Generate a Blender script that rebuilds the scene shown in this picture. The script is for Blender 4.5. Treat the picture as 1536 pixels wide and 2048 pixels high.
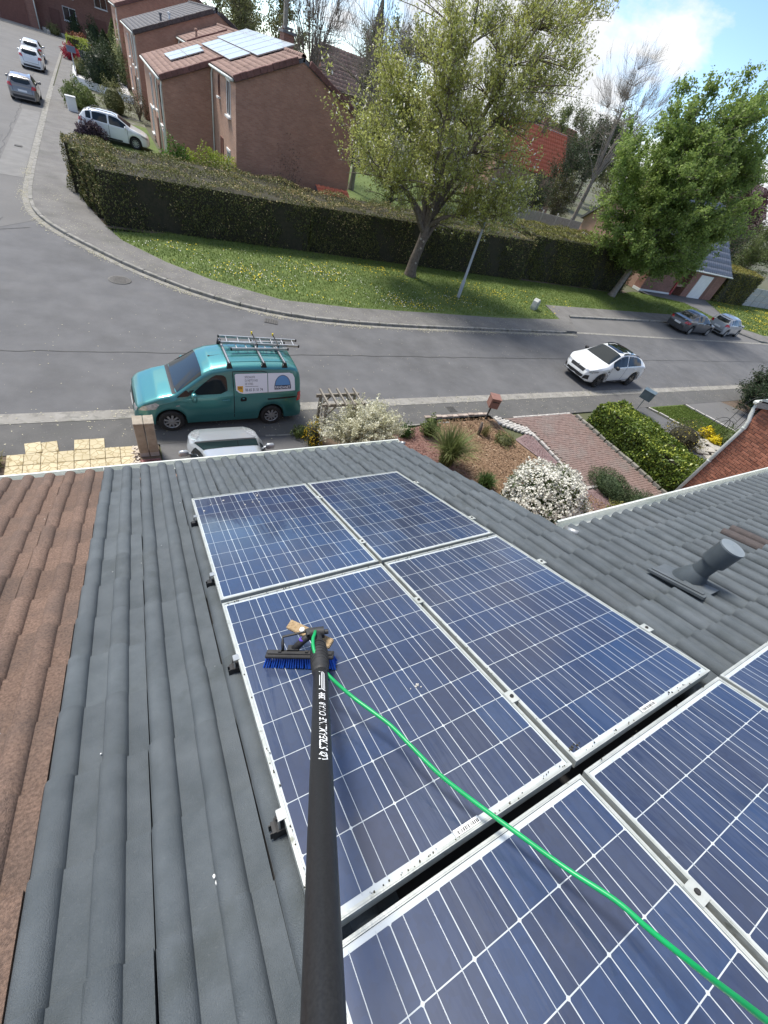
import bpy, bmesh, math, random
import numpy as np
from mathutils import Vector, Matrix
from mathutils.bvhtree import BVHTree
random.seed(7); rng = np.random.default_rng(7)
S = bpy.context.scene
COL = S.collection
for o in list(bpy.data.objects): bpy.data.objects.remove(o)
# ------------------------------------------------------------ camera (metres; x along the street, y away from the house, z up)
cd = bpy.data.cameras.new('camera'); cam = bpy.data.objects.new('camera', cd); COL.objects.link(cam)
cd.sensor_fit = 'HORIZONTAL'; cd.sensor_width = 36; cd.lens = 18.884; cd.clip_start = .05; cd.clip_end = 2000
CZ = 7.3
rt, up, fw = Vector((.87455,-.41889,.2443)), Vector((.16246,.72777,.66631)), Vector((.45691,.54303,-.70452))
M = Matrix((rt, up, -fw)).transposed().to_4x4(); M.translation = Vector((0,0,CZ)); cam.matrix_world = M
S.camera = cam
# ------------------------------------------------------------ sun, sky, exposure
SUN = Vector((-.20,.50,.82)).normalized()
w = bpy.data.worlds.new('World'); S.world = w; w.use_nodes = True
nt = w.node_tree; nt.nodes.clear()
def N(t, kind, **kw):
    n = t.nodes.new(kind)
    for k, v in kw.items():
        if k in n.inputs: n.inputs[k].default_value = v
        else: setattr(n, k, v)
    return n
sky = N(nt, 'ShaderNodeTexSky', sky_type='NISHITA', sun_disc=False, sun_elevation=math.asin(SUN.z), sun_rotation=math.atan2(SUN.x, SUN.y), air_density=.85, dust_density=.15, ozone_density=2.5, altitude=1800)
tc = N(nt, 'ShaderNodeTexCoord')
# cumulus: noise over the direction, flattened so that clouds spread near the horizon
mp = N(nt, 'ShaderNodeMapping'); mp.inputs['Scale'].default_value = (1,1,2.0); mp.inputs['Location'].default_value = (2.3,1.5,.7)
nz = N(nt, 'ShaderNodeTexNoise', Scale=2.3, Detail=9.0, Roughness=.56)
rp = N(nt, 'ShaderNodeValToRGB'); rp.color_ramp.elements[0].position = .51; rp.color_ramp.elements[1].position = .57
nz2 = N(nt, 'ShaderNodeTexNoise', Scale=4.0, Detail=6.0, Roughness=.6)
rp2 = N(nt, 'ShaderNodeValToRGB'); e = rp2.color_ramp.elements
e[0].position = .3; e[0].color = (3.2,3.32,3.5,1); e[1].position = .62; e[1].color = (4.35,4.38,4.42,1)
mx = N(nt, 'ShaderNodeMix', data_type='RGBA')
bg = N(nt, 'ShaderNodeBackground', Strength=.15); ow = N(nt, 'ShaderNodeOutputWorld')
L = nt.links.new
L(tc.outputs['Generated'], mp.inputs['Vector']); L(mp.outputs[0], nz.inputs['Vector']); L(mp.outputs[0], nz2.inputs['Vector'])
sep = N(nt,'ShaderNodeSeparateXYZ'); L(tc.outputs['Generated'], sep.inputs[0])
low = N(nt,'ShaderNodeMapRange'); low.inputs[1].default_value = .0; low.inputs[2].default_value = .20; low.inputs[3].default_value = .09; low.inputs[4].default_value = 0   # more cloud towards the horizon
L(sep.outputs[2], low.inputs[0]); ad = N(nt,'ShaderNodeMath',operation='ADD'); L(nz.outputs['Fac'], ad.inputs[0]); L(low.outputs[0], ad.inputs[1]); L(ad.outputs[0], rp.inputs['Fac']); L(nz2.outputs['Fac'], rp2.inputs['Fac'])
L(rp.outputs['Color'], mx.inputs['Factor']); L(sky.outputs[0], mx.inputs['A']); L(rp2.outputs['Color'], mx.inputs['B'])
L(mx.outputs['Result'], bg.inputs['Color']); L(bg.outputs[0], ow.inputs['Surface'])
ld = bpy.data.lights.new('sun', 'SUN'); ld.energy = 3.2; ld.angle = math.radians(15); ld.color = (1,.94,.85)
sun = bpy.data.objects.new('sun', ld); COL.objects.link(sun); sun.rotation_euler = SUN.to_track_quat('Z','Y').to_euler(); sun.location = (0,0,60)
S.view_settings.view_transform = 'Standard'; S.view_settings.look = 'None'; S.view_settings.gamma = 1
S.view_settings.exposure = .80; S.view_settings.use_curve_mapping = False
S.render.engine = 'CYCLES'
# ------------------------------------------------------------ materials
MATS = {}
def rgb(c): return (c[0], c[1], c[2], 1)
def mat(name, c1, c2=None, scale=5, rough=.7, metal=0, bump=0, bscale=None, coat=0, detail=5, spec=.5, lo=.35, hi=.65, extra=None, rnd=0, coord='pos', trans=0, aniso=None):
    """procedural material: two colours mixed by noise, fine relief, optional random tone per object or per face ('v')"""
    m = bpy.data.materials.new(name); m.use_nodes = True; t = m.node_tree; b = t.nodes['Principled BSDF']
    b.inputs['Roughness'].default_value = rough; b.inputs['Metallic'].default_value = metal
    b.inputs['Coat Weight'].default_value = coat; b.inputs['Coat Roughness'].default_value = .04
    b.inputs['Specular IOR Level'].default_value = spec; b.inputs['Base Color'].default_value = rgb(c1)
    lk = t.links.new
    if coord == 'pos': g = t.nodes.new('ShaderNodeNewGeometry').outputs['Position']
    else: g = t.nodes.new('ShaderNodeTexCoord').outputs['Object']
    if aniso:
        mpn = t.nodes.new('ShaderNodeMapping'); mpn.inputs['Scale'].default_value = aniso; lk(g, mpn.inputs['Vector']); g = mpn.outputs[0]
    col = None
    if c2 is not None:
        n = N(t, 'ShaderNodeTexNoise', Scale=scale, Detail=detail, Roughness=.6); lk(g, n.inputs['Vector'])
        r = t.nodes.new('ShaderNodeMapRange'); r.inputs[1].default_value = lo; r.inputs[2].default_value = hi; lk(n.outputs['Fac'], r.inputs[0])
        x = N(t, 'ShaderNodeMix', data_type='RGBA'); x.inputs['A'].default_value = rgb(c1); x.inputs['B'].default_value = rgb(c2)
        lk(r.outputs[0], x.inputs['Factor']); col = x.outputs['Result']
    for ex in (extra or []):   # (colour, scale, lo, hi, amount)
        n = N(t, 'ShaderNodeTexNoise', Scale=ex[1], Detail=4, Roughness=.65); lk(g, n.inputs['Vector'])
        r = t.nodes.new('ShaderNodeMapRange'); r.inputs[1].default_value = ex[2]; r.inputs[2].default_value = ex[3]; r.inputs[4].default_value = ex[4]; lk(n.outputs['Fac'], r.inputs[0])
        x = N(t, 'ShaderNodeMix', data_type='RGBA'); x.inputs['A'].default_value = rgb(c1); x.inputs['B'].default_value = rgb(ex[0])
        if col is not None: lk(col, x.inputs['A'])
        lk(r.outputs[0], x.inputs['Factor']); col = x.outputs['Result']
    if rnd:
        oi = t.nodes.new('ShaderNodeObjectInfo')
        r = t.nodes.new('ShaderNodeMapRange'); r.inputs[3].default_value = 1-rnd; r.inputs[4].default_value = 1+rnd; lk(oi.outputs['Random'], r.inputs[0])
        h = t.nodes.new('ShaderNodeHueSaturation'); lk(r.outputs[0], h.inputs['Value']); h.inputs['Color'].default_value = rgb(c1)
        if col is not None: lk(col, h.inputs['Color'])
        col = h.outputs['Color']
    if col is not None: lk(col, b.inputs['Base Color'])
    if bump:
        n = N(t, 'ShaderNodeTexNoise', Scale=bscale or scale*4, Detail=3, Roughness=.6); lk(g, n.inputs['Vector'])
        bm = N(t, 'ShaderNodeBump', Strength=min(1, bump), Distance=.01*max(1, bump)); lk(n.outputs['Fac'], bm.inputs['Height']); lk(bm.outputs[0], b.inputs['Normal'])
    MATS[name] = m
    return m
def leafmat(name, c1, c2, c3=None, translucent=.35, rough=.55):
    """leaf colour picked per leaf by the mesh attribute v"""
    m = bpy.data.materials.new(name); m.use_nodes = True; t = m.node_tree; b = t.nodes['Principled BSDF']; out = t.nodes['Material Output']
    a = t.nodes.new('ShaderNodeAttribute'); a.attribute_name = 'v'
    r = t.nodes.new('ShaderNodeValToRGB'); e = r.color_ramp.elements
    e[0].color = rgb(c1); e[1].color = rgb(c2)
    if c3: q = e.new(.93); q.color = rgb(c2); e[-1].color = rgb(c3); 
    t.links.new(a.outputs['Fac'], r.inputs['Fac']); t.links.new(r.outputs[0], b.inputs['Base Color'])
    b.inputs['Roughness'].default_value = rough; b.inputs['Specular IOR Level'].default_value = .3
    tr = t.nodes.new('ShaderNodeBsdfTranslucent'); t.links.new(r.outputs[0], tr.inputs['Color'])
    mxs = t.nodes.new('ShaderNodeMixShader'); mxs.inputs[0].default_value = translucent
    t.links.new(b.outputs[0], mxs.inputs[1]); t.links.new(tr.outputs[0], mxs.inputs[2]); t.links.new(mxs.outputs[0], out.inputs['Surface'])
    MATS[name] = m; return m
# ------------------------------------------------------------ objects
def tag(o, label=None, cat=None, group=None, kind=None):
    if label: o['label'] = label
    if cat: o['category'] = cat
    if group: o['group'] = group
    if kind: o['kind'] = kind
    return o
def empty(name, loc=(0,0,0), rz=0, label=None, cat=None, group=None):
    o = bpy.data.objects.new(name, None); COL.objects.link(o); o.location = loc; o.rotation_euler = (0,0,rz); o.empty_display_size = .2
    return tag(o, label, cat, group)
def link(name, me, parent=None, loc=None, rot=None):
    o = bpy.data.objects.new(name, me); COL.objects.link(o)
    if parent: o.parent = parent
    if loc is not None: o.location = loc
    if rot is not None: o.rotation_euler = rot
    return o
def copy_tree(o, parent=None):
    c = o.copy(); COL.objects.link(c); c.parent = parent
    for ch in list(o.children): copy_tree(ch, c)
    return c
class MB:
    def __init__(s): s.v=[]; s.f=[]; s.m=[]; s.mi=0
    def add(s, vs, fs):
        k=len(s.v); s.v+=[tuple(p) for p in vs]; s.f+=[tuple(i+k for i in f) for f in fs]; s.m+=[s.mi]*len(fs)
    def box(s, c, d, rot=None, bev=0):
        x,y,z=[a/2 for a in d]
        if bev:
            b=bev; vs=[]
            bm=bmesh.new(); bmesh.ops.create_cube(bm,size=1); bmesh.ops.scale(bm,vec=d,verts=bm.verts)
            bmesh.ops.bevel(bm,geom=bm.edges[:],offset=b,segments=1,affect='EDGES',profile=.5)
            bm.verts.index_update(); vs=[v.co.copy() for v in bm.verts]; fs=[[v.index for v in f.verts] for f in bm.faces]; bm.free()
        else:
            vs=[Vector((sx*x,sy*y,sz*z)) for sz in (-1,1) for sy in (-1,1) for sx in (-1,1)]
            fs=[(0,2,3,1),(4,5,7,6),(0,1,5,4),(2,6,7,3),(0,4,6,2),(1,3,7,5)]
        if rot is not None: vs=[rot@v for v in vs]
        s.add([v+Vector(c) for v in vs],fs); return s
    def bar(s, a, b, w, h=None, up=(0,0,1)):
        a=Vector(a);b=Vector(b);d=b-a;L=d.length;z=d.normalized();x=Vector(up).cross(z)
        if x.length<1e-4: x=Vector((1,0,0)).cross(z)
        x.normalize();y=z.cross(x);R=Matrix((x,y,z)).transposed()
        return s.box((a+b)/2,(w,h or w,L),R)
    def tube(s, pts, r, n=8, cap=True):
        pts=[Vector(p) for p in pts]; rs=r if isinstance(r,(list,tuple,np.ndarray)) else [r]*len(pts)
        vs=[];ref=None
        for i,p in enumerate(pts):
            t=(pts[min(i+1,len(pts)-1)]-pts[max(i-1,0)]).normalized()
            if ref is None: ref=Vector((0,0,1)) if abs(t.z)<.9 else Vector((1,0,0))
            x=ref.cross(t)
            if x.length<1e-5: x=Vector((0,1,0)).cross(t)
            x.normalize();y=t.cross(x);ref=y.cross(t)*-1 if False else ref
            vs+=[p+(x*math.cos(2*math.pi*k/n)+y*math.sin(2*math.pi*k/n))*rs[i] for k in range(n)]
        fs=[(i*n+k,i*n+(k+1)%n,(i+1)*n+(k+1)%n,(i+1)*n+k) for i in range(len(pts)-1) for k in range(n)]
        if cap: fs+=[tuple(range(n))[::-1],tuple(range((len(pts)-1)*n,len(pts)*n))]
        s.add(vs,fs); return s
    def lathe(s, prof, n=16, axis='z', c=(0,0,0), a0=0, a1=2*math.pi):
        full=abs(a1-a0-2*math.pi)<1e-6; k=n if full else n+1; vs=[]
        for r,h in prof:
            for i in range(k):
                a=a0+(a1-a0)*i/n; p=(r*math.cos(a),r*math.sin(a),h)
                if axis=='y': p=(p[0],p[2],p[1])
                elif axis=='x': p=(p[2],p[0],p[1])
                vs.append(Vector(p)+Vector(c))
        fs=[(j*k+i,j*k+(i+1)%k,(j+1)*k+(i+1)%k,(j+1)*k+i) for j in range(len(prof)-1) for i in range(n)]
        s.add(vs,fs); return s
    def prism(s, poly, z0, z1, T=None):
        n=len(poly); vs=[Vector((x,y,z0)) for x,y in poly]+[Vector((x,y,z1)) for x,y in poly]
        if T is not None: vs=[T@v for v in vs]
        s.add(vs,[tuple(range(n))[::-1],tuple(range(n,2*n))]+[(i,(i+1)%n,n+(i+1)%n,n+i) for i in range(n)]); return s
    def mesh(s, name, mats, smooth=False, fix=True):
        me=bpy.data.meshes.new(name); me.from_pydata(s.v,[],s.f)
        for m in (mats if isinstance(mats,(list,tuple)) else [mats]): me.materials.append(m)
        me.polygons.foreach_set('material_index',s.m)
        if fix:
            bm=bmesh.new(); bm.from_mesh(me); bmesh.ops.recalc_face_normals(bm,faces=bm.faces[:]); bm.to_mesh(me); bm.free()
        if smooth: me.polygons.foreach_set('use_smooth',[True]*len(me.polygons))
        me.update(); return me
    def build(s, name, mats, parent=None, smooth=False, loc=None, rot=None, fix=True):
        return link(name, s.mesh(name, mats, smooth, fix), parent, loc, rot)
def autosmooth(me, ang=35):
    """smooth faces, sharp edges above an angle"""
    me.polygons.foreach_set('use_smooth',[True]*len(me.polygons))
    try: me.set_sharp_from_angle(angle=math.radians(ang))
    except Exception: pass
def np_mesh(name, V, F, mats, attr=None, midx=None, smooth=False):
    """V (n,3), F (m,k) all faces of k corners"""
    me=bpy.data.meshes.new(name); V=np.asarray(V,np.float32); F=np.asarray(F,np.int32); m,k=F.shape
    me.vertices.add(len(V)); me.vertices.foreach_set('co',V.ravel()); me.loops.add(m*k); me.loops.foreach_set('vertex_index',F.ravel())
    me.polygons.add(m); me.polygons.foreach_set('loop_start',np.arange(0,m*k,k,dtype=np.int32))
    for mm in (mats if isinstance(mats,(list,tuple)) else [mats]): me.materials.append(mm)
    if midx is not None: me.polygons.foreach_set('material_index',np.asarray(midx,np.int32))
    if smooth: me.polygons.foreach_set('use_smooth',np.ones(m,bool))
    if attr is not None:
        a=me.attributes.new('v','FLOAT','POINT'); a.data.foreach_set('value',np.asarray(attr,np.float32))
    me.update(calc_edges=True); return me
# ------------------------------------------------------------ the palette
GREY_TILE = mat('grey painted concrete tile', (.070,.085,.095), (.098,.115,.127), 7, .66, bump=.6, bscale=330, extra=[((.050,.060,.058),3.2,.55,.72,.6),((.15,.165,.175),1.7,.58,.8,.4),((.145,.16,.165),170,.60,.70,.45),((.045,.052,.058),130,.62,.72,.4)], rnd=.10)
BROWN_TILE = mat('brown weathered concrete tile', (.118,.076,.057), (.255,.168,.125), 105, .88, bump=.9, bscale=260, extra=[((.080,.064,.056),2.6,.45,.7,.6),((.40,.31,.26),190,.63,.72,.6)], rnd=.12)
WHITE_ALU = mat('anodised aluminium frame', (.49,.51,.485), (.38,.405,.38), 14, .42, metal=.25, bump=.15, bscale=60, extra=[((.16,.17,.13),22,.62,.74,.8)])
DARK = mat('dark void', (.012,.012,.013), (.03,.03,.03), 8, .8)
WHITE_PLASTIC = mat('white plastic', (.70,.72,.68), (.56,.60,.55), 3, .4, extra=[((.25,.27,.20),12,.6,.8,.5)])
STEEL = mat('galvanised steel', (.48,.49,.48), (.34,.35,.35), 20, .4, metal=.7)
BLACK_RUBBER = mat('black rubber', (.016,.016,.017), (.03,.03,.03), 30, .6)
ASPHALT = mat('road asphalt', (.096,.097,.101), (.122,.123,.127), 1.1, .86, bump=.5, bscale=90, extra=[((.15,.148,.143),34,.55,.75,.55),((.06,.06,.06),.33,.5,.72,.5),((.155,.15,.145),.22,.55,.75,.5)])
ASPHALT_OLD = mat('old pale asphalt', (.125,.123,.12), (.155,.152,.148), .8, .88, bump=.5, bscale=70, extra=[((.20,.198,.19),40,.55,.75,.5),((.09,.09,.09),.4,.5,.7,.5)])
PAVE = mat('pavement tarmac', (.088,.087,.085), (.118,.116,.112), 1.6, .9, bump=.6, bscale=80, extra=[((.21,.205,.19),26,.6,.72,.6),((.065,.068,.06),.8,.52,.7,.6)])
PAVE_FAR = mat('speckled pavement', (.13,.125,.12), (.17,.165,.155), 1.3, .9, bump=.6, bscale=60, extra=[((.29,.275,.25),22,.58,.70,.7),((.09,.09,.08),.7,.52,.7,.6)])
CONCRETE = mat('weathered concrete', (.27,.26,.235), (.36,.345,.31), 4, .88, bump=.5, bscale=60, extra=[((.14,.145,.11),7,.55,.72,.7)])
KERB = mat('kerb concrete', (.20,.195,.18), (.29,.28,.255), 5, .9, bump=.5, bscale=60, extra=[((.10,.105,.075),4,.5,.7,.75)])
LAWN = mat('lawn', (.080,.125,.026), (.12,.165,.04), 1.5, .95, bump=1, bscale=50, extra=[((.12,.13,.05),3.5,.55,.75,.55),((.038,.062,.018),.6,.5,.7,.5)])
MULCH = mat('bark mulch', (.14,.085,.05), (.25,.165,.10), 24, .95, bump=1, bscale=40)
SOIL = mat('bare soil', (.10,.075,.055), (.15,.11,.08), 5, .95, bump=1, bscale=30)
RED_GRAVEL = mat('red gravel', (.20,.09,.085), (.33,.18,.17), 45, .9, bump=1, bscale=60)
PURPLE_GRAVEL = mat('purple gravel', (.17,.115,.115), (.26,.19,.185), 35, .9, bump=1, bscale=50)
YELLOW_STONE = mat('yellow paving stone', (.47,.40,.25), (.55,.48,.32), 5, .8, bump=.4, bscale=30, rnd=.07, extra=[((.40,.33,.19),9,.56,.7,.7)])
def cracks(m, scale, dark):
    t=m.node_tree; b=t.nodes['Principled BSDF']; src=b.inputs['Base Color'].links[0].from_socket; g=t.nodes.new('ShaderNodeNewGeometry')
    v=N(t,'ShaderNodeTexVoronoi',Scale=scale,feature='DISTANCE_TO_EDGE'); t.links.new(g.outputs['Position'],v.inputs['Vector'])
    r=t.nodes.new('ShaderNodeMapRange'); r.inputs[1].default_value=.015; r.inputs[2].default_value=.07; t.links.new(v.outputs['Distance'],r.inputs[0])
    x=N(t,'ShaderNodeMix',data_type='RGBA'); x.inputs['A'].default_value=rgb(dark); t.links.new(src,x.inputs['B']); t.links.new(r.outputs[0],x.inputs['Factor']); t.links.new(x.outputs['Result'],b.inputs['Base Color'])
cracks(YELLOW_STONE, 7.0, (.30,.235,.12))
PAVER = mat('red block paver', (.165,.112,.098), (.235,.165,.145), 8, .88, bump=.4, bscale=60, extra=[((.20,.18,.165),1.1,.45,.7,.65),((.11,.10,.085),2.3,.55,.75,.5)])
BRICK = mat('orange red brick', (.33,.125,.075), (.40,.17,.105), 6, .85, bump=.5, bscale=60, rnd=.28, extra=[((.20,.085,.06),1.7,.52,.7,.5)])
MORTAR = mat('mortar', (.24,.165,.13), (.17,.115,.09), 8, .95, bump=.4, bscale=60)
def brickwall(name, c1, c2, mortar, scale=1, rotz=0):
    """far brickwork: courses as fine colour and relief, laid along the wall's own direction"""
    m = bpy.data.materials.new(name); m.use_nodes = True; t = m.node_tree; b = t.nodes['Principled BSDF']; lk = t.links.new
    g = t.nodes.new('ShaderNodeNewGeometry'); sp = t.nodes.new('ShaderNodeSeparateXYZ'); lk(g.outputs['Position'], sp.inputs[0])
    ad = t.nodes.new('ShaderNodeMath'); ad.operation='ADD'; lk(sp.outputs[0], ad.inputs[0]); lk(sp.outputs[1], ad.inputs[1])
    cb = t.nodes.new('ShaderNodeCombineXYZ'); lk(ad.outputs[0], cb.inputs[0]); lk(sp.outputs[2], cb.inputs[1])
    br = t.nodes.new('ShaderNodeTexBrick'); lk(cb.outputs[0], br.inputs['Vector'])
    br.inputs['Scale'].default_value = 1; br.inputs['Brick Width'].default_value=.225; br.inputs['Row Height'].default_value=.078; br.inputs['Mortar Size'].default_value=.006
    br.inputs['Color1'].default_value=rgb(c1); br.inputs['Color2'].default_value=rgb(c2); br.inputs['Mortar'].default_value=rgb(mortar); br.inputs['Bias'].default_value=-.2
    n = N(t,'ShaderNodeTexNoise',Scale=.9,Detail=6,Roughness=.7); lk(g.outputs['Position'], n.inputs['Vector'])
    mx = N(t,'ShaderNodeMix',data_type='RGBA',blend_type='MULTIPLY'); mx.inputs['Factor'].default_value=.55
    r = t.nodes.new('ShaderNodeValToRGB'); r.color_ramp.elements[0].position=.3; r.color_ramp.elements[0].color=(.62,.6,.6,1); r.color_ramp.elements[1].position=.7; r.color_ramp.elements[1].color=(1.12,1.08,1.05,1)
    lk(n.outputs['Fac'], r.inputs[0]); lk(br.outputs['Color'], mx.inputs['A']); lk(r.outputs[0], mx.inputs['B']); lk(mx.outputs['Result'], b.inputs['Base Color'])
    bm = N(t,'ShaderNodeBump',Strength=.6,Distance=.012); lk(br.outputs['Fac'], bm.inputs['Height']); bm.invert=True; lk(bm.outputs[0], b.inputs['Normal'])
    b.inputs['Roughness'].default_value=.88; MATS[name]=m; return m
TERR_BRICK = brickwall('terrace brick', (.40,.21,.145), (.48,.27,.19), (.37,.27,.21))
PINK_LIT_BRICK = brickwall('pale pink and lit brick', (.40,.24,.18), (.46,.29,.21), (.42,.33,.27))  # on terrace fronts and the slate house gable its paleness is painted light
BROWN_BRICK = brickwall('brown brick', (.25,.12,.09), (.31,.16,.12), (.26,.19,.16))
FAR_TILE = mat('pink brown roof tile', (.27,.175,.14), (.35,.23,.19), 3, .85, bump=.5, bscale=20, extra=[((.14,.085,.07),1.2,.5,.7,.6)], rnd=.06)
DARK_TILE = mat('dark grey roof tile', (.10,.10,.11), (.15,.145,.15), 3, .75, bump=.5, bscale=20, rnd=.08)
RED_TILE = mat('bright red roof tile', (.58,.14,.075), (.66,.20,.11), 4, .7, rnd=.08)
SLATE = mat('blue grey roof tile', (.15,.165,.20), (.20,.215,.25), 5, .6, rnd=.08)
GLASS_DARK = mat('window glass', (.02,.024,.03), None, rough=.06, spec=.6)
CAR_GLASS = mat('car glass', (.014,.019,.021), None, rough=.03, spec=.5)
SHUTTER = mat('brown shutter', (.13,.05,.035), (.17,.07,.05), 6, .6)
WHITE_PAINT = mat('white paint', (.74,.75,.74), (.66,.67,.66), 3, .45)
RED_PAINT = mat('red paint', (.35,.02,.03), None, rough=.5)
WOOD_GREY = mat('weathered grey wood', (.18,.16,.13), (.28,.255,.21), 18, .85, bump=.4, bscale=50)
BARK = mat('bark', (.10,.08,.065), (.18,.15,.12), 9, .95, bump=1, bscale=30)
BARK_PALE = mat('pale bark', (.20,.175,.145), (.29,.26,.22), 7, .95, bump=1, bscale=30)
TWIG = mat('grey brown twigs', (.16,.135,.115), (.23,.20,.17), 4, .9)
LAMP_GREY = mat('grey lamp post paint', (.30,.34,.37), (.36,.40,.43), 2, .5)
# ------------------------------------------------------------ the own roof: coordinates u (along the eaves), v (down the slope), h (out of the roof)
TH = .4102; NRM = Vector((0,math.sin(TH),math.cos(TH))); EV = Vector((0,math.cos(TH),-math.sin(TH))); EX = Vector((1,0,0))
def plane(d):
    m = Matrix((EX, EV, NRM)).transposed().to_4x4(); m.translation = Vector((0,0,CZ)) - NRM*d; return m
TR, PR = plane(1.57), plane(1.4451)
def pinv(p): return Matrix.LocRotScale(p.location, p.rotation_euler, p.scale).inverted()
def wlink(o, parent):      # parent a child that keeps world coordinates
    o.parent = parent; o.matrix_parent_inverse = pinv(parent); return o
GAUGE, COVER, U0, VN = .312, .32, -.553, 4.72
def tile_mesh(name, m, seg=9):
    """double roman tile: two rolls, two pans, nose and side thickness; origin at the left of the nose, v runs down"""
    prof=[(.002,.004)]
    for c in (.046,.206):
        r,hh=.043,.034
        for i in range(seg):
            a=math.pi*(1-i/(seg-1)); prof.append((c+r*math.cos(a), .004+hh*math.sin(a)**.95))
        if c<.1: prof+= [(.105,.002),(.15,.002)]
    prof+= [(.262,.002),(.3175,.001)]
    n=len(prof); V=[];F=[]
    for v,lift in ((0,.024),(-.17,.012),(-.342,-.002)):
        for u,h in prof: V.append((u,v,h+lift))
    for j in range(2):
        for i in range(n-1): F.append((j*n+i,j*n+i+1,(j+1)*n+i+1,(j+1)*n+i))
    k=len(V)
    for u,h in prof: V.append((u,0,h+.004))        # nose
    for u,h in prof: V.append((u,0,h+.024))
    for i in range(n-1): F.append((k+i,k+i+1,k+n+i+1,k+n+i))
    for i,hh in ((n-1,-.022),(0,-.022)):                # side thickness, with vertices of its own
        k=len(V); P=[V[i],V[n+i],V[2*n+i]]; V+=P+[(p[0],p[1],p[2]+hh) for p in P]
        F+= [(k,k+1,k+4,k+3),(k+1,k+2,k+5,k+4)]
    me=bpy.data.meshes.new(name); me.from_pydata(V,[],F); me.materials.append(m)
    bm=bmesh.new(); bm.from_mesh(me); bmesh.ops.recalc_face_normals(bm,faces=bm.faces[:]); bm.to_mesh(me); bm.free()
    autosmooth(me,46); me.update(); return me
house = empty('grey_roof_house', (4,1,0), 0, 'house under the dark grey painted tile roof that carries the solar panels', 'house')
brown = empty('brown_roof_house', (-3,1,0), 0, 'adjoining house with the mossy brown unpainted tile roof at the left', 'house')
gt, bt = tile_mesh('roof_tile', GREY_TILE), tile_mesh('roof_tile', BROWN_TILE)
def put_tile(me, parent, k, j, flat=0):
    o=bpy.data.objects.new('roof_tile', me); COL.objects.link(o)
    u=U0+COVER*k+random.uniform(-.002,.002); v=VN-GAUGE*j+random.uniform(-.006,.006)
    m=TR@Matrix.Translation((u,v,random.uniform(-.0015,.0015)))@Matrix.Rotation(math.radians(random.gauss(0,.28)),4,'Z')@Matrix.Rotation(math.radians(random.gauss(0,.25)),4,'X')
    o.matrix_world=m; wlink(o,parent); return o
extra=[]
for k in range(0,30):
    for j in range(0,19):
        u=U0+COVER*k; v=VN-GAUGE*j
        if k>=11 and j<9: continue
        if .40<u<2.0 and v<3.38: continue                      # wholly under the panels
        if u>=2.0 and u+COVER<3.15 and v<.36: continue
        if k<=26 and j<=16:
            q=put_tile(gt,house,k,j)
            if (k,j)==(15,11): q.data=q.data.copy(); q.data.materials[0]=mat('bare brown tile',(.055,.046,.045),(.08,.065,.062),20,.8,bump=.6,bscale=150); q['label']='bare dark brown tile among the grey ones'
        else: extra.append((k,j))
for k in range(-6,0):
    for j in range(0,17): put_tile(bt,brown,k,j)
def tile_field(name, me, parent, cells):       # the tiles the camera hardly sees: one part
    V0=np.array([v.co for v in me.vertices]); F0=[tuple(p.vertices) for p in me.polygons]; V=[];F=[]
    for i,(k,j) in enumerate(cells):
        V.append(V0+np.array([U0+COVER*k,VN-GAUGE*j,0])); F+=[tuple(a+i*len(V0) for a in f) for f in F0]
    m2=bpy.data.meshes.new(name); m2.from_pydata(np.vstack(V).tolist(),[],F); m2.materials.append(me.materials[0]); autosmooth(m2,50)
    o=link(name,m2); o.matrix_world=TR; wlink(o,parent); o['kind']='stuff'; return o
tile_field('roof_tile', gt, house, extra+[(k,j) for k in range(0,30) for j in range(19,23)])
tile_field('roof_tile', bt, brown, [(k,j) for k in range(-6,0) for j in range(17,23)]+[(k,j) for k in range(-22,-6) for j in range(0,23)])
def roofpart(name, mb, m, parent, smooth=False):
    me=mb.mesh(name,m,smooth); o=link(name,me); o.matrix_world=TR; wlink(o,parent); return o
b=MB(); b.prism([(U0+.02,4.70),(2.95,4.70),(2.95,1.90),(9.2,1.90),(9.2,-2.6),(U0+.02,-2.6)],-.09,-.022); roofpart('roof_deck',b,DARK,house)
b=MB(); b.prism([(-7.5,4.70),(U0+.02,4.70),(U0+.02,-2.6),(-7.5,-2.6)],-.09,-.026); roofpart('roof_deck',b,DARK,brown)
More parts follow.
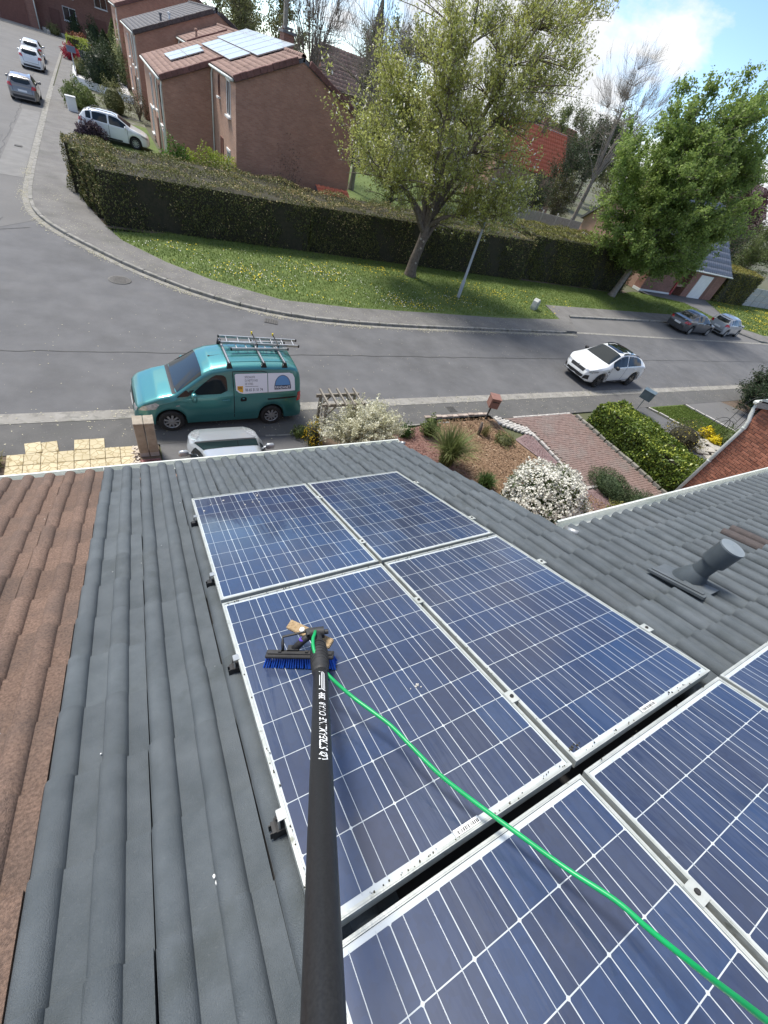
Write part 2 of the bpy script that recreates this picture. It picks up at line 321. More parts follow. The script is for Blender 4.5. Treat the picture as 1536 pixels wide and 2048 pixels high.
# walls under the roof (in world metres)
b=MB(); b.box((1.2,.35,2.05),(3.4,6.2,4.1)); b.box((6.05,-1.45,2.55),(6.2,4.4,5.1)); o=b.build('wall',TERR_BRICK); wlink(o,house)
b=MB(); b.box((-4.05,.35,2.0),(6.9,6.2,4.0)); o=b.build('wall',TERR_BRICK); wlink(o,brown)
def gutter(u0,u1,v,h,parent):
    b=MB(); pts=[]
    n=10; r=.062
    c_,s_=math.cos(TH),math.sin(TH); LV=lambda a,z:(v-.085+a*c_-z*s_, h+.005+a*s_+z*c_)     # the channel hangs level
    prof=[LV(.07+r*math.cos(a),r*math.sin(a)) for a in [math.pi+math.pi*i/n for i in range(n+1)]]
    prof+= [LV(.07+r,.012),LV(.07+r+.016,.012),LV(.07+r+.016,-.010),LV(.07+r+.003,-.012)]
    vs=[(u,p[0],p[1]) for u in (u0,u1) for p in prof]; k=len(prof)
    b.add(vs,[(i,i+1,k+i+1,k+i) for i in range(k-1)])
    b.prism([LV(.0,-.07),LV(.146,-.07),LV(.146,.012),LV(.0,.012)],0,.004,T=Matrix(((0,0,1,u1),(1,0,0,0),(0,1,0,0),(0,0,0,1))))
    o=roofpart('gutter',b,WHITE_PLASTIC,parent); 
    b=MB(); b.box(((u0+u1)/2,v-r-.02,h-.09),(u1-u0,.025,.2)); roofpart('fascia',b,WHITE_PAINT,parent)
gutter(U0,2.99,VN+.075,-.035,house); gutter(-7.5,U0-.005,VN+.075,-.035,brown); gutter(2.99,9.2,1.912+.075,-.035,house)
b=MB(); b.tube([(2.985,1.93,.01),(2.985,1.80,.02)],[.034,.03],10); b.tube([(2.985,4.745,.005),(2.985,4.66,.02)],.03,10); roofpart('verge_cap',b,STEEL,house,True)
# lichen, droppings and moss lying on the tiles
b=MB()
def spot(b,u,v,h,r):
    n=7; ph=random.random()*6
    vs=[(u+r*random.uniform(.5,1.15)*math.cos(2*math.pi*i/n+ph), v+r*random.uniform(.5,1.3)*math.sin(2*math.pi*i/n+ph), h) for i in range(n)]
    vs2=[(u+(x-u)*.8,v+(y-v)*.8,h+.0035) for x,y,_ in vs]
    b.add(vs+vs2,[tuple(range(n,2*n))]+[(i,(i+1)%n,n+(i+1)%n,n+i) for i in range(n)])
for u,v in [(-.13,.944),(-.095,.946),(-.03,.931),(-.081,.738)]:
    for q in range(3): spot(b,u+random.gauss(0,.012),v+random.gauss(0,.012),.014,random.uniform(.004,.011))
for q in range(16): spot(b,random.uniform(-.45,.08),random.uniform(.4,4.6),.016,random.uniform(.0015,.0035))
o=roofpart('bird_dropping',b,WHITE_PAINT,house); o['kind']='stuff'
LICHEN=mat('pale lichen',(.42,.40,.37),(.55,.53,.50),60,.95); b=MB()
for u,v in [(-.706,3.164),(-.811,3.331),(-1.126,3.679)]: spot(b,u,v,.016,.019)
for q in range(34): spot(b,random.uniform(-1.6,-.6),random.uniform(.8,4.6),.018,random.choice([.002,.003,.005,.008]))
o=roofpart('lichen',b,LICHEN,brown); o['kind']='stuff'
# ------------------------------------------------------------ solar panels
PW, PL, CELL, GAP = .99, 1.4857, .156, .003
def cellmat():
    """polycrystalline cell behind wet glass: crystal flakes, tone per cell, runs of water along the slope"""
    m=bpy.data.materials.new('polycrystalline cell'); m.use_nodes=True; t=m.node_tree; b=t.nodes['Principled BSDF']; lk=t.links.new
    g=t.nodes.new('ShaderNodeNewGeometry').outputs['Position']
    vo=N(t,'ShaderNodeTexVoronoi',Scale=55); lk(g,vo.inputs['Vector'])
    oi=t.nodes.new('ShaderNodeObjectInfo')
    r=t.nodes.new('ShaderNodeValToRGB'); e=r.color_ramp.elements; e[0].color=(.008,.021,.062,1); e[1].color=(.010,.032,.092,1)
    q=e.new(.25); q.color=(.012,.021,.056,1); q=e.new(.7); q.color=(.009,.026,.078,1)
    lk(oi.outputs['Random'],r.inputs[0])
    mr=t.nodes.new('ShaderNodeMapRange'); mr.inputs[3].default_value=.92; mr.inputs[4].default_value=1.10
    sx=t.nodes.new('ShaderNodeSeparateColor'); lk(vo.outputs['Color'],sx.inputs[0]); lk(sx.outputs[0],mr.inputs[0])
    h=t.nodes.new('ShaderNodeHueSaturation'); lk(mr.outputs[0],h.inputs['Value']); lk(r.outputs[0],h.inputs['Color'])
    # water runs
    mp=t.nodes.new('ShaderNodeMapping'); mp.inputs['Scale'].default_value=(15,1.3,1.3); lk(g,mp.inputs[0])
    wn=N(t,'ShaderNodeTexNoise',Scale=1.4,Detail=5,Roughness=.6,Distortion=.9); lk(mp.outputs[0],wn.inputs['Vector'])
    big=N(t,'ShaderNodeTexNoise',Scale=1.1,Detail=2); lk(g,big.inputs['Vector'])
    sb_=t.nodes.new('ShaderNodeMath'); sb_.operation='SUBTRACT'; lk(wn.outputs['Fac'],sb_.inputs[0]); sb_.inputs[1].default_value=.5
    ab=t.nodes.new('ShaderNodeMath'); ab.operation='ABSOLUTE'; lk(sb_.outputs[0],ab.inputs[0])
    ln=t.nodes.new('ShaderNodeMapRange'); ln.inputs[1].default_value=.004; ln.inputs[2].default_value=.05; lk(ab.outputs[0],ln.inputs[0])   # dark runs where the film is washed off
    bg_=t.nodes.new('ShaderNodeMapRange'); bg_.inputs[1].default_value=.42; bg_.inputs[2].default_value=.60; lk(big.outputs['Fac'],bg_.inputs[0])
    ml=t.nodes.new('ShaderNodeMath'); ml.operation='MULTIPLY'; lk(ln.outputs[0],ml.inputs[0]); lk(bg_.outputs[0],ml.inputs[1])
    st=t.nodes.new('ShaderNodeMapRange'); st.inputs[1].default_value=.0; st.inputs[2].default_value=1.0; lk(ml.outputs[0],st.inputs[0])
    # a dry dusty film where no water has run
    du=N(t,'ShaderNodeMix',data_type='RGBA'); du.inputs['B'].default_value=(.085,.105,.150,1)
    f=t.nodes.new('ShaderNodeMapRange'); f.inputs[3].default_value=.02; f.inputs[4].default_value=.26; lk(st.outputs[0],f.inputs[0]); lk(f.outputs[0],du.inputs['Factor'])
    lk(h.outputs['Color'],du.inputs['A']); lk(du.outputs['Result'],b.inputs['Base Color'])
    b.inputs['Roughness'].default_value=.45; b.inputs['Coat Weight'].default_value=1; b.inputs['Coat IOR'].default_value=1.45
    cr=t.nodes.new('ShaderNodeMapRange'); cr.inputs[3].default_value=.04; cr.inputs[4].default_value=.16; lk(st.outputs[0],cr.inputs[0]); lk(cr.outputs[0],b.inputs['Coat Roughness'])
    bp=N(t,'ShaderNodeBump',Strength=.28,Distance=.004); lk(wn.outputs['Fac'],bp.inputs['Height']); lk(bp.outputs[0],b.inputs['Coat Normal'])
    return m
CELLM=cellmat()
BACK=mat('white backsheet under glass',(.50,.54,.56),(.42,.46,.48),6,.5,coat=.8)
BUS=mat('tinned busbar',(.36,.40,.44),(.44,.48,.52),30,.4,coat=.8)
def mk_frame():
    b=MB(); t=.012
    for x0,x1,y0,y1 in ((0,t,-PL,0),(PW-t,PW,-PL,0),(t,PW-t,-t,0),(t,PW-t,-PL,-PL+t)):
        b.box(((x0+x1)/2,(y0+y1)/2,-.018),(x1-x0,y1-y0,.040))
        ins=.004
        b.box(((x0+x1)/2,(y0+y1)/2,.0028),((x1-x0)-ins*2 if x1-x0<.1 else x1-x0-.02,(y1-y0)-ins*2 if y1-y0<.1 else y1-y0-.02,.0016))
    return b.mesh('frame',WHITE_ALU)
FRAME=mk_frame()
b=MB(); b.box((PW/2,-PL/2,-.008),(PW-.026,PL-.026,.012)); BACKME=b.mesh('backsheet',BACK)
MX=(PW-(6*CELL+5*GAP))/2; MY=(PL-(9*CELL+8*GAP))/2
b=MB()
for c in range(6):
    for q in (.039,.117): b.box((MX+c*(CELL+GAP)+q,-PL/2,-.0007),(.0020,PL-2*MY+.012,.0008))
BUSME=b.mesh('busbar',BUS)
b=MB(); h=CELL/2; k=.004
b.add([(-h+k,-h,0),(h-k,-h,0),(h,-h+k,0),(h,h-k,0),(h-k,h,0),(-h+k,h,0),(-h,h-k,0),(-h,-h+k,0)],[tuple(range(8))]); CELLME=b.mesh('solar_cell',CELLM,fix=False)
def clampmesh():
    b=MB(); b.box((0,0,.004),(.045,.055,.006)); b.box((0,0,-.012),(.016,.055,.03)); b.mi=1; b.lathe([(.0001,.013),(.008,.013),(.009,.007)],8); return b.mesh('clamp',[WHITE_ALU,DARK])
CLAMP=clampmesh()
LABELP={ (0,0):'far left solar panel beside the gutter end, its corner speckled with droppings',
 (1,0):'far right solar panel beside the grey tiles nearest the garden',
 (0,1):'middle left solar panel that the blue brush is scrubbing',
 (1,1):'middle right solar panel streaked with water, next to the vent pipe side',
 (0,2):'near left solar panel crossed by the green hose beside the black pole',
 (1,2):'near right solar panel with the bolted clamp along its left frame',
 (2,2):'outermost solar panel cut off by the right edge, set beyond the grey tiles'}
panels={}
for (c,r),lab in LABELP.items():
    u=.149+c*(PW+.0234); v=3.4556-[0,PL+.0335,2*PL+.0335+.0177+.016][r]
    o=empty('solar_panel',label=lab,cat='solar panel',group='solar panels on the grey roof'); o.matrix_world=PR@Matrix.Translation((u,v,-.006 if r==2 else 0))@Matrix.Rotation(math.radians([.05,-.08,.1,-.05,.04,-.1,0][c*2+r if c<2 else 6]),4,'X')
    link('frame',FRAME,o); link('backsheet',BACKME,o); link('busbar',BUSME,o)
    for i in range(6):
        for j in range(9): link('solar_cell',CELLME,o,(MX+i*(CELL+GAP)+h,-MY-j*(CELL+GAP)-h,-.0016))
    panels[c,r]=o
RAILV=[3.095,2.243,1.505,.772,.03,-.70]
for i,v in enumerate(RAILV):
    r=0 if i<2 else 1 if i<4 else 2
    cols=(0,1,2) if r==2 else (0,1)
    for c in cols:
        o=panels[c,r]; vt=v-(3.4556-[0,PL+.0335,2*PL+.0335+.0177+.016][r])
        link('clamp',CLAMP,o,(PW+.0117,vt,0))
        if c==0:
            b=MB(); b.box((-.006,0,.004),(.024,.036,.004)); b.box((-.017,0,-.024),(.005,.036,.055)); b.mi=1; b.box((-.021,.008,-.02),(.006,.012,.012)); b.box((-.010,0,-.046),(.035,.045,.012)); link('clamp',b.mesh('clamp',[STEEL,DARK]),o,(0,vt,0))
    x1=3.20 if r==2 else 2.18
    b=MB(); b.box(((x1+.11)/2,0,0),(x1-.11,.036,.04)); 
    for q in (-.012,.012): b.box((.112,q,0),(.02,.004,.03))
    me=b.mesh('mounting_rail',[BLACK_RUBBER]); o=link('mounting_rail',me); o.matrix_world=PR@Matrix.Translation((0,v,-.062))
    nm=['farthest','second','third','fourth','fifth','nearest'][i]
    tag(o,'%s black mounting rail under the solar panels, counted from the gutter'%nm,'rail','mounting rails under the panels')
# barcode stickers on the lower frames
INK=mat('black print',(.02,.02,.022),None,rough=.7); PAPER=mat('white sticker',(.78,.79,.78),(.70,.71,.70),20,.5)
for c in (0,1):
    b=MB(); b.box((0,0,0),(.10,.020,.0008)); b.mi=1; x=-.044
    rr=random.Random(3+c)
    while x<.044:
        ww=rr.choice([.0012,.0012,.0024,.0035]); b.box((x+ww/2,-.002,.0006),(ww,.011,.0006)); x+=ww+rr.choice([.0013,.002,.003])
    link('barcode_sticker',b.mesh('barcode_sticker',[PAPER,INK]),panels[c,1],(.655-.149 if c==0 else 1.657-.149-PW-.0234,-PL+.020,.0044))
# moss crumbs and grime along the frames
b=MB()
def crumbs(u0,v0,u1,v1,n,r,h=.002):
    for i in range(n):
        q=random.random(); spot(b,u0+(u1-u0)*q+random.gauss(0,.004),v0+(v1-v0)*q+random.gauss(0,.004),h,random.uniform(.3,1)*r)
crumbs(.18,1.925,1.1,1.925,26,.0045,.0045); crumbs(1.18,1.925,2.1,1.925,20,.004,.0045); crumbs(.3,.462,1.13,.462,30,.004,.0045); crumbs(1.18,.462,2.13,.462,26,.004,.0045)
crumbs(.157,.55,.157,1.4,14,.004,.0045); crumbs(1.17,.49,1.24,.50,9,.007); crumbs(1.16,.49,1.16,1.3,10,.003,.0045); crumbs(1.25,.415,3.1,.415,20,.003,.0045)
me=b.mesh('moss_crumb',mat('black moss',(.035,.035,.022),(.06,.055,.035),40,.95)); o=link('moss_crumb',me); o.matrix_world=PR; o['kind']='stuff'; tag(o,'black moss crumbs lying along the solar panel frames','moss')
b=MB()
for q in range(9): spot(b,random.uniform(.2,.75),random.uniform(3.15,3.40),.0005,random.uniform(.004,.010))
for q in range(7): spot(b,.818+random.gauss(0,.018),1.007+random.gauss(0,.006),.0005,random.uniform(.003,.007))
for q in range(8): spot(b,random.uniform(1.25,2.0),random.uniform(2.0,3.3),.0005,random.uniform(.003,.006))
me=b.mesh('bird_dropping',mat('dried dropping',(.42,.40,.36),(.55,.53,.49),60,.9)); o=link('bird_dropping',me); o.matrix_world=PR; o['kind']='stuff'; tag(o,'dried droppings and smears on the solar panel glass','droppings')
# ------------------------------------------------------------ vent pipe
vent=empty('roof_vent',label='grey round vent pipe with a flat cap standing on the right roof',cat='vent'); vent.location=TR@Vector((3.12,1.01,.0)); vent.scale=(.86,.86,1.55)
VG=mat('grey vent plastic',(.055,.068,.078),(.075,.09,.10),6,.45); VGC=mat('grey vent cap',(.15,.18,.20),(.20,.23,.25),9,.4,bump=.1,bscale=200)
b=MB(); b.tube([(-.02,.03,-.05),(0,0,.04),(0,0,.06)],[.098,.09,.072],20); b.build('pipe_collar',VG,vent,True)
b=MB(); b.lathe([(.066,.02),(.066,.185)],24); b.build('pipe',VG,vent,True)
b=MB(); b.lathe([(.066,.165),(.088,.165),(.088,.262)],28); m=b.build('cap',VG,vent); autosmooth(m.data)
b=MB(); b.lathe([(.0885,.258),(.087,.264),(.0002,.268)],28); m=b.build('cap_lid',VGC,vent); autosmooth(m.data)
b=MB(); b.box((3.06,1.0,.044),(.26,.36,.008)); b.box((2.935,1.0,.050),(.012,.37,.018)); b.box((2.985,1.01,.051),(.026,.34,.012)); o=roofpart('flashing',b,mat('lead grey flashing',(.075,.088,.096),(.10,.112,.12),8,.5),vent)
b=MB(); b.lathe([(.125,-.06),(.118,.02),(.085,.075),(.068,.095)],22); o=b.build('pipe_boot',VG,vent,True)
# ------------------------------------------------------------ water fed pole
pole=empty('water_fed_pole',label='black carbon water fed pole with a blue bristle brush scrubbing the solar panel',cat='cleaning pole')
P0,P1=Vector((.0578,-.1547,6.5298)),Vector((.40694,.51059,5.68642)); ax=(P1-P0).normalized(); pole.location=P0-ax*.45
R_POLE=.028
CARBON=mat('black carbon tube',(.012,.012,.013),(.020,.020,.021),220,.42,aniso=(1,1,1)); 
b=MB(); b.tube([P0-ax*.45,P0,P0.lerp(P1,.5),P1],R_POLE,36); o=b.build('pole_tube',CARBON,smooth=False); autosmooth(o.data,60); wlink(o,pole)
PM=PR
def U(u,v,h): return PR@Vector((u,v,h))
J1=U(.454,1.261,.164); J2=U(.477,1.353,.146)
b=MB(); q=[P1.lerp(J1,t) for t in (-.04,.0,.06,.12,.3,.5,.7,.9,1.02)]; b.tube(q,[.0295,.033,.034,.033,.035,.035,.034,.031,.024],24)
for i in range(7): 
    c=P1.lerp(J1,.25+.11*i); b.tube([c-ax*.004,c+ax*.004],[.0375 if i<5 else .034]*2,24)
o=b.build('rubber_boot',BLACK_RUBBER); autosmooth(o.data,30); wlink(o,pole)
b=MB(); b.tube([J1,J1.lerp(J2,.5),J2],[.024,.022,.022],16); ev2=(J2-J1).normalized(); side=ev2.cross(NRM).normalized()
b.tube([J2-side*.03+NRM*.0,J2+side*.035],[.026,.026],18); b.tube([J2-side*.045,J2+side*.055],[.011,.011],10); b.box(J2+NRM*.012-side*.03,(.03,.03,.02))
o=b.build('knuckle_joint',BLACK_RUBBER); autosmooth(o.data,30); wlink(o,pole)
# gooseneck arm to the brush stock
B0,B1=U(.262,1.415,.056),U(.528,1.268,.066); BM=(B0+B1)/2; bd=(B1-B0).normalized(); bn=NRM; bs=bd.cross(bn).normalized()
b=MB(); A0=J2-side*.015; A1=U(.375,1.375,.068); b.tube([A0,A0.lerp(A1,.5)+NRM*.006,A1],[.017,.016,.017],12); o=b.build('gooseneck',BLACK_RUBBER,smooth=True); wlink(o,pole)
PURPLE=mat('purple inlay',(.10,.05,.42),None,rough=.4); b=MB(); c=A0.lerp(A1,.55)+NRM*.019-side*.0; b.lathe([(.0001,.004),(.009,.004),(.011,0)],12); 
for i,v in enumerate(b.v): b.v[i]=tuple(c+EX*v[0]*1.25+EV*v[1]*1.25+NRM*v[2])
o=b.build('inlay',PURPLE); wlink(o,pole)
RB=Matrix((bd,bs,bn)).transposed()
b=MB(); b.box(BM,( .305,.045,.016),RB,bev=.004); b.box(BM+bn*.011,(.29,.02,.008),RB,bev=.002); b.box(A1+bn*.0,(.05,.03,.03),RB); 
for q in (-.09,.03,.11): b.box(BM+bd*q+bn*.017,(.012,.012,.01),RB)
o=b.build('brush_stock',BLACK_RUBBER); wlink(o,pole)
BLUE=mat('blue bristle',(.006,.055,.33),(.012,.10,.50),30,.5)
b=MB()
for i in range(30):
    for j in range(4):
        t=(i/29-.5); a=BM+bd*(t*.29)+bs*((j-1.5)*.009)-bn*.006
        e=a-bn*(.052+random.uniform(-.003,.003))+bd*(t*.035+random.gauss(0,.0015))+bs*((j-1.5)*.007+.0)
        b.tube([a,a.lerp(e,.5),e],[.0026,.0038,.0044],5)
o=b.build('bristles',BLUE); o['kind']='stuff'; wlink(o,pole)
b=MB(); pts=[A0+NRM*.02+side*.0,U(.345,1.43,.112),U(.335,1.40,.105),U(.33,1.385,.07)]; b.tube(pts,[.0055,.006,.007,.006],8); o=b.build('jet_hose',BLACK_RUBBER,smooth=True); wlink(o,pole)
CORK=mat('tan scrubbing pad',(.34,.235,.125),(.46,.34,.20),60,.95,bump=1,bscale=120)
K0,K1=U(.395,1.50,.112),U(.533,1.306,.096); kd=(K1-K0).normalized(); kn=(NRM*.75-EV*.65).normalized(); kn=(kn-kd*kn.dot(kd)).normalized(); RK=Matrix((kd,kn.cross(kd),kn)).transposed()
b=MB(); b.box((K0+K1)/2,((K1-K0).length,.046,.022),RK,bev=.004); o=b.build('scrub_pad',CORK); wlink(o,pole)
b=MB(); c=K0.lerp(K1,.33)+kn*.0115; b.lathe([(.0001,.005),(.011,.005),(.013,.001)],16)
for i,v in enumerate(b.v): b.v[i]=tuple(c+RK@Vector(v))
b.mi=1; k=len(b.v); b.lathe([(.0001,.0065),(.003,.0065),(.004,.004)],8)
for i in range(k,len(b.v)): b.v[i]=tuple(c+RK@Vector(b.v[i]))
o=b.build('washer',[WHITE_PAINT,STEEL]); wlink(o,pole)
# lettering wrapped round the tube
def text_polys(s, size=1, shear=0, bold=0):
    cu=bpy.data.curves.new('text','FONT'); cu.body=s; cu.size=size; cu.shear=shear; cu.offset=bold; cu.resolution_u=3; cu.align_x='LEFT'
    ob=bpy.data.objects.new('text',cu); COL.objects.link(ob); dg=bpy.context.evaluated_depsgraph_get(); me=bpy.data.meshes.new_from_object(ob.evaluated_get(dg))
    bpy.data.objects.remove(ob); V=[v.co.copy() for v in me.vertices]; F=[tuple(p.vertices) for p in me.polygons]; bpy.data.meshes.remove(me); return V,F
def fit(V, x0,x1,y0,y1):
    xs=[v.x for v in V]; ys=[v.y for v in V]; a,bb,c,d=min(xs),max(xs),min(ys),max(ys)
    return [Vector((x0+(v.x-a)/(bb-a)*(x1-x0), y0+(v.y-c)/(d-c)*(y1-y0),0)) for v in V]
LET=mat('white lettering',(.80,.82,.83),None,rough=.5)
toCam=(Vector((0,0,CZ))-P0.lerp(P1,.6)); toCam=(toCam-ax*toCam.dot(ax)).normalized(); sideR=ax.cross(toCam)  # towards image right
if sideR.dot(rt)<0: sideR=-sideR
def wrap(V,F,b):
    out=[]
    for v in V:       # x along the tube, y across (up = left in the picture)
        a=.10-v.y/R_POLE; out.append(P0+ax*v.x+(toCam*math.cos(a)+sideR*math.sin(a))*(R_POLE+.0006))
    b.add(out,F)
b=MB()
V,F=text_polys('STREAMLINE',shear=.3,bold=.01); wrap(fit(V,.535,.705,-.0145,.0075),F,b)
V,F=text_polys('OVA8',shear=.25); wrap(fit(V,.716,.802,-.0125,.008),F,b)
V,F=text_polys('35ft',shear=.3,bold=.02); wrap(fit(V,.824,.876,-.012,.009),F,b)
def strip(pts,wd):
    V=[];F=[]
    for i,(x,y) in enumerate(pts):
        p,q=pts[max(i-1,0)],pts[min(i+1,len(pts)-1)]; d=Vector((q[0]-p[0],q[1]-p[1])).normalized(); V+=[Vector((x-d.y*wd/2,y+d.x*wd/2,0)),Vector((x+d.y*wd/2,y-d.x*wd/2,0))]
    for i in range(len(pts)-1): F.append((2*i,2*i+1,2*i+3,2*i+2))
    return V,F
for y0,xa,xb in ((-.011,.905,1.05),(-.006,.908,1.055),(-.001,.91,1.055),(.006,.935,1.03)): wrap(*strip([(xa,y0),((xa+xb)/2,y0),(xb,y0)],.0022),b)
wrap(*strip([(.895,-.013),(.905,-.004),(.908,.009)],.006),b); wrap(*strip([(1.05,-.010),(1.063,-.004),(1.066,.009)],.003),b)
for k in (0,1): wrap(*strip([(.500+.013*k,.009-.006*k),(.494+.013*k,-.004),(.500+.013*k,-.013),(.514+.010*k,-.010),(.522+.004*k,-.002+.004*k),(.515,.007)],.003),b)
o=b.build('lettering',LET,fix=False); wlink(o,pole)
# ------------------------------------------------------------ green hose
HOSE=mat('green hose',(.004,.30,.085),(.006,.36,.11),12,.35)
hp=[U(*p) for p in [(.47,1.345,.165),(.452,1.30,.195),(.430,1.262,.20),(.416,1.20,.19),(.426,1.101,.170),(.483,.994,.129),(.528,.905,.118),(.565,.822,.114),(.591,.727,.110),(.633,.603,.092),(.697,.473,.076),(.752,.356,.074),(.805,.237,.078),(.850,.123,.104),(.857,.044,.131),(.843,-.049,.205),(.781,-.136,.353),(.70,-.20,.50)]]
def spline(pts,n=6):
    out=[]; P=[pts[0]]+pts+[pts[-1]]
    for i in range(1,len(P)-2):
        for k in range(n):
            t=k/n; a,bb,c,d=P[i-1],P[i],P[i+1],P[i+2]
            out.append(.5*((2*bb)+(c-a)*t+(2*a-5*bb+4*c-d)*t*t+(3*bb-a-3*c+d)*t**3))
    return out+[pts[-1]]
b=MB(); b.tube(spline(hp),.0072,12); o=b.build('water_hose',HOSE,smooth=True); tag(o,'bright green water hose sagging from the brush pole across the solar panels','hose')
# ------------------------------------------------------------ ground, roads, pavements
def sheet(name, poly, z, m, kind='structure', parent=None, thick=0, label=None, cat=None):
    b=MB()
    if thick: b.prism(poly, z-thick, z)
    else: b.add([(x,y,z) for x,y in poly],[tuple(range(len(poly)))])
    me=b.mesh(name,m); 
    if thick==0 and me.polygons and me.polygons[0].normal.z<0: me.flip_normals()
    o=link(name,me,parent); tag(o,label,cat,kind=kind if not parent else None); return o
GROUND=mat('distant ground',(.07,.085,.035),(.10,.10,.055),.08,.95,extra=[((.10,.095,.08),.03,.45,.6,.6)])
sheet('ground',[(-900,-900),(900,-900),(900,900),(-900,900)],-.03,GROUND)
def smooth(pts,n=3):
    for _ in range(n):
        q=[pts[0]]
        for a,b in zip(pts[:-1],pts[1:]): q+=[(a[0]*.75+b[0]*.25,a[1]*.75+b[1]*.25),(a[0]*.25+b[0]*.75,a[1]*.25+b[1]*.75)]
        pts=q+[pts[-1]]
    return pts
def offset(pts,d):
    out=[]
    for i,(x,y) in enumerate(pts):
        p,q=pts[max(i-1,0)],pts[min(i+1,len(pts)-1)]; t=Vector((q[0]-p[0],q[1]-p[1])).normalized(); out.append((x-t.y*d,y+t.x*d))
    return out
YK=10.32            # near kerb line
FK=smooth([(-2.6,112),(-3.3,60),(-3.45,40),(-3.5,29),(-3.35,25.6),(-2.6,23.6),(-1.3,21.75),(.4,19.6),(2.9,17.45),(5.9,16.35),(9,16.15),(12,16.15),(23.2,16.5)],2)
# asphalt
sheet('road',[(-70,YK-.25),(140,YK-.25),(140,16.75),(23.2,16.75)]+FK[::-1]+[(-14,112),(-14,17),(-70,17)],0,ASPHALT)
sheet('road',[(-14,112)]+[(x,y) for x,y in FK if y>24]+[(-4.4,22.5),(-9.0,20.2),(-14,19.5)],.004,ASPHALT_OLD)
CRACK=mat('tar seam',(.05,.05,.05),(.075,.075,.073),6,.7)
def ribbon(name,pts,wd,z,m,kind='structure'):
    a=offset(pts,wd/2); c=offset(pts,-wd/2); b=MB(); n=len(pts)
    b.add([(x,y,z) for x,y in a]+[(x,y,z) for x,y in c],[(i,i+1,n+i+1,n+i) for i in range(n-1)])
    me=b.mesh(name,m)
    if me.polygons[0].normal.z<0: me.flip_normals()
    o=link(name,me); o['kind']=kind; return o
def wob(pts,a=.05):
    out=[]
    for p,q in zip(pts[:-1],pts[1:]):
        n=max(2,int(math.dist(p,q)/.5))
        for i in range(n): t=i/n; out.append((p[0]+(q[0]-p[0])*t+random.gauss(0,a),p[1]+(q[1]-p[1])*t+random.gauss(0,a)))
    return out+[pts[-1]]
ribbon('road_seam',wob([(-4.9,12),(-4.6,16),(-4.35,21),(-4.1,24)]),.05,.009,CRACK)
ribbon('road_seam',wob([(-9,20.3),(-4.4,22.4),(-3.2,23.2)]),.05,.009,CRACK)
ribbon('road_seam',wob([(-5.0,26),(-4.9,40),(-4.8,70)],.06),.06,.009,CRACK)
ribbon('road_seam',wob([(-30,13.4),(0,13.45),(30,13.5),(70,13.6)],.02),.035,.009,CRACK)
PATCH=mat('asphalt repair',(.105,.104,.102),(.135,.133,.13),1.6,.88,bump=.4,bscale=60)
sheet('road_patch',[(-8,26),(-5.2,26.2),(-5.1,38),(-8,38.4)],.009,PATCH)
sheet('road_patch',[(-4.85,30),(-3.75,30),(-3.7,47),(-4.7,47)],.010,mat('asphalt repair pale',(.16,.158,.152),(.20,.197,.19),1.5,.9))
# manhole
mh=empty('manhole_cover',(-.35,18.75,.0),label='round iron manhole cover in the asphalt below the curved kerb',cat='manhole cover')
b=MB(); b.lathe([(.38,.005),(.38,.014),(.33,.015)],28); b.build('rim',mat('worn iron rim',(.10,.098,.09),(.14,.135,.125),8,.8),mh,True)
b=MB(); b.lathe([(.335,.012),(.33,.017),(.0001,.017)],28)
for i in range(5): b.box((0,-.22+.11*i,.019),(.4,.03,.005))
b.build('lid',mat('cast iron',(.05,.048,.045),(.09,.085,.08),30,.6,metal=.4),mh)
# near side: channel strip, pavement
ribbon('gutter_strip',[(-40,YK),(0,YK+.02),(40,YK+.05),(110,YK+.1)],.34,.012,mat('channel concrete',(.22,.21,.19),(.30,.29,.265),2,.9,bump=.5,bscale=40,extra=[((.11,.11,.10),5,.5,.7,.7)]))
sheet('pavement',[(-60,8.98),(130,8.98),(130,YK-.17),(-60,YK-.17)],.022,PAVE,thick=.1)
ribbon('pavement_edge',[(-40,YK-.2),(8,YK-.2),(60,YK-.15)],.06,.030,KERB)
# property line strips
ribbon('pavement_edge',wob([(2.6,8.98),(9,8.98)],.015),.07,.030,KERB)
# far pavement: raised, with kerb stones
inner=offset(FK,-.16)
pav_back=[(23.6,18.25),(18.5,17.75),(13.5,17.7),(8.85,17.6),(5.6,17.85),(3.0,19.3),(1.44,20.75),(-.05,22.7),(-.35,23.6),(-.6,24.4),(-1.25,27.0),(-1.7,29.4),(-1.35,40),(-1.2,60),(-.8,112)]
sheet('pavement',[p for p in offset(FK,.15)]+[(23.6,16.6)]+pav_back,.115,PAVE_FAR,thick=.14)
def kerbline(pts,z0,z1,wd,step,label_parent):
    # even steps along the polyline, one stone each, sharing one mesh
    L=0; acc=[0]
    for a,b_ in zip(pts[:-1],pts[1:]): L+=math.dist(a,b_); acc.append(L)
    def at(s):
        for i in range(len(acc)-1):
            if s<=acc[i+1]: t=(s-acc[i])/(acc[i+1]-acc[i]); return Vector((pts[i][0]+(pts[i+1][0]-pts[i][0])*t,pts[i][1]+(pts[i+1][1]-pts[i][1])*t,0))
        return Vector((*pts[-1],0))
    b=MB(); b.box((0,0,(z1-z0)/2),(step-.018,wd,z1-z0),bev=.015); me=b.mesh('kerb_stone',KERB)
    n=int(L/step)
    for i in range(n):
        p,q=at(i*step),at((i+1)*step); d=q-p; m=(p+q)/2
        o=link('kerb_stone',me,label_parent); o.location=(m.x,m.y,z0+random.uniform(-.006,.004)); o.rotation_euler=(0,random.gauss(0,.004),math.atan2(d.y,d.x))
KERBM2=mat('kerb',(.2,.19,.18),(.28,.27,.25),4,.9)
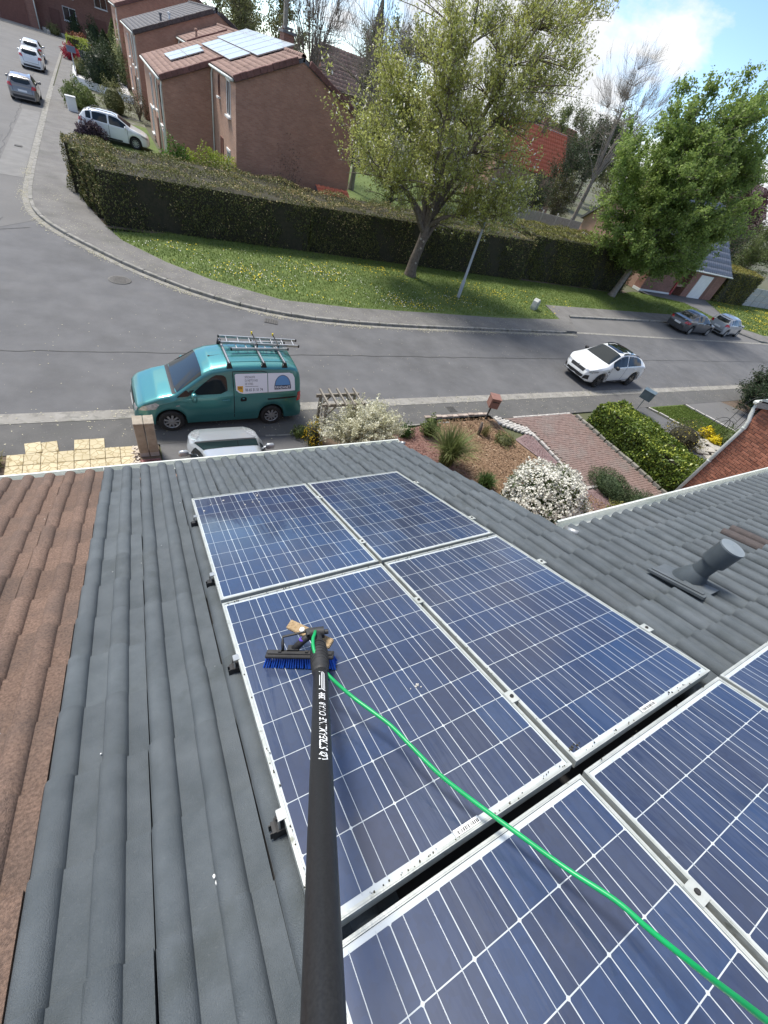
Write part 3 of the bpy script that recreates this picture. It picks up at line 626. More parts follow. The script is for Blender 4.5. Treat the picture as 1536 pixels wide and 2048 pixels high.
kb=empty('kerb',(5,16.5,0)); kb['kind']='structure'; kb.location=(0,0,0)
near=[p for p in offset(FK,.07) if p[1]<60]
kerbline(near,-.02,.118,.15,1.0,kb)
# parking bay kerb and surface
BAYK=[(23.2,16.5),(25.3,18.85),(39.5,19.6),(47.2,19.7),(49.5,17.4),(51.5,16.75)]
kerbline([(25.3,18.95),(39.5,19.7),(47.3,19.8)],-.02,.115,.15,1.0,kb); kerbline([(47.4,19.8),(49.9,17.3),(52,16.75),(100,16.9)],-.02,.115,.15,1.2,kb)
sheet('parking_bay',[(23.3,16.76),(25.3,18.9),(39.5,19.65),(47.3,19.75),(49.8,17.3),(50.2,16.76)],.003,ASPHALT_OLD)
ribbon('gutter_strip',[(-3.05,40),(-3.2,29),(-3.0,25.6)],.3,.014,KERB) if False else None
ribbon('gutter_strip',offset([(x,y) for x,y in FK],-.12),.24,.010,mat('channel concrete far',(.19,.185,.165),(.28,.27,.245),3,.9,extra=[((.10,.10,.075),4,.5,.7,.7)]))
ribbon('gutter_strip',[(23.2,16.68),(51,16.78),(100,16.9)],.22,.010,KERB)
sheet('pavement',[(23.6,16.6),(25.2,19.0),(39.5,19.75),(47.2,19.9),(47.3,21.4),(41,21.2),(24.3,20.4),(23.6,18.25)],.112,PAVE_FAR,thick=.14)
sheet('pavement',[(47.2,19.9),(47.6,19.85),(50,17.4),(52,16.85),(110,17),(110,18.4),(53,18.3),(50.5,19.8),(49,21.0),(47.3,21.4)],.112,PAVE_FAR,thick=.14)
# lawns
sheet('verge_lawn',pav_back[:9]+[(2,24.45),(38,24.9),(41.5,26.0),(43.2,25.7),(48.6,24.9),(49.6,19.9),(48.2,21.2),(41,21.18),(24.2,20.42)],.10,LAWN)
sheet('verge_lawn',[(49.9,20.4),(53.2,18.32),(110,18.42),(110,27.2),(55.5,26.9)],.10,LAWN)
sheet('garden_path',[(43.5,25.9),(50.1,19.75),(52.2,18.9),(55.9,26.6),(56.2,27),(43.2,26.6)],.108,ASPHALT_OLD) if False else sheet('garden_path',[(48.6,24.8),(49.6,20.0),(50.6,19.8),(55.8,26.4),(56.2,27),(43.2,26.6),(43.5,25.8)],.108,ASPHALT)
sheet('garden_soil',[(-1.3,24.25),(40,24.7),(40,30),(-1.5,29.5)],.05,SOIL)
# front gardens along the side street
sheet('front_lawn',[(-1.3,29.6),(3.6,29.6),(3.2,50),(-1.2,50)],.09,LAWN)
sheet('front_garden',[(-1.2,50),(3.2,50),(3.0,112),(-.8,112)],.09,mat('front garden ground',(.12,.115,.09),(.10,.12,.05),.7,.95,extra=[((.30,.29,.27),.9,.55,.66,.8)]))
sheet('back_lawn',[(13.6,30),(42,30.2),(42,90),(13.4,90)],.02,LAWN)
# grass blades and flowers on the verge
def inside(poly,x,y):
    c=np.zeros(len(x),bool); n=len(poly); j=n-1
    for i in range(n):
        xi,yi=poly[i]; xj,yj=poly[j]
        c^=((yi>y)!=(yj>y))&(x<(xj-xi)*(y-yi)/(yj-yi+1e-12)+xi); j=i
    return c
GRASSM=leafmat('grass blades',(.095,.150,.026),(.18,.235,.055),(.28,.27,.11),.25,.8)
def grass(poly,n,z,h,name='grass',wd=.012):
    xs=[p[0] for p in poly]; ys=[p[1] for p in poly]
    x=rng.uniform(min(xs),max(xs),n*2); y=rng.uniform(min(ys),max(ys),n*2); k=inside(poly,x,y); x=x[k][:n]; y=y[k][:n]; n=len(x)
    a=rng.uniform(0,6.28,n); hh=h*rng.uniform(.5,1.3,n); lx=rng.normal(0,.35,n)*hh; ly=rng.normal(0,.35,n)*hh
    V=np.zeros((n,3,3)); V[:,0]=np.stack([x-wd*np.cos(a),y-wd*np.sin(a),np.full(n,z)],1); V[:,1]=np.stack([x+wd*np.cos(a),y+wd*np.sin(a),np.full(n,z)],1); V[:,2]=np.stack([x+lx,y+ly,z+hh],1)
    v=np.clip(.45+.25*np.sin(x*.9)*np.cos(y*1.3)+rng.normal(0,.22,n),0,1)
    o=link(name,np_mesh(name,V.reshape(-1,3),np.arange(n*3).reshape(-1,3),GRASSM,np.repeat(v,3))); o['kind']='stuff'; return o
VP=[(23.4,18.2),(13.5,17.75),(8.85,17.65),(5.6,17.9),(3.0,19.35),(1.44,20.8),(-.1,22.8),(-.6,24.1),(2,24.5),(38,24.9),(41.5,26.0),(48.6,24.8),(49.4,21),(41,21.2),(24.2,20.45)]
tag(grass(VP,60000,.10,.075,wd=.014),'short green grass of the long verge under the trees','grass')
tag(grass([(50.4,20.4),(53.2,18.4),(80,18.5),(80,26.9),(55.8,26.7)],16000,.10,.09,wd=.03),'grass of the far right verge beside the parked cars','grass')
def flowers(poly,n,z,r,m,name,clump=None):
    xs=[p[0] for p in poly]; ys=[p[1] for p in poly]
    x=rng.uniform(min(xs),max(xs),n*3); y=rng.uniform(min(ys),max(ys),n*3)
    dens=.5+.5*np.sin(x*.8+1)*np.sin(y*1.4+x*.3); k=inside(poly,x,y)&(rng.uniform(0,1,len(x))<dens**3+.04); x=x[k][:n]; y=y[k][:n]; n=len(x)
    rr=r*rng.uniform(.6,1.3,n); V=[];
    ang=np.arange(6)*math.pi/3
    P=np.stack([x[:,None]+rr[:,None]*np.cos(ang),y[:,None]+rr[:,None]*np.sin(ang),np.repeat((z+rng.uniform(.03,.09,n))[:,None],6,1)+rng.normal(0,.012,(n,6))],2)
    o=link(name,np_mesh(name,P.reshape(-1,3),np.arange(n*6).reshape(-1,6),m)); o['kind']='stuff'; return o
YEL=mat('dandelion yellow',(.72,.56,.02),None,rough=.8); WHT=mat('daisy white',(.75,.74,.68),None,rough=.8)
tag(flowers([(0,22.8),(3,19.4),(9,17.8),(14,17.9),(23,18.5),(30,22),(13,23.5),(4,23.6)],1500,.11,.026,YEL,'dandelion'),'yellow dandelions dotted over the verge lawn','dandelions')
tag(flowers([(0,22.8),(3,19.4),(9,17.8),(14,17.9),(18,19),(12,22),(4,23.4)],1300,.11,.018,WHT,'daisy'),'small white daisies in the left half of the verge lawn','daisies')
tag(flowers([(50.4,20.4),(53.2,18.4),(80,18.5),(80,26.5),(55.8,26.4)],1300,.11,.045,YEL,'dandelion'),'dense yellow dandelions on the far right verge','dandelions')
PETAL=leafmat('fallen petals',(.35,.33,.22),(.52,.49,.36),(.62,.58,.50),0,.9)
def litter(pts,n,wd,z,sz,label):
    P=np.array(pts); seg=np.linalg.norm(np.diff(P,axis=0),axis=1); acc=np.concatenate([[0],np.cumsum(seg)]); s=rng.uniform(0,acc[-1],n); s=np.where(rng.uniform(0,1,n)<.6,s+1.2*np.sin(s*1.7),s); s=np.clip(s,0,acc[-1]-.01)
    i=np.searchsorted(acc,s,side='right')-1; t=(s-acc[i])/seg[i]; C=P[i]+(P[i+1]-P[i])*t[:,None]+np.clip(rng.normal(0,wd,(n,2)),-2.2*wd,2.2*wd)
    a=rng.uniform(0,6.283,n); l=sz*rng.uniform(.4,1.5,n); d=np.stack([np.cos(a),np.sin(a)],1)*l[:,None]; e=np.stack([-np.sin(a),np.cos(a)],1)*(l*.6)[:,None]
    Q=np.stack([C-d,C+e,C+d,C-e],1); Q=np.concatenate([Q,np.full((n,4,1),z)+rng.uniform(0,.006,(n,1,1))],2)
    o=link('fallen_petals',np_mesh('fallen_petals',Q.reshape(-1,3),np.arange(n*4).reshape(-1,4),PETAL,np.repeat(rng.uniform(0,1,n),4))); o['kind']='stuff'; return tag(o,label,'petals')
litter([p for p in offset(FK,-.22) if p[1]<34],2600,.13,.016,.022,'pale petals and debris swept along the foot of the curved kerb')
litter([p for p in offset(FK,.9) if p[1]<30],1500,.45,.118,.020,'pale petals scattered over the curved far pavement')
litter([(-6,YK-.05),(45,YK)],1500,.16,.032,.018,'pale grit and petals along the near gutter strip')
litter([(-6,9.6),(40,9.7)],900,.42,.025,.018,'petals scattered over the near pavement')
litter([(-12,13.5),(40,13.5)],700,1.6,.006,.016,'pale specks scattered over the main road')
# drain and water covers
for i,(x,y,lab) in enumerate([(4.6,16.0,'iron gully grate at the foot of the curved kerb'),(9.5,9.7,'small square water cover in the near pavement'),(-4.3,36.0,'pale square cover in the side street pavement edge')]):
    g=empty('gully_grate' if i==0 else 'water_cover',(x,y,.012 if i==0 else .024),-.35 if i==0 else 0,lab,'grate' if i==0 else 'cover'); b=MB(); b.box((0,0,.004),(.5,.36,.012) if i==0 else (.34,.34,.012)); b.build('frame',mat('grate iron %d'%i,(.06,.058,.055),(.10,.095,.09),20,.7),g)
    b=MB(); 
    for k in range(5): b.box((-.18+.09*k if i==0 else -.12+.06*k,0,.012),(.04,.28,.008))
    b.build('grate_bar' if i==0 else 'lid',mat('grate bar iron %d'%i,(.03,.03,.03),(.06,.06,.055),20,.7),g)
# ------------------------------------------------------------ near front garden
sheet('driveway',[(-.02,4),(4.0,4),(4.0,8.98),(-.02,8.98)],.018,ASPHALT)
sheet('front_path',[(5.6,4),(6.25,4),(6.35,8.9),(5.6,8.98)],.016,ASPHALT)
sheet('flower_bed',[(4.0,4),(5.6,4),(5.6,8.9),(4.0,8.9)],.02,SOIL)
sheet('flower_bed',[(6.3,3.2),(8.2,3.2),(8.2,8.98),(6.4,8.7)],.019,mat('red brown bark',(.15,.085,.07),(.24,.14,.115),22,.95,bump=1,bscale=40))
sheet('mulch_bed',[(7.1,1.1),(13,1.1),(13,3.6),(11.4,6.5),(11.05,7.8),(11.0,9.2),(8.1,9.2),(7.9,8.3)],.022,MULCH)
CHIP=leafmat('bark chips',(.12,.07,.04),(.32,.21,.13),(.50,.38,.26),0,.9)
def chips(poly,n,z,sz,name,m,label,cat):
    xs=[p[0] for p in poly]; ys=[p[1] for p in poly]
    x=rng.uniform(min(xs),max(xs),n*2); y=rng.uniform(min(ys),max(ys),n*2); k=inside(poly,x,y); x=x[k][:n]; y=y[k][:n]; n=len(x)
    c=np.stack([x,y,np.full(n,z)+rng.uniform(0,.02,n)],1); a=rng.normal(0,1,(n,3)); a[:,2]*=.35; a/=np.linalg.norm(a,axis=1)[:,None]
    up_=rng.normal(0,.4,(n,3)); up_[:,2]=1; bb=np.cross(a,up_); bb/=np.linalg.norm(bb,axis=1)[:,None]
    l=sz*rng.uniform(.5,1.3,n)[:,None]; w_=l*rng.uniform(.25,.6,n)[:,None]
    V=np.stack([c-a*l-bb*w_,c+a*l-bb*w_*.7,c+a*l+bb*w_,c-a*l+bb*w_*.8],1)
    o=link(name,np_mesh(name,V.reshape(-1,3),np.arange(n*4).reshape(-1,4),m,np.repeat(rng.uniform(0,1,n),4))); o['kind']='stuff'; return tag(o,label,cat)
chips([(7.3,1.5),(12.4,1.5),(12.4,4),(11.3,6.5),(10.95,7.8),(10.9,9.1),(8.2,9.15),(7.9,8.2)],16000,.025,.030,'bark_chip',CHIP,'brown bark chips covering the bed beside the grey roof','bark chips')
chips([(6.4,4),(8.1,4),(8.1,8.9),(6.45,8.6)],3500,.022,.025,'bark_chip',leafmat('red bark chips',(.13,.06,.05),(.26,.14,.12),(.40,.27,.24),0,.9),'reddish bark chips in the narrow bed left of the clumped grass','bark chips')
sheet('gravel_path',[(11.1,7.75),(12.05,8.05),(12.0,4.95),(13.7,4.95),(13.7,1.1),(11.5,1.1),(11.6,6)],.024,PURPLE_GRAVEL)
chips([(11.3,7.7),(12.0,8.0),(11.9,4.9),(13.0,4.8),(13,2),(11.7,2)],7000,.026,.016,'gravel',leafmat('purple gravel stones',(.15,.09,.09),(.30,.20,.20),(.44,.34,.33),0,.9),'purple red gravel on the little path behind the white flowering bush','gravel')
# red block drive
PX0,PX1,PY0,PY1=12.25,15.25,2.2,8.92
sheet('block_paving',[(11.7,1.4),(15.42,1.4),(15.4,8.95),(11.5,8.98),(12.1,8.1),(12.1,5.1),(12.9,5.1),(12.9,1.4)],.012,mat('sand joint',(.17,.15,.125),(.24,.21,.18),9,.95))
drive=empty('brick_driveway',(14,6,0),label='red block paved driveway between the white flowered bush and the clipped laurel hedge',cat='driveway')
b=MB(); b.box((0,0,.02),(.196,.097,.05),bev=.006); PAVME=b.mesh('paver',PAVER)
cnt=0; cells=[]
y=8.87
row=0
while y>2.6:
    xx=PX0-.9+(.1 if row%2 else 0)
    while xx<15.33:
        left=12.2 if y<8.05 else 11.55+(8.98-y)*.6
        if y<5.05: left=12.98
        if xx-.1>left: cells.append((xx,y))
        xx+=.203
    y-=.103; row+=1
for i,(xx,yy) in enumerate(cells[:300]):
    o=link('paver',PAVME); o.location=(xx+random.gauss(0,.0015),yy+random.gauss(0,.0015),random.gauss(0,.0016)); o.rotation_euler=(random.gauss(0,.006),random.gauss(0,.006),random.gauss(0,.008)); wlink(o,drive)
V0=np.array([v.co for v in PAVME.vertices]); F0=[tuple(p.vertices) for p in PAVME.polygons]; V=[];F=[]
for i,(xx,yy) in enumerate(cells[300:]):
    V.append(V0+np.array([xx+random.gauss(0,.0015),yy+random.gauss(0,.0015),random.gauss(0,.0016)])); F+=[tuple(a+i*len(V0) for a in f) for f in F0]
me=bpy.data.meshes.new('paver'); me.from_pydata(np.vstack(V).tolist(),[],F); me.materials.append(PAVER); o=link('paver',me); o['kind']='stuff'; wlink(o,drive)
def stones(name,parent,pts,step,dim,m,jit=.01,z=0):
    b=MB(); b.box((0,0,dim[2]/2),dim,bev=min(dim)*.12); me=b.mesh(name,m)
    for p,q in zip(pts[:-1],pts[1:]):
        L=math.dist(p,q); n=max(1,int(L/step)); a=math.atan2(q[1]-p[1],q[0]-p[0])
        for i in range(n):
            t=(i+.5)/n; o=link(name,me); o.location=(p[0]+(q[0]-p[0])*t+random.gauss(0,jit),p[1]+(q[1]-p[1])*t+random.gauss(0,jit),z+random.gauss(0,jit*.6)); o.rotation_euler=(random.gauss(0,.02),random.gauss(0,.02),a+random.gauss(0,.03)); wlink(o,parent)
PALE=mat('pale sett',(.36,.34,.32),(.48,.46,.43),9,.9,bump=.5,bscale=50,rnd=.12)
stones('edging_stone',drive,[(12.12,8.02),(12.1,5.1)],.25,(.235,.10,.08),PALE); stones('edging_stone',drive,[(12.1,5.02),(12.9,5.02)],.25,(.235,.10,.08),PALE); stones('edging_stone',drive,[(12.0,8.97),(15.3,8.97)],.22,(.205,.08,.045),PALE,.004)
hedgekerb=empty('stone_edging',(15.5,5.5,0),label='row of mossy grey edging stones between the block driveway and the laurel hedge',cat='edging')
stones('edging_stone',hedgekerb,[(15.47,8.8),(15.49,2.6)],.34,(.31,.12,.13),mat('mossy edging stone',(.20,.19,.165),(.27,.26,.23),7,.9,bump=.5,bscale=40,rnd=.12,extra=[((.09,.10,.05),6,.5,.7,.7)]),.012)
steps=empty('cobble_strip',(11.4,8.4,0),label='stepped strip of pale granite cobbles by the brown letterbox',cat='cobbles')
b=MB(); b.box((0,0,.035),(.105,.105,.09),bev=.014); COB=b.mesh('cobble',mat('granite cobble',(.36,.35,.32),(.52,.50,.47),14,.9,bump=.6,bscale=50,rnd=.15))
for i in range(10):
    for j in range(5):
        x=11.06+i*.115; y=9.12-j*.115-i*.095
        if y>9.1: continue
        o=link('cobble',COB); o.location=(x+random.gauss(0,.006),y+random.gauss(0,.006),random.gauss(0,.006)); o.rotation_euler=(0,0,random.gauss(0,.06)); wlink(o,steps)
for x,y in [(8.2+i*.24,9.3) for i in range(12)]: 
    if x<8.25:
        b=MB(); b.box((0,0,.03),(.225,.13,.09),bev=.012); EDG=b.mesh('edging_brick',mat('worn edging brick',(.32,.25,.21),(.42,.36,.31),8,.9,rnd=.18)); 
        bedg=empty('bed_edging',(9.5,9.3,0),label='row of worn bricks edging the bark bed along the pavement',cat='edging')
    o=link('edging_brick',EDG); o.location=(x,y-.005*(x-8)+random.gauss(0,.01),random.gauss(0,.006)); o.rotation_euler=(0,0,random.gauss(0,.03)); wlink(o,bedg)
# yellow paved patio, left
patio=empty('paved_patio',(-1.7,8.2,0),label='yellow crazy patterned paving slabs left of the concrete meter pillar',cat='patio')
sheet('patio_bed',[(-3.6,4),(-.05,4),(-.05,8.98),(-3.6,8.98)],.008,SOIL)
b=MB(); b.box((0,0,.02),(.288,.36,.05),bev=.004)
for (x0,y0,x1,y1) in ((-.14,-.05,.02,.03),(.02,.03,.14,-.03),(.02,.03,-.03,.18),(-.06,-.18,.0,-.03),(.0,-.03,.02,.03),(.05,.02,.11,.17),(-.1,-.04,-.12,.12)):
    pass
SLAB=b.mesh('paving_slab',YELLOW_STONE)
for c in range(8):
    for r in range(9):
        if (r==0 and c not in (4,5,1,2)): continue
        o=link('paving_slab',SLAB); o.location=(-2.79+c*.296,9.16-.372*r,random.gauss(0,.003)); o.rotation_euler=(random.gauss(0,.004),random.gauss(0,.004),random.gauss(0,.006)+(0.12 if r==0 and c in (1,2) else 0)); wlink(o,patio)
sheet('red_gravel_bed',[(-.50,4),(-.06,4),(-.06,8.45),(-.50,8.45)],.03,RED_GRAVEL)
chips([(-.49,6.5),(-.07,6.5),(-.07,8.42),(-.49,8.42)],2600,.033,.014,'gravel',leafmat('red gravel stones',(.16,.06,.06),(.32,.15,.15),(.50,.34,.33),0,.9),'red gravel patch in front of the concrete meter pillar','gravel')
chips([(-.62,8.2),(-.5,8.2),(-.5,8.95),(-.62,8.95)],60,.03,.05,'pebble',leafmat('pale pebbles',(.45,.38,.30),(.62,.56,.48),(.70,.66,.6),0,.9),'pale pebbles between the yellow slabs and the meter pillar','pebbles')
# neighbour's drive to the right
sheet('driveway',[(15.7,1),(16.4,1),(22.1,6.6),(21.5,7.6),(20.8,8.98),(18.6,8.98),(18.4,7),(15.7,4)],.016,ASPHALT)
sheet('neighbour_lawn',[(21.1,8.98),(24.2,8.98),(25.2,6.6),(23.6,5.2),(22.3,6.6)],.02,LAWN)
sheet('driveway',[(24.45,8.98),(28.2,8.98),(31,5.6),(26,4.4),(25.4,6.6)],.016,ASPHALT_OLD)
sheet('garden_soil',[(28.2,8.98),(60,8.98),(60,2),(31,4.6)],.012,SOIL)
ne=empty('stone_edging',(21,8,0),label='pale edging stones round the small neighbour lawn',cat='edging')
stones('edging_stone',ne,[(20.95,8.95),(22.2,6.6)],.5,(.47,.10,.07),PALE); stones('edging_stone',ne,[(24.35,8.95),(25.35,6.5)],.5,(.47,.12,.07),PALE); stones('edging_stone',ne,[(18.55,8.9),(18.5,6.5)],.5,(.47,.09,.07),PALE)
tag(grass([(21.2,8.9),(24.2,8.9),(25.1,6.7),(23.6,5.4),(22.4,6.7)],14000,.02,.05),'grass of the small neighbour lawn by the pavement','grass')
slabs=empty('slab_path',(21.2,5.8,0),label='pale stone slab steps at the foot of the red brick wall',cat='steps')
b=MB(); b.box((0,0,.03),(.62,.40,.07),bev=.012); SL=b.mesh('slab',mat('pale stone slab',(.33,.31,.27),(.43,.41,.36),6,.9,bump=.5,bscale=30,rnd=.08))
for i in range(3):
    for j in range(4): 
        o=link('slab',SL); o.location=(20.4+i*.66+j*.16,6.15-j*.46,.04+random.gauss(0,.006)-.05*(j>1)); o.rotation_euler=(0,0,-.3+random.gauss(0,.02)); wlink(o,slabs)
# ------------------------------------------------------------ buildings
def roof_slab(name, parent, O, U, V, lu, lv, m, pitch=.30, gauge=.35, roll=.035, kind='stuff'):
    """tiled roof plane as real rolls and courses: O eave corner, U along the eave, V up the slope (unit vectors)"""
    O=Vector(O);U=Vector(U).normalized();V=Vector(V).normalized();Nn=U.cross(V)
    if Nn.z<0: Nn=-Nn
    nu=max(1,round(lu/pitch)); nv=max(1,round(lv/gauge)); pu=lu/nu; pv=lv/nv
    prof=[(0,0),(.42,0),(.52,.5),(.68,1),(.86,.6),(1,.0)]
    VV=[];FF=[]; k=len(prof)
    for j in range(nv):
        for i in range(nu):
            b0=len(VV); dz=random.uniform(-.004,.004)
            for t,lift in ((0,.03),(1,.004)):
                for x,h in prof: VV.append(tuple(O+U*((i+x)*pu)+V*((j+t)*pv)+Nn*(h*roll+lift+dz)))
            for q in range(k-1): FF.append((b0+q,b0+q+1,b0+k+q+1,b0+k+q))
            b1=len(VV)
            for x,h in prof: VV.append(tuple(O+U*((i+x)*pu)+V*(j*pv)+Nn*(h*roll)))
            for q in range(k-1): FF.append((b1+q,b1+q+1,b0+q+1,b0+q))
    me=np_mesh(name,VV,FF,m); o=link(name,me,parent); 
    if kind: o['kind']=kind
    b=MB(); b.add([O-Nn*.02,O+U*lu-Nn*.02,O+U*lu+V*lv-Nn*.02,O+V*lv-Nn*.02,O-Nn*.16,O+U*lu-Nn*.16,O+U*lu+V*lv-Nn*.16,O+V*lv-Nn*.16],[(0,1,2,3),(7,6,5,4),(0,4,5,1),(1,5,6,2),(2,6,7,3),(3,7,4,0)])
    b.build('roof_deck',DARK_TILE,parent)
    return o
def window(parent, c, w_, h_, nrm, frame=WHITE_PAINT, fill=GLASS_DARK, name='window', sill=True, lintel=False, depth=.10, bars=1):
    """a window set into the wall: frame, pane and sill; nrm is the wall's outward axis ('-x','-y')"""
    if nrm=='-x': R=Matrix(((0,0,-1),(-1,0,0),(0,1,0)))
    else: R=Matrix(((1,0,0),(0,0,-1),(0,1,0)))
    c=Vector(c)
    def B(b,x,y,z,dx,dy,dz): b.box(c+R@Vector((x,y,z)),(dx,dy,dz) if False else tuple(abs(v) for v in (R@Vector((dx,dy,dz)))))
    f=MB(); t=.06
    for sx in (-1,1): B(f,sx*(w_/2-t/2),0,.012,t,h_,.05)
    for sy in (-1,1): B(f,0,sy*(h_/2-t/2),.012,w_-2*t,t,.05)
    for i in range(1,bars+1) if bars else []:
        if w_>.8: B(f,-w_/2+w_*i/(bars+1),0,.014,.05,h_-2*t,.04)
    fo=f.build(name,frame,parent)
    p=MB(); B(p,0,0,.004,w_-.02,h_-.02,.03); p.build('pane' if fill is GLASS_DARK else 'panel',fill,fo)
    if sill: s=MB(); B(s,0,-h_/2-.05,.05,w_+.14,.09,.2); s.build('sill',WHITE_PAINT,fo)
    if lintel: s=MB(); B(s,0,h_/2+.05,.03,w_+.1,.1,.08); s.build('lintel',WHITE_PAINT,fo)
    return fo
def downpipe(parent,x,y,z0,z1,r=.05):
    b=MB(); b.tube([(x,y,z0),(x,y,z1-.35),(x+.05,y,z1-.15),(x+.12,y,z1)],r,8); return b.build('downpipe',WHITE_PLASTIC,parent,True)
def gut(parent,p,q,r=.065):
    b=MB(); b.tube([p,q],r,8); return b.build('gutter',WHITE_PLASTIC,parent,True)
SL_=.443; CS=1/math.hypot(1,SL_)
def terrace(label, y0, y1, xf, xb, zline, m_roof, windows, pipes, ridge_x=10.0, rake=True, facade=PINK_LIT_BRICK, right=True):
    """one house of the row: front at xf, ridge along y, both slopes; zline(x) is the height of the street side slope"""
    h=empty('terrace_house',((xf+xb)/2,(y0+y1)/2,0),label=label,cat='house',group='brick terrace houses along the side street')
    W=lambda x:zline(min(x,2*ridge_x-x))
    poly=[(xf,0),(xf,W(xf)-.12),(ridge_x,W(ridge_x)-.12),(xb,W(xb)-.12),(xb,0)]
    T=Matrix(((1,0,0,0),(0,0,1,0),(0,1,0,0),(0,0,0,1)))
    b=MB(); b.prism(poly,y0,y1,T=T); wall=b.build('wall',TERR_BRICK); wlink(wall,h)
    b=MB(); b.box((xf-.012,(y0+y1)/2,(W(xf)-.12)/2),(.02,y1-y0-.004,W(xf)-.13)); f=b.build('front_wall',facade); wlink(f,h)  # paler skin: the brighter light on the street front is put into the brick colour
    H=Matrix.Translation(-h.location)
    V1=Vector((CS,0,SL_*CS)); L1=(ridge_x-xf+.12)/CS
    o=roof_slab('roof_tile',None,(xf-.12,y0-.05,W(xf)-.12*SL_),(0,1,0),V1,y1-y0+.1,L1,m_roof); 
    for q in [o]+[x for x in COL.objects if x.name.startswith('roof_deck') and x.parent is None]: wlink(q,h)
    V2=Vector((-CS,0,SL_*CS)); L2=(xb-ridge_x+.12)/CS
    o=roof_slab('roof_tile',None,(xb+.12,y0-.05,W(xb)-.12*SL_),(0,1,0),V2,y1-y0+.1,L2,m_roof)
    for q in [o]+[x for x in COL.objects if x.name.startswith('roof_deck') and x.parent is None]: wlink(q,h)
    b=MB(); b.box((0,0,0),(.36,.2,.26),bev=.02); RT=b.mesh('rake_tile',mat('rake tile %d'%len(MATS),(.13,.06,.05),(.19,.09,.075),6,.8,rnd=.12) if m_roof is not DARK_TILE else mat('dark rake tile %d'%len(MATS),(.06,.045,.045),(.09,.07,.065),6,.8,rnd=.12))
    n=int(L1/.36)
    for i in range(n):
        s=.18+i*.36; o=link('rake_tile',RT,None,(xf-.12+s*CS,y0-.08,W(xf)-.12*SL_+s*SL_*CS+.0+random.uniform(-.01,.01)),(0,-math.atan(SL_),0)); wlink(o,h)
    for i in range(int(L2/.36)):
        s=.18+i*.36; o=link('rake_tile',RT,None,(xb+.12-s*CS,y0-.08,W(xb)-.12*SL_+s*SL_*CS),(0,math.atan(SL_),0)); wlink(o,h)
    for i in range(int((y1-y0)/.42)):
        if i==0: b=MB(); b.lathe([(.12,-.21),(.13,-.2),(.115,.21)],10,axis='y'); RD=b.mesh('ridge_tile',m_roof,True)
        o=link('ridge_tile',RD,None,(ridge_x,y0+.21+.42*i,W(ridge_x)+.02)); wlink(o,h)
    g=gut(None,(xf-.2,y0-.08,W(xf)-.14),(xf-.2,y1,W(xf)-.14)); wlink(g,h)
    for wy,wz,ww,wh,kind in windows:
        if kind=='shutter': f=window(None,(xf-.026,wy,wz),ww,wh,'-x',SHUTTER,SHUTTER,'shutter',False)
        else: f=window(None,(xf-.026,wy,wz),ww,wh,'-x',WHITE_PAINT if kind!='brown' else SHUTTER,GLASS_DARK,'window',True,kind=='lintel')
        wlink(f,h)
    for py in pipes: wlink(downpipe(None,xf-.09,py,.05,W(xf)-.15),h)
    return h
ZA=lambda x:5.72+SL_*(x-6.5); ZC=lambda x:5.3+SL_*(x-3.63); ZB=ZA
hA=terrace('nearest terrace house whose large brown brick gable rises behind the tall hedge',31,37.6,6.5,13.5,ZA,FAR_TILE,
  [(32.75,4.72,.95,1.45,'lintel'),(35.45,4.95,.42,.95,'brown'),(35.0,1.9,.75,1.6,'shutter'),(33.0,1.75,.85,1.3,'lintel')],[])
hA2=terrace('projecting terrace house with white downpipes just behind the nearest gable',37.6,49.4,3.6,13.5,ZA,FAR_TILE,
  [(39.1,3.0,.8,1.9,'brown'),(41.6,3.2,.7,1.5,'brown'),(44.4,3.0,.8,1.6,'lintel'),(39.2,.95,.8,1.5,'lintel'),(42.5,1.0,.9,1.9,'shutter'),(46.5,1.2,1.0,1.5,'lintel')],[37.75,40.6])
wlink(downpipe(None,6.41,37.45,.05,5.6),hA)
hB=terrace('set back terrace house with a narrow window strip under the pink brown roof',49.4,55.0,6.9,13.5,ZA,FAR_TILE,
  [(50.8,5.2,.5,.9,'brown'),(52.3,5.1,.5,.9,'brown'),(53.6,5.2,.5,.9,'brown')],[54.6])
hC=terrace('terrace house with a dark grey roof and a tall brick gable',55.0,70,3.6,13.5,ZC,DARK_TILE,
  [(57.2,4.0,.8,1.9,'lintel'),(60.2,3.8,.8,1.6,'brown'),(57.3,1.5,.8,1.5,'lintel'),(61,1.4,.9,1.6,'shutter'),(64,3.9,.8,1.4,'lintel'),(66,1.5,.9,1.5,'lintel')],[55.3,58.6])
hD=terrace('farthest terrace house of the row, partly hidden by the dark grey roof',72,84,3.3,13.5,lambda x:6.15+SL_*(x-3.3),FAR_TILE,
  [(74,4.2,.8,1.6,'lintel'),(78,4.2,.8,1.6,'brown'),(75,1.4,.9,1.6,'shutter')],[72.4])
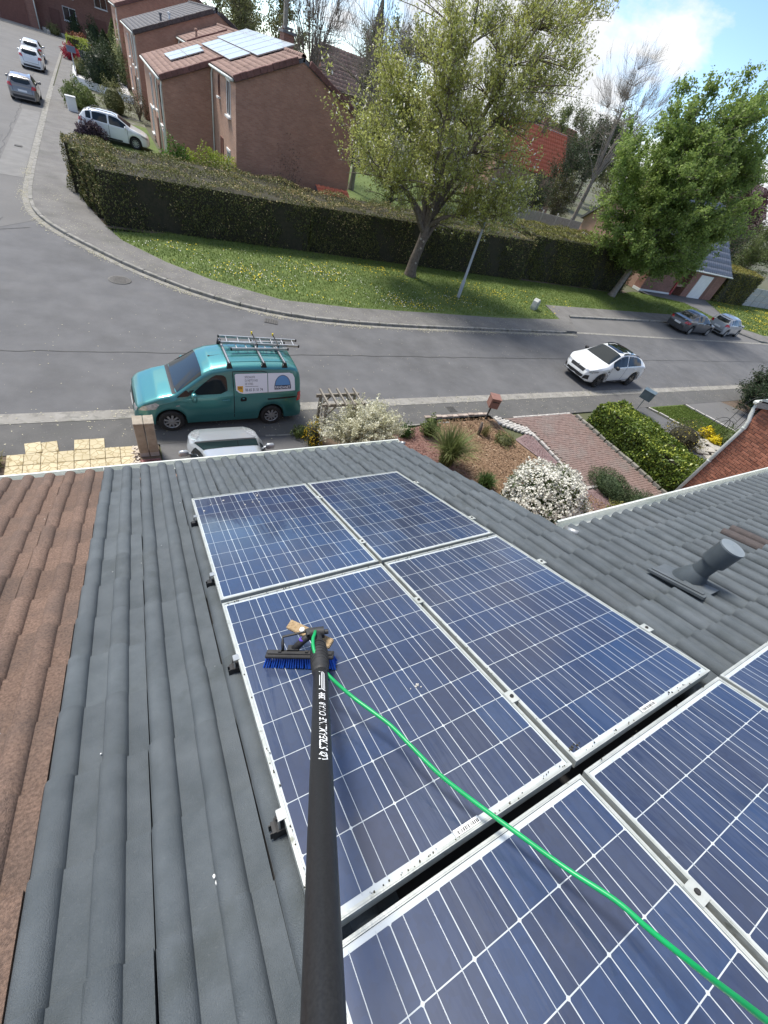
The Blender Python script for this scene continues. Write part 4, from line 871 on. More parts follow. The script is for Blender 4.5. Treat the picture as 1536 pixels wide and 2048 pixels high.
# roof pipes of the terrace
for i,(x,y,lab) in enumerate([(7.6,50.3,'small pale vent pipe on the pink brown roof between the two terrace gables'),(5.9,57.5,'dark vent pipe on the dark grey terrace roof'),(6.4,55.9,'pale vent stub at the lower corner of the dark grey terrace roof')]):
    z=(ZA if i==0 else ZC)(x)
    v=empty('roof_vent',(x,y,z),label=lab,cat='vent',group='vent pipes on the terrace roofs')
    m=DARK_TILE if i==1 else WHITE_PAINT if i==2 else PINK_LIT_BRICK
    b=MB(); b.tube([(0,0,-.1),(0,0,.42)],.085,10); b.build('pipe',m,v,True); b=MB(); b.lathe([(.13,.40),(.13,.5),(.001,.53)],10); b.build('cap',m,v)
ch=empty('chimney',(10.9,37.4,7.1),label='dark brick chimney behind the ridge of the nearest terrace house',cat='chimney')
b=MB(); b.box((0,0,.15),(.62,.9,1.5)); b.build('stack',BROWN_BRICK,ch); b=MB(); b.box((0,0,.95),(.82,1.1,.12)); b.box((0,0,1.12),(.5,.7,.1)); b.build('cowl',DARK_TILE,ch)
for x,y in ((-.2,.2),(.2,-.2)): b=MB(); b.tube([(x,y,.9),(x,y,1.15)],.07,8); b.build('chimney_pot',PINK_LIT_BRICK,ch)
# far solar panels, lying on the street slope
PVM=mat('far panel painted glare',(.36,.42,.46),(.42,.48,.52),2,.4,coat=.25,spec=.5)  # pale base colour stands in for bright sky reflected in the panels
def onroofA(s,y,h=.12): return Vector((6.5+s*CS-h*SL_*CS,y,5.72+s*SL_*CS+h*CS))
spec=[(-2.0,-.85,41.6,43.4),(-.85,.3,41.6,43.4),(-2.0,-.85,43.4,45.3),(-.85,.5,43.4,45.3)]+[(.72,2.05,35.6+1.9*i,35.6+1.9*(i+1)) for i in range(5)]+[(2.12,4.45,34.4+2.0*i,34.4+2.0*(i+1)) for i in range(6)]
pos=['lowest row','lowest row','lowest row','lowest row','middle column','middle column','middle column','middle column','middle column']+['upper column by the ridge']*6
ordn=['first','second','third','fourth','fifth','sixth']
for i,(s0,s1,a,c_) in enumerate(spec):
    k=i if i<4 else i-4 if i<9 else i-9
    o=empty('solar_panel',label='solar panel with sky glare painted pale on the terrace roof, %s in the %s'%(ordn[k],pos[i]),cat='solar panel',group='solar panels on the terrace roof')
    Rm=Matrix(((CS,0,-SL_*CS),(0,1,0),(SL_*CS,0,CS))); o.location=onroofA((s0+s1)/2,(a+c_)/2); o.rotation_euler=Rm.to_euler()
    b=MB(); w2,l2=(s1-s0)/2-.015,(c_-a)/2-.02
    for sx in (-1,1): b.box((sx*(w2-.02),0,0),(.04,2*l2,.05))
    for sy in (-1,1): b.box((0,sy*(l2-.02),0),(2*w2-.08,.04,.05))
    b.build('frame',STEEL,o); b=MB(); b.box((0,0,.008),(2*w2-.08,2*l2-.08,.02)); b.build('glass',PVM,o)
# house across the end of the side street
fh=empty('street_end_house',(-8,115,0),label='long brown brick house closing the far end of the side street',cat='house')
def fb(name,x0,x1,y0,y1,z0,z1,m): b=MB(); b.box(((x0+x1)/2,(y0+y1)/2,(z0+z1)/2),(x1-x0,y1-y0,z1-z0)); o=b.build(name,m); wlink(o,fh); return o
fb('wall',-34,-5.9,112,120,0,6.6,BROWN_BRICK); fb('wall',-5.9,14,114.5,122,0,6.6,BROWN_BRICK)
fb('garage_door',-10.6,-7.2,111.9,112,0,2.7,SHUTTER); fb('garage_door',-20,-16.6,111.9,112,0,2.7,SHUTTER)
fb('door',-4.3,-3.0,114.4,114.5,0,2.7,SHUTTER); 
for xc,zc,ww,hh,k in ((-1.6,2.6,1.7,1.5,0),(2.5,2.2,1.7,1.8,1),(5.0,1.6,1.1,1.6,0),(-1.6,5,1.7,1.2,0),(3,5,1.7,1.2,0),(-8.5,4.6,1.6,1.2,0),(-14,4.6,1.6,1.2,0),(-13.5,1.6,1.6,1.3,0)):
    yy=112 if xc<-6 else 114.5
    f=window(None,(xc,yy-.03,zc),ww,hh,'-y',SHUTTER if k else WHITE_PAINT,SHUTTER if k else GLASS_DARK,'shutter' if k else 'window'); wlink(f,fh)
b=MB(); b.tube([(-6.0,111.9,0),(-6.0,111.9,6.4)],.08,8); o=b.build('downpipe',WHITE_PLASTIC,None,True); wlink(o,fh)
o=roof_slab('roof_tile',None,(-34.3,111.6,6.5),(1,0,0),(0,.9,.43),48.5,6,FAR_TILE,.6,.6)
for q in [o]+[x for x in COL.objects if x.name.startswith('roof_deck') and x.parent is None]: wlink(q,fh)
sheet('forecourt',[(-30,108.5),(-1.5,107.5),(4,114.4),(-30,112)],.03,CONCRETE)
# catslide roofed house on the right
sh=empty('slate_roof_house',(50,31,0),label='brick house with a steep blue grey roof reaching down over a white garage door',cat='house')
def sb(name,x0,x1,y0,y1,z0,z1,m,par=None): b=MB(); b.box(((x0+x1)/2,(y0+y1)/2,(z0+z1)/2),(x1-x0,y1-y0,z1-z0)); o=b.build(name,m); wlink(o,sh); return o
T=Matrix(((0,0,1,0),(1,0,0,0),(0,1,0,0),(0,0,0,1)))
zr=lambda y:7.8-.886*abs(y-32.25)
b=MB(); b.prism([(27.6,0),(27.6,zr(27.6)-.15),(32.25,7.65),(37.2,zr(37.2)-.15),(37.2,0)],43.4,57,T=T); o=b.build('wall',PINK_LIT_BRICK); wlink(o,sh)  # pink tone paints the light falling on the left gable
sb('garage_wall',50.7,57,26.8,27.6,0,2.75,BROWN_BRICK); sb('front_wall',43.4,48.6,26.8,27.6,.25,2.75,BROWN_BRICK); sb('base_course',43.35,48.65,26.75,27.6,0,.25,WHITE_PAINT)
sb('garage_door',52.0,54.45,26.74,26.8,.05,2.3,WHITE_PAINT); sb('garage_jamb',54.5,55.2,26.76,26.8,.0,2.4,SHUTTER)
sb('post',48.55,48.8,26.7,26.95,0,2.7,RED_PAINT); sb('porch_wall',48.9,50.6,27.55,27.6,0,2.7,SHUTTER); sb('planter_box',49.2,50.3,26.9,27.5,.9,1.1,PINK_LIT_BRICK)
cs2=1/math.hypot(1,.886)
for (y0,sg,L_) in ((26.45,1,(32.25-26.45)/cs2),(37.5,-1,(37.5-32.25)/cs2)):
    o=roof_slab('roof_tile',None,(43.1,y0,zr(y0)),(1,0,0),(0,sg*cs2,.886*cs2),14.2,L_,SLATE,.42,.62,.04)
    for q in [o]+[x for x in COL.objects if x.name.startswith('roof_deck') and x.parent is None]: wlink(q,sh)
b=MB(); b.tube([(43.36,36.4,2.0),(43.36,33.2,2.0)],.12,8); o=b.build('awning_case',LAMP_GREY,None,True); wlink(o,sh); sb('side_door',43.32,43.38,32.8,34.6,.1,1.85,WHITE_PAINT)
gg=gut(None,(43.1,26.38,2.62),(57.3,26.38,2.62)); wlink(gg,sh)
# red roofed house and its neighbours behind
def simple_house(label,x0,x1,y0,y1,ze,zrg,roofm,wallm,pitch=.36,chim=None):
    h=empty('brick_house',((x0+x1)/2,(y0+y1)/2,0),label=label,cat='house')
    ym=(y0+y1)/2; b=MB(); b.prism([(y0+.3,0),(y0+.3,ze-.1),(ym,zrg-.2),(y1-.3,ze-.1),(y1-.3,0)],x0+.25,x1-.25,T=T); o=b.build('wall',wallm); wlink(o,h)
    d=Vector((0,ym-y0,zrg-ze)); L_=d.length; d.normalize()
    for yy,dd in ((y0,d),(y1,Vector((0,-d.y,d.z)))):
        o=roof_slab('roof_tile',None,(x0,yy,ze),(1,0,0),dd,x1-x0,L_,roofm,pitch,pitch,.05)
        for q in [o]+[x for x in COL.objects if x.name.startswith('roof_deck') and x.parent is None]: wlink(q,h)
    for i in range(3):
        xx=x0+(x1-x0)*(i+.5)/3; f=window(None,(xx,y0+.27,1.7 if ze>3 else 1.4),1.2,1.3,'-y'); wlink(f,h)
    if chim:
        b=MB(); b.box(chim,(.7,.7,1.6)); o=b.build('chimney',BROWN_BRICK); wlink(o,h); b=MB(); b.box((chim[0],chim[1],chim[2]+.9),(.95,.95,.14)); o=b.build('chimney_cap',DARK_TILE); wlink(o,h)
    return h
simple_house('house with a bright red tiled roof seen between the blossoming tree and dark conifer',43,55.4,54,59.6,4.5,8.9,RED_TILE,PINK_LIT_BRICK,.42,(50.6,56.6,9.1))
simple_house('faded pink roofed house just behind the bright red roof',62,76,72,80,6.3,10.4,mat('faded pink roof tile',(.38,.20,.15),(.45,.26,.20),3,.8),PINK_LIT_BRICK,.5)
simple_house('distant house with a pink roof above the purple leaved tree',106,121,58,66,8.2,12.6,mat('pale pink roof tile',(.36,.22,.18),(.44,.29,.24),3,.8),PINK_LIT_BRICK,.6)
simple_house('brown roofed house among the bare trees beyond the terrace ridge',24,33,66,73,5.6,9.0,FAR_TILE,BROWN_BRICK,.5)
# concrete panel fence behind the right house
cf=empty('concrete_fence',(45,44,0),label='grey concrete panel fence with pale rounded posts behind the clipped hedge',cat='fence')
b=MB(); b.box((0,0,1.0),(.14,.14,2.0),bev=.02); b.lathe([(.085,2.0),(.08,2.12),(.0001,2.2)],8); POST=b.mesh('fence_post',mat('pale fence post',(.40,.38,.35),(.5,.48,.44),6,.9))
b=MB(); 
for r in range(1): b.box((0,0,.23),(2.36,.06,.46),bev=.01)
PNL=b.mesh('fence_panel',CONCRETE)
for i in range(8):
    x=36.7+2.5*i; o=link('fence_post',POST,None,(x,44,0)); wlink(o,cf)
    for r in range(4):
        if i<7: o=link('fence_panel',PNL,None,(x+1.25,44,.02+.47*r)); wlink(o,cf)
cf2=empty('concrete_fence',(69,27,0),label='pale concrete panel fence at the right edge beyond the last clipped hedge',cat='fence')
CP=mat('pale concrete panel',(.33,.335,.33),(.42,.42,.41),4,.9,bump=.4,bscale=40)
b=MB(); b.box((0,0,.34),(1.9,.06,.66),bev=.015); PN2=b.mesh('fence_panel',CP)
b=MB(); b.box((0,0,1.05),(.14,.14,2.1)); PO2=b.mesh('fence_post',CP)
for i in range(9):
    x=65.2+2.04*i; o=link('fence_post',PO2,None,(x,27,0)); wlink(o,cf2)
    for r in range(3): o=link('fence_panel',PN2,None,(x+1.02,27,.02+.69*r)); wlink(o,cf2)
# ------------------------------------------------------------ red brick side wall on the right
rb=empty('red_brick_house',(18,0,0),label='neighbour house whose orange red brick side wall and white downpipe show above the right gutter',cat='house')
b=MB(); WT=lambda y:4.05+.40*(3.69-y)
b.prism([(3.655,0),(3.655,4.05),(-3,WT(-3)),(-3,0)],14.334,22,T=T); o=b.build('wall',MORTAR); wlink(o,rb)
b=MB(); b.box((0,0,0),(.10,.213,.064),bev=.004); BR=b.mesh('brick',BRICK)
b=MB(); b.box((0,0,0),(.10,.104,.064),bev=.004); BH=b.mesh('brick',BRICK)
rows=[]; r=0; z=.05
while z<6:
    yy=3.645; i=0
    if r%2: rows.append((yy-.052,z,1)); yy-=.1145
    while yy>-.4:
        if z+.04<WT(yy-.1)-.02: rows.append((yy-.1065,z,0))
        yy-=.2255
    z+=.0748; r+=1
Rm_=np.array([list(rt),list(up),list(fw)])
def vis(q):
    p=Rm_@np.array([14.385,q[0],q[1]-CZ]); x=768+805.7*p[0]/p[2]; y=1024-805.7*p[1]/p[2]
    return (0<x<1536)*1000 + (q[1] - .3*abs(q[0]-2.6)) if y<1060-.264*(x-1150) else -99
rows.sort(key=lambda q:-vis(q))
for q in rows[:300]:
    o=link('brick',BH if q[2] else BR); o.location=(14.372+random.uniform(-.004,.003),q[0]+random.gauss(0,.0015),q[1]+random.gauss(0,.0015)); o.rotation_euler=(random.gauss(0,.006),0,random.gauss(0,.012)); wlink(o,rb)
V=[];F=[]; VB=np.array([v.co for v in BR.vertices]); FB=[tuple(p.vertices) for p in BR.polygons]
for i,q in enumerate(rows[300:]):
    V.append(VB*np.array([1,.488 if q[2] else 1,1])+np.array([14.372+random.uniform(-.004,.003),q[0],q[1]])); F+=[tuple(a+i*len(VB) for a in f) for f in FB]
me=bpy.data.meshes.new('brick'); me.from_pydata(np.vstack(V).tolist(),[],F); me.materials.append(BRICK); o=link('brick',me); o['kind']='stuff'; wlink(o,rb)
b=MB(); b.tube([(14.28,3.60,0),(14.28,3.60,3.45),(14.30,3.66,3.62),(14.30,3.72,3.72),(14.34,3.80,3.90),(14.34,3.82,4.02)],[.05,.05,.05,.052,.052,.06],14); o=b.build('downpipe',WHITE_PLASTIC,None,True); wlink(o,rb)
b=MB(); 
for zz in (.8,2.2,3.4): b.lathe([(.056,zz-.03),(.062,zz-.02),(.062,zz+.02),(.056,zz+.03)],14,c=(14.28,3.60,0))
o=b.build('pipe_collar',WHITE_PLASTIC,None,True); wlink(o,rb)
b=MB(); b.box((18.2,3.86,4.05),(7.9,.13,.11),bev=.03); o=b.build('gutter',WHITE_PLASTIC); wlink(o,rb)
b=MB(); b.box((18.2,3.74,4.02),(7.8,.06,.26)); o=b.build('fascia',mat('dark brown fascia',(.06,.025,.025),(.09,.04,.035),6,.7)); wlink(o,rb)
o=roof_slab('roof_tile',None,(14.2,3.8,4.12),(1,0,0),(0,-.93,.372),8,7.2,GREY_TILE,.32,.33,.035)
for q in [o]+[x for x in COL.objects if x.name.startswith('roof_deck') and x.parent is None]: wlink(q,rb)
# ------------------------------------------------------------ vehicles: lofted bodies, every fitting cast onto the body surface
def paint(name,c,metal=.25,rough=.32): return mat(name,c,None,rough=rough,metal=metal,coat=1,spec=.5)
P_TEAL=paint('teal metallic paint',(.062,.25,.25),.55,.30); P_WHITE=paint('pearl white paint',(.72,.74,.74),.0,.3); P_DGREY=paint('dark grey metallic paint',(.075,.078,.085),.4); P_SILVER=paint('silver metallic paint',(.36,.38,.395),.35,.33); P_GREY=paint('warm grey metallic paint',(.20,.195,.19),.4)
BLACKP=mat('black plastic trim',(.018,.018,.019),None,rough=.5); SEAM=mat('panel gap',(.008,.01,.011),None,rough=.8); LAMP=mat('headlamp glass',(.55,.57,.58),(.30,.31,.32),18,.08,coat=1,metal=.3,coord='obj'); REDL=mat('red tail lamp',(.45,.01,.012),None,rough=.15,coat=1); PLATE=mat('number plate',(.70,.71,.70),None,rough=.4)
TYRE=mat('tyre rubber',(.018,.018,.018),(.028,.028,.027),20,.85); RIM=mat('silver wheel trim',(.42,.43,.43),(.36,.37,.37),8,.35,metal=.5); RIMB=mat('black alloy',(.02,.02,.021),None,rough=.3,coat=.5); ROOFB=mat('black glass roof',(.012,.013,.015),None,rough=.05,coat=1)
CHROME=mat('chrome',(.6,.6,.6),None,rough=.15,metal=1)
def wheel_meshes(r,wd,rim,spokes=9):
    b=MB(); b.lathe([(r*.64,-wd/2),(r*.90,-wd/2),(r,-wd*.36),(r,wd*.36),(r*.90,wd/2),(r*.64,wd/2),(r*.62,wd*.3)],28,axis='y'); ty=b.mesh('tyre',TYRE); autosmooth(ty,40)
    b=MB(); b.lathe([(r*.64,-wd*.46),(r*.60,-wd*.40),(r*.57,-wd*.30)],28,axis='y'); b.lathe([(r*.16,-wd*.44),(r*.14,-wd*.47),(.0001,-wd*.48)],14,axis='y')
    for i in range(spokes):
        a=2*math.pi*i/spokes; R_=Matrix.Rotation(a,3,'Y'); b.box(R_@Vector((r*.37,-wd*.41,0)),(r*.48,.02,r*.62/spokes*2.2),R_)
    b.mi=1; b.lathe([(.0001,-wd*.24),(r*.6,-wd*.24)],24,axis='y')
    return ty,b.mesh('rim',[rim,BLACKP])
def smoothy(xs,ys,grid,k=.06):
    g=np.interp(grid,xs,ys); step=grid[1]-grid[0]; n=max(1,int(k/step)); ker=np.hanning(2*n+3)[1:-1]; ker/=ker.sum(); gp=np.pad(g,n,mode='edge'); return np.convolve(gp,ker,'valid')
class Car:
    def __init__(s, label, cat, loc, rz, L, W, top, belt, roofw, wheels, r, body, name='parked_car', group=None, plan=None, sill=.22, rim=RIM, spokes=9, cowl=None, shoulder=.985, scale=1, pl=None):
        s.L,s.W=L,W; s.root=empty(name,(loc[0],loc[1],loc[2] if len(loc)>2 else 0),rz,label,cat,group); s.root.scale=(scale,)*3
        n=150; g=np.linspace(0,L,n); s.g=g
        top=np.array(top); belt=np.array(belt); roofw=np.array(roofw)
        s.zt=smoothy(top[:,0],top[:,1],g,.05); s.zb=np.minimum(smoothy(belt[:,0],belt[:,1],g,.12),s.zt-.012)
        plan=np.array(plan or [(0,.56),(.05,.70),(.15,.83),(.38,.94),(.75,1),(L-.6,1),(L-.25,.96),(L-.08,.88),(L,.76)]); s.w=smoothy(plan[:,0],plan[:,1],g,.10)*W/2
        s.wr=np.minimum(smoothy(roofw[:,0],roofw[:,1],g,.12)*W/2,s.w*.97)
        zl=np.full(n,sill)
        zl=np.where(g<.12,np.maximum(sill,sill+.08*(1-g/.12)),zl)
        for xc in wheels:
            ra=r+.055; q=ra*ra-(g-xc)**2; zl=np.where(q>0,np.maximum(zl,r+np.sqrt(np.maximum(q,0))-.0),zl)
        s.zl=np.minimum(zl,s.zb-.03)
        hf=[0,.2,.4,.6,.74]; V=[];rows=0
        for i in range(n):
            w,wr,zb,zt,zl_=s.w[i],s.wr[i],s.zb[i],s.zt[i],s.zl[i]; w1=w*shoulder; h=zt-zb; half=[]
            half+=[(0,zl_),(w*.6,zl_),(w*.90,zl_),(w*.955,zl_+.02)]
            for t in (.12,.3,.5,.7,.88,.97): half.append((w*(.965+.035*math.sin(math.pi*min(1,t/1.1))) if t<.97 else w*(shoulder+.004),zl_+(zb-zl_)*t))
            for t in hf: half.append((w1+(wr-w1)*t/.86*(1 if t<.86 else 1),zb+h*t))
            yk=w1+(wr-w1)*.86/.86
            for fy,fz in ((.985,.84),(.95,.905),(.88,.945),(.74,.972),(.5,.99),(.25,.998),(0,1)): half.append((yk*fy,zb+h*fz))
            ring=[(g[i],-y,z) for y,z in half]+[(g[i],y,z) for y,z in half[-2:0:-1]]; V+=ring; rows=len(ring)
        F=[(i*rows+k,i*rows+(k+1)%rows,(i+1)*rows+(k+1)%rows,(i+1)*rows+k) for i in range(n-1) for k in range(rows)]
        F+=[tuple(range(rows))[::-1],tuple(range((n-1)*rows,n*rows))]
        V=[(x-L/2,y,z) for x,y,z in V]
        me=bpy.data.meshes.new('body'); me.from_pydata(V,[],F); me.materials.append(body)
        bm=bmesh.new(); bm.from_mesh(me); bmesh.ops.recalc_face_normals(bm,faces=bm.faces[:]); bm.to_mesh(me); bm.free(); autosmooth(me,38)
        s.body=link('body',me,s.root); s.bvh=BVHTree.FromPolygons(V,F)
        b=MB(); b.box((0,0,sill+.17),(L*.86,W*.72,.36)); b.build('underbody',BLACKP,s.root)
        ty,ri=wheel_meshes(r,.20,rim,spokes)
        for xc in wheels:
            for sy in (-1,1):
                e=link('wheel',ty,s.root,(xc-L/2,sy*(W/2-.125),r),(0,0,0 if sy<0 else math.pi)); e.data.name='wheel'; link('rim',ri,e)
    def cast(s,p,d):
        h=s.bvh.ray_cast(Vector(p),Vector(d)); return (h[0],h[1]) if h[0] is not None else (None,None)
    def patch(s,name,poly,view,m,off=.006,cuts=3,parent=None,rnd=0):
        """poly in (x,z) for the sides, (y,z) for front and rear, (x,y) from above; x measured from the nose"""
        if rnd:
            for _ in range(rnd):
                q=[]
                for a,c in zip(poly,poly[1:]+poly[:1]): q+=[(a[0]*.8+c[0]*.2,a[1]*.8+c[1]*.2),(a[0]*.2+c[0]*.8,a[1]*.2+c[1]*.8)]
                poly=q
        bm=bmesh.new(); vs=[bm.verts.new((a,c,0)) for a,c in poly]
        try: f=bm.faces.new(vs)
        except Exception: bm.free(); return
        bmesh.ops.triangulate(bm,faces=[f]); 
        for _ in range(2): bmesh.ops.subdivide_edges(bm,edges=[e for e in bm.edges if e.calc_length()>.10],cuts=1,use_grid_fill=True); bmesh.ops.triangulate(bm,faces=bm.faces[:])
        bad=[]
        for v in bm.verts:
            a,c=v.co.x,v.co.y
            if view in ('L','R'): y=-3 if view=='L' else 3; p,d=(a-s.L/2,y,c),(0,-y,0)
            elif view=='F': p,d=(-s.L,a,c),(1,0,0)
            elif view=='B': p,d=(s.L,a,c),(-1,0,0)
            else: p,d=(a-s.L/2,c,4),(0,0,-1)
            d=Vector(d).normalized(); h,nn=s.cast(p,d)
            if h is None: bad.append(v); continue
            if nn.dot(d)>0: nn=-nn
            v.co=h+nn*off
        if bad: bmesh.ops.delete(bm,geom=bad,context='VERTS')
        if not bm.faces: bm.free(); return
        bmesh.ops.recalc_face_normals(bm,faces=bm.faces[:])
        dd=Vector({'L':(0,-1,0),'R':(0,1,0),'F':(-1,0,0),'B':(1,0,0),'T':(0,0,1)}[view])
        if sum(f.normal.dot(dd)*f.calc_area() for f in bm.faces)<0: bmesh.ops.reverse_faces(bm,faces=bm.faces[:])
        me=bpy.data.meshes.new(name); bm.to_mesh(me); bm.free(); me.materials.append(m); me.polygons.foreach_set('use_smooth',[True]*len(me.polygons))
        return link(name,me,parent or s.root)
    def both(s,name,poly,m,**k):
        for v in 'LR': s.patch(name,poly,v,m,**k)
    def I(s,arr,x): return float(np.interp(x,s.g,arr))
    def sidewin(s,x1,x2,lo=.04,hi=.80,m=CAR_GLASS,views='LR',zmin=None,rnd=1):
        xs=np.linspace(x1,x2,9); lowr=[(x,s.I(s.zb,x)+lo) for x in xs]; upr=[(x,s.I(s.zb,x)+hi*(s.I(s.zt,x)-s.I(s.zb,x))) for x in xs]
        k=[i for i in range(9) if upr[i][1]-lowr[i][1]>.02]
        if len(k)<2: return
        poly=[lowr[i] for i in k]+[upr[i] for i in k[::-1]]
        for v in views: s.patch('side_window',poly,v,m,rnd=rnd)
    def line(s,name,pts,view,m=SEAM,wd=.018,off=.004):
        P=[]
        for p,q in zip(pts[:-1],pts[1:]):
            n=max(1,int(math.dist(p,q)/.08)); P+=[(p[0]+(q[0]-p[0])*i/n,p[1]+(q[1]-p[1])*i/n) for i in range(n)]
        P.append(pts[-1]); a=offset(P,wd/2); c=offset(P,-wd/2); V=[];F=[]
        for i in range(len(P)):
            for q in (a[i],c[i]):
                if view in 'LR': y=-3 if view=='L' else 3; p0,d=(q[0]-s.L/2,y,q[1]),(0,-y,0)
                elif view=='F': p0,d=(-s.L,q[0],q[1]),(1,0,0)
                elif view=='B': p0,d=(s.L,q[0],q[1]),(-1,0,0)
                else: p0,d=(q[0]-s.L/2,q[1],4),(0,0,-1)
                d=Vector(d).normalized(); h,nn=s.cast(p0,d)
                if h is None: return
                if nn.dot(d)>0: nn=-nn
                V.append(h+nn*off)
        F=[(2*i,2*i+1,2*i+3,2*i+2) for i in range(len(P)-1)]
        b=MB(); b.add(V,F); return b.build(name,m,s.root,fix=False)
    def handle(s,x,z,m,views='LR',dx=.17):
        for v in views:
            h,nn=s.cast((x-s.L/2,-3 if v=='L' else 3,z),(0,1 if v=='L' else -1,0))
            if h: b=MB(); b.box(h+Vector((0,-.012 if v=='L' else .012,0)),(dx,.03,.035),bev=.01); b.build('door_handle',m,s.root)
    def mirror(s,x,z,m,views='LR',sz=(.11,.20,.15)):
        for v in views:
            sg=-1 if v=='L' else 1; h,nn=s.cast((x-s.L/2,3*sg,z),(0,-sg,0))
            if not h: continue
            c=h+Vector((.02,sg*.13,.05)); b=MB(); b.box((0,0,0),sz,bev=.035); b.v=[tuple(Vector(q)+c) for q in b.v]; b.bar(h-Vector((0,sg*.03,0)),c,.05,.04)
            o=b.build('mirror',m,s.root); autosmooth(o.data,60)
    def glasstop(s,name,xa,xb,m=CAR_GLASS,fa=.92,fb=.93,front=True,zb_in=.02,rnd=1):
        xs=np.linspace(xa,xb,7); f=np.linspace(fa,fb,7); a=[(x,-s.I(s.wr,x)*q) for x,q in zip(xs,f)]; c=[(x,s.I(s.wr,x)*q) for x,q in zip(xs,f)]
        # the lower edge bows towards the nose
        return s.patch(name,a+c[::-1],'T',m,rnd=rnd)
    def doorlines(s,xs,z0=.30,ztop=None,views='LR'):
        for x in xs:
            for v in views: s.line('door_gap',[(x,z0),(x,s.I(s.zb,x)-.0),(x,s.I(s.zb,x)+.03)],v)
HT=[(0,.46),(.03,.60),(.14,.72),(.42,.84),(.92,.97),(1.0,1.0),(1.72,1.40),(2.05,1.455),(2.75,1.46),(3.35,1.40),(3.60,1.30),(3.86,1.0),(3.95,.82),(4.0,.52)]
HB=[(0,.46),(.15,.64),(.5,.78),(1.0,.88),(2.5,.93),(3.5,.98),(3.85,.92),(4,.5)]
HR=[(0,.9),(.9,.90),(1.15,.84),(1.8,.70),(3.3,.70),(3.8,.80),(4,.84)]
def sc(lst,sx,sz=1): return [(a*sx,b*sz) for a,b in lst]
def hatch(label,loc,rz,body,L=4.0,H=1.46,W=1.72,group='cars parked along the streets',tail=True,rails=False,rim=RIM,name='parked_car',zsc=None,fast=False,plateback=True,lampy=0,plan=None):
    sx=L/4.0; sz=H/1.46; t=sc(HT,sx,sz); bl=sc(HB,sx,sz)
    c=Car(label,'car',loc,rz,L,W,t,bl,sc(HR,sx),(.82*sx,3.32*sx),.30*min(1.12,sz),body,name,group,rim=rim,plan=plan)
    c.glasstop('windscreen',1.04*sx,1.70*sx); c.sidewin(1.28*sx,2.22*sx); c.sidewin(2.31*sx,3.12*sx); c.sidewin(3.2*sx,3.48*sx)
    y=W/2; c.patch('rear_window',[(-y*.64,1.02*sz),(y*.64,1.02*sz),(y*.56,1.34*sz),(-y*.56,1.34*sz)],'B',CAR_GLASS,rnd=1)
    for sg in (-1,1):
        c.patch('tail_light',[(sg*y*.62,.80*sz),(sg*y*.90,.80*sz),(sg*y*.86,.98*sz),(sg*y*.72,1.0*sz)],'B',REDL); c.patch('headlight',[(sg*y*.50,.60*sz),(sg*y*.80,.58*sz),(sg*y*.84,.70*sz),(sg*y*.6,.70*sz)],'F',LAMP)
    c.both('tail_light',[(3.66*sx,.82*sz),(3.92*sx,.84*sz),(3.86*sx,.98*sz),(3.72*sx,.98*sz)],REDL); c.both('headlight',[(.10*sx,.58*sz),(.42*sx,.70*sz),(.46*sx,.77*sz),(.16*sx,.69*sz)],LAMP)
    c.patch('number_plate',[(-.26,.60*sz),(.26,.60*sz),(.26,.71*sz),(-.26,.71*sz)],'B',PLATE); c.patch('number_plate',[(-.26,.40),(.26,.40),(.26,.50),(-.26,.50)],'F',PLATE); c.patch('grille',[(-.5,.28),(.5,.28),(.56,.38),(-.56,.38)],'F',BLACKP)
    c.patch('bumper',[(-y*.7,.26),(y*.7,.26),(y*.72,.40),(-y*.72,.40)],'B',BLACKP)
    c.doorlines([1.22*sx,2.27*sx,3.16*sx]); c.handle(2.08*sx,.84*sz,body); c.handle(3.0*sx,.86*sz,body); c.mirror(1.30*sx,.93*sz,body)
    c.both('side_trim',[(1.1*sx,.25),(3.0*sx,.25),(3.0*sx,.33),(1.1*sx,.33)],BLACKP)
    c.line('door_gap',[(-y*.66,.94*sz),(-y*.6,1.36*sz),(y*.6,1.36*sz),(y*.66,.94*sz)],'B'); c.line('door_gap',[(-y*.66,.94*sz),(-y*.62,.52*sz),(y*.62,.52*sz),(y*.66,.94*sz)],'B')
    if rails:
        for sg in (-1,1):
            b=MB(); z=1.46*sz; b.tube([(1.75*sx-L/2,sg*y*.62,z-.05),(1.95*sx-L/2,sg*y*.62,z+.03),(3.1*sx-L/2,sg*y*.62,z+.03),(3.3*sx-L/2,sg*y*.62,z-.06)],.018,8); b.build('roof_rail',BLACKP,c.root,True)
    b=MB(); b.tube([(3.1*sx-L/2,0,1.40*sz),(3.22*sx-L/2,0,1.40*sz+.16)],.006,6); b.build('aerial',BLACKP,c.root)
    return c
# teal van -----------------------------------------------------------------
VT=[(0,.42),(.02,.62),(.10,.78),(.25,.89),(.60,1.02),(.93,1.09),(1.0,1.12),(1.72,1.66),(1.95,1.76),(2.4,1.835),(3.2,1.855),(4.0,1.84),(4.22,1.78),(4.33,1.60),(4.38,1.2),(4.40,.5)]
VB=[(0,.42),(.25,.70),(.6,.86),(1.0,.97),(1.5,1.02),(2.2,1.06),(3.2,1.07),(4.2,1.07),(4.4,.5)]
VR=[(0,.88),(.9,.90),(1.1,.88),(1.8,.80),(2.3,.795),(4.1,.795),(4.4,.80)]
van=Car('teal van with white signs and roof ladders, parked half on the pavement','van',(1.62,10.27,.012),.02,4.4,1.70,VT,VB,VR,(.83,3.50),.315,P_TEAL,'parked_van',shoulder=.988,scale=.945,plan=[(0,.62),(.03,.76),(.10,.86),(.3,.95),(.6,.99),(1,1),(3.9,1),(4.2,.985),(4.34,.95),(4.4,.90)])
v=van
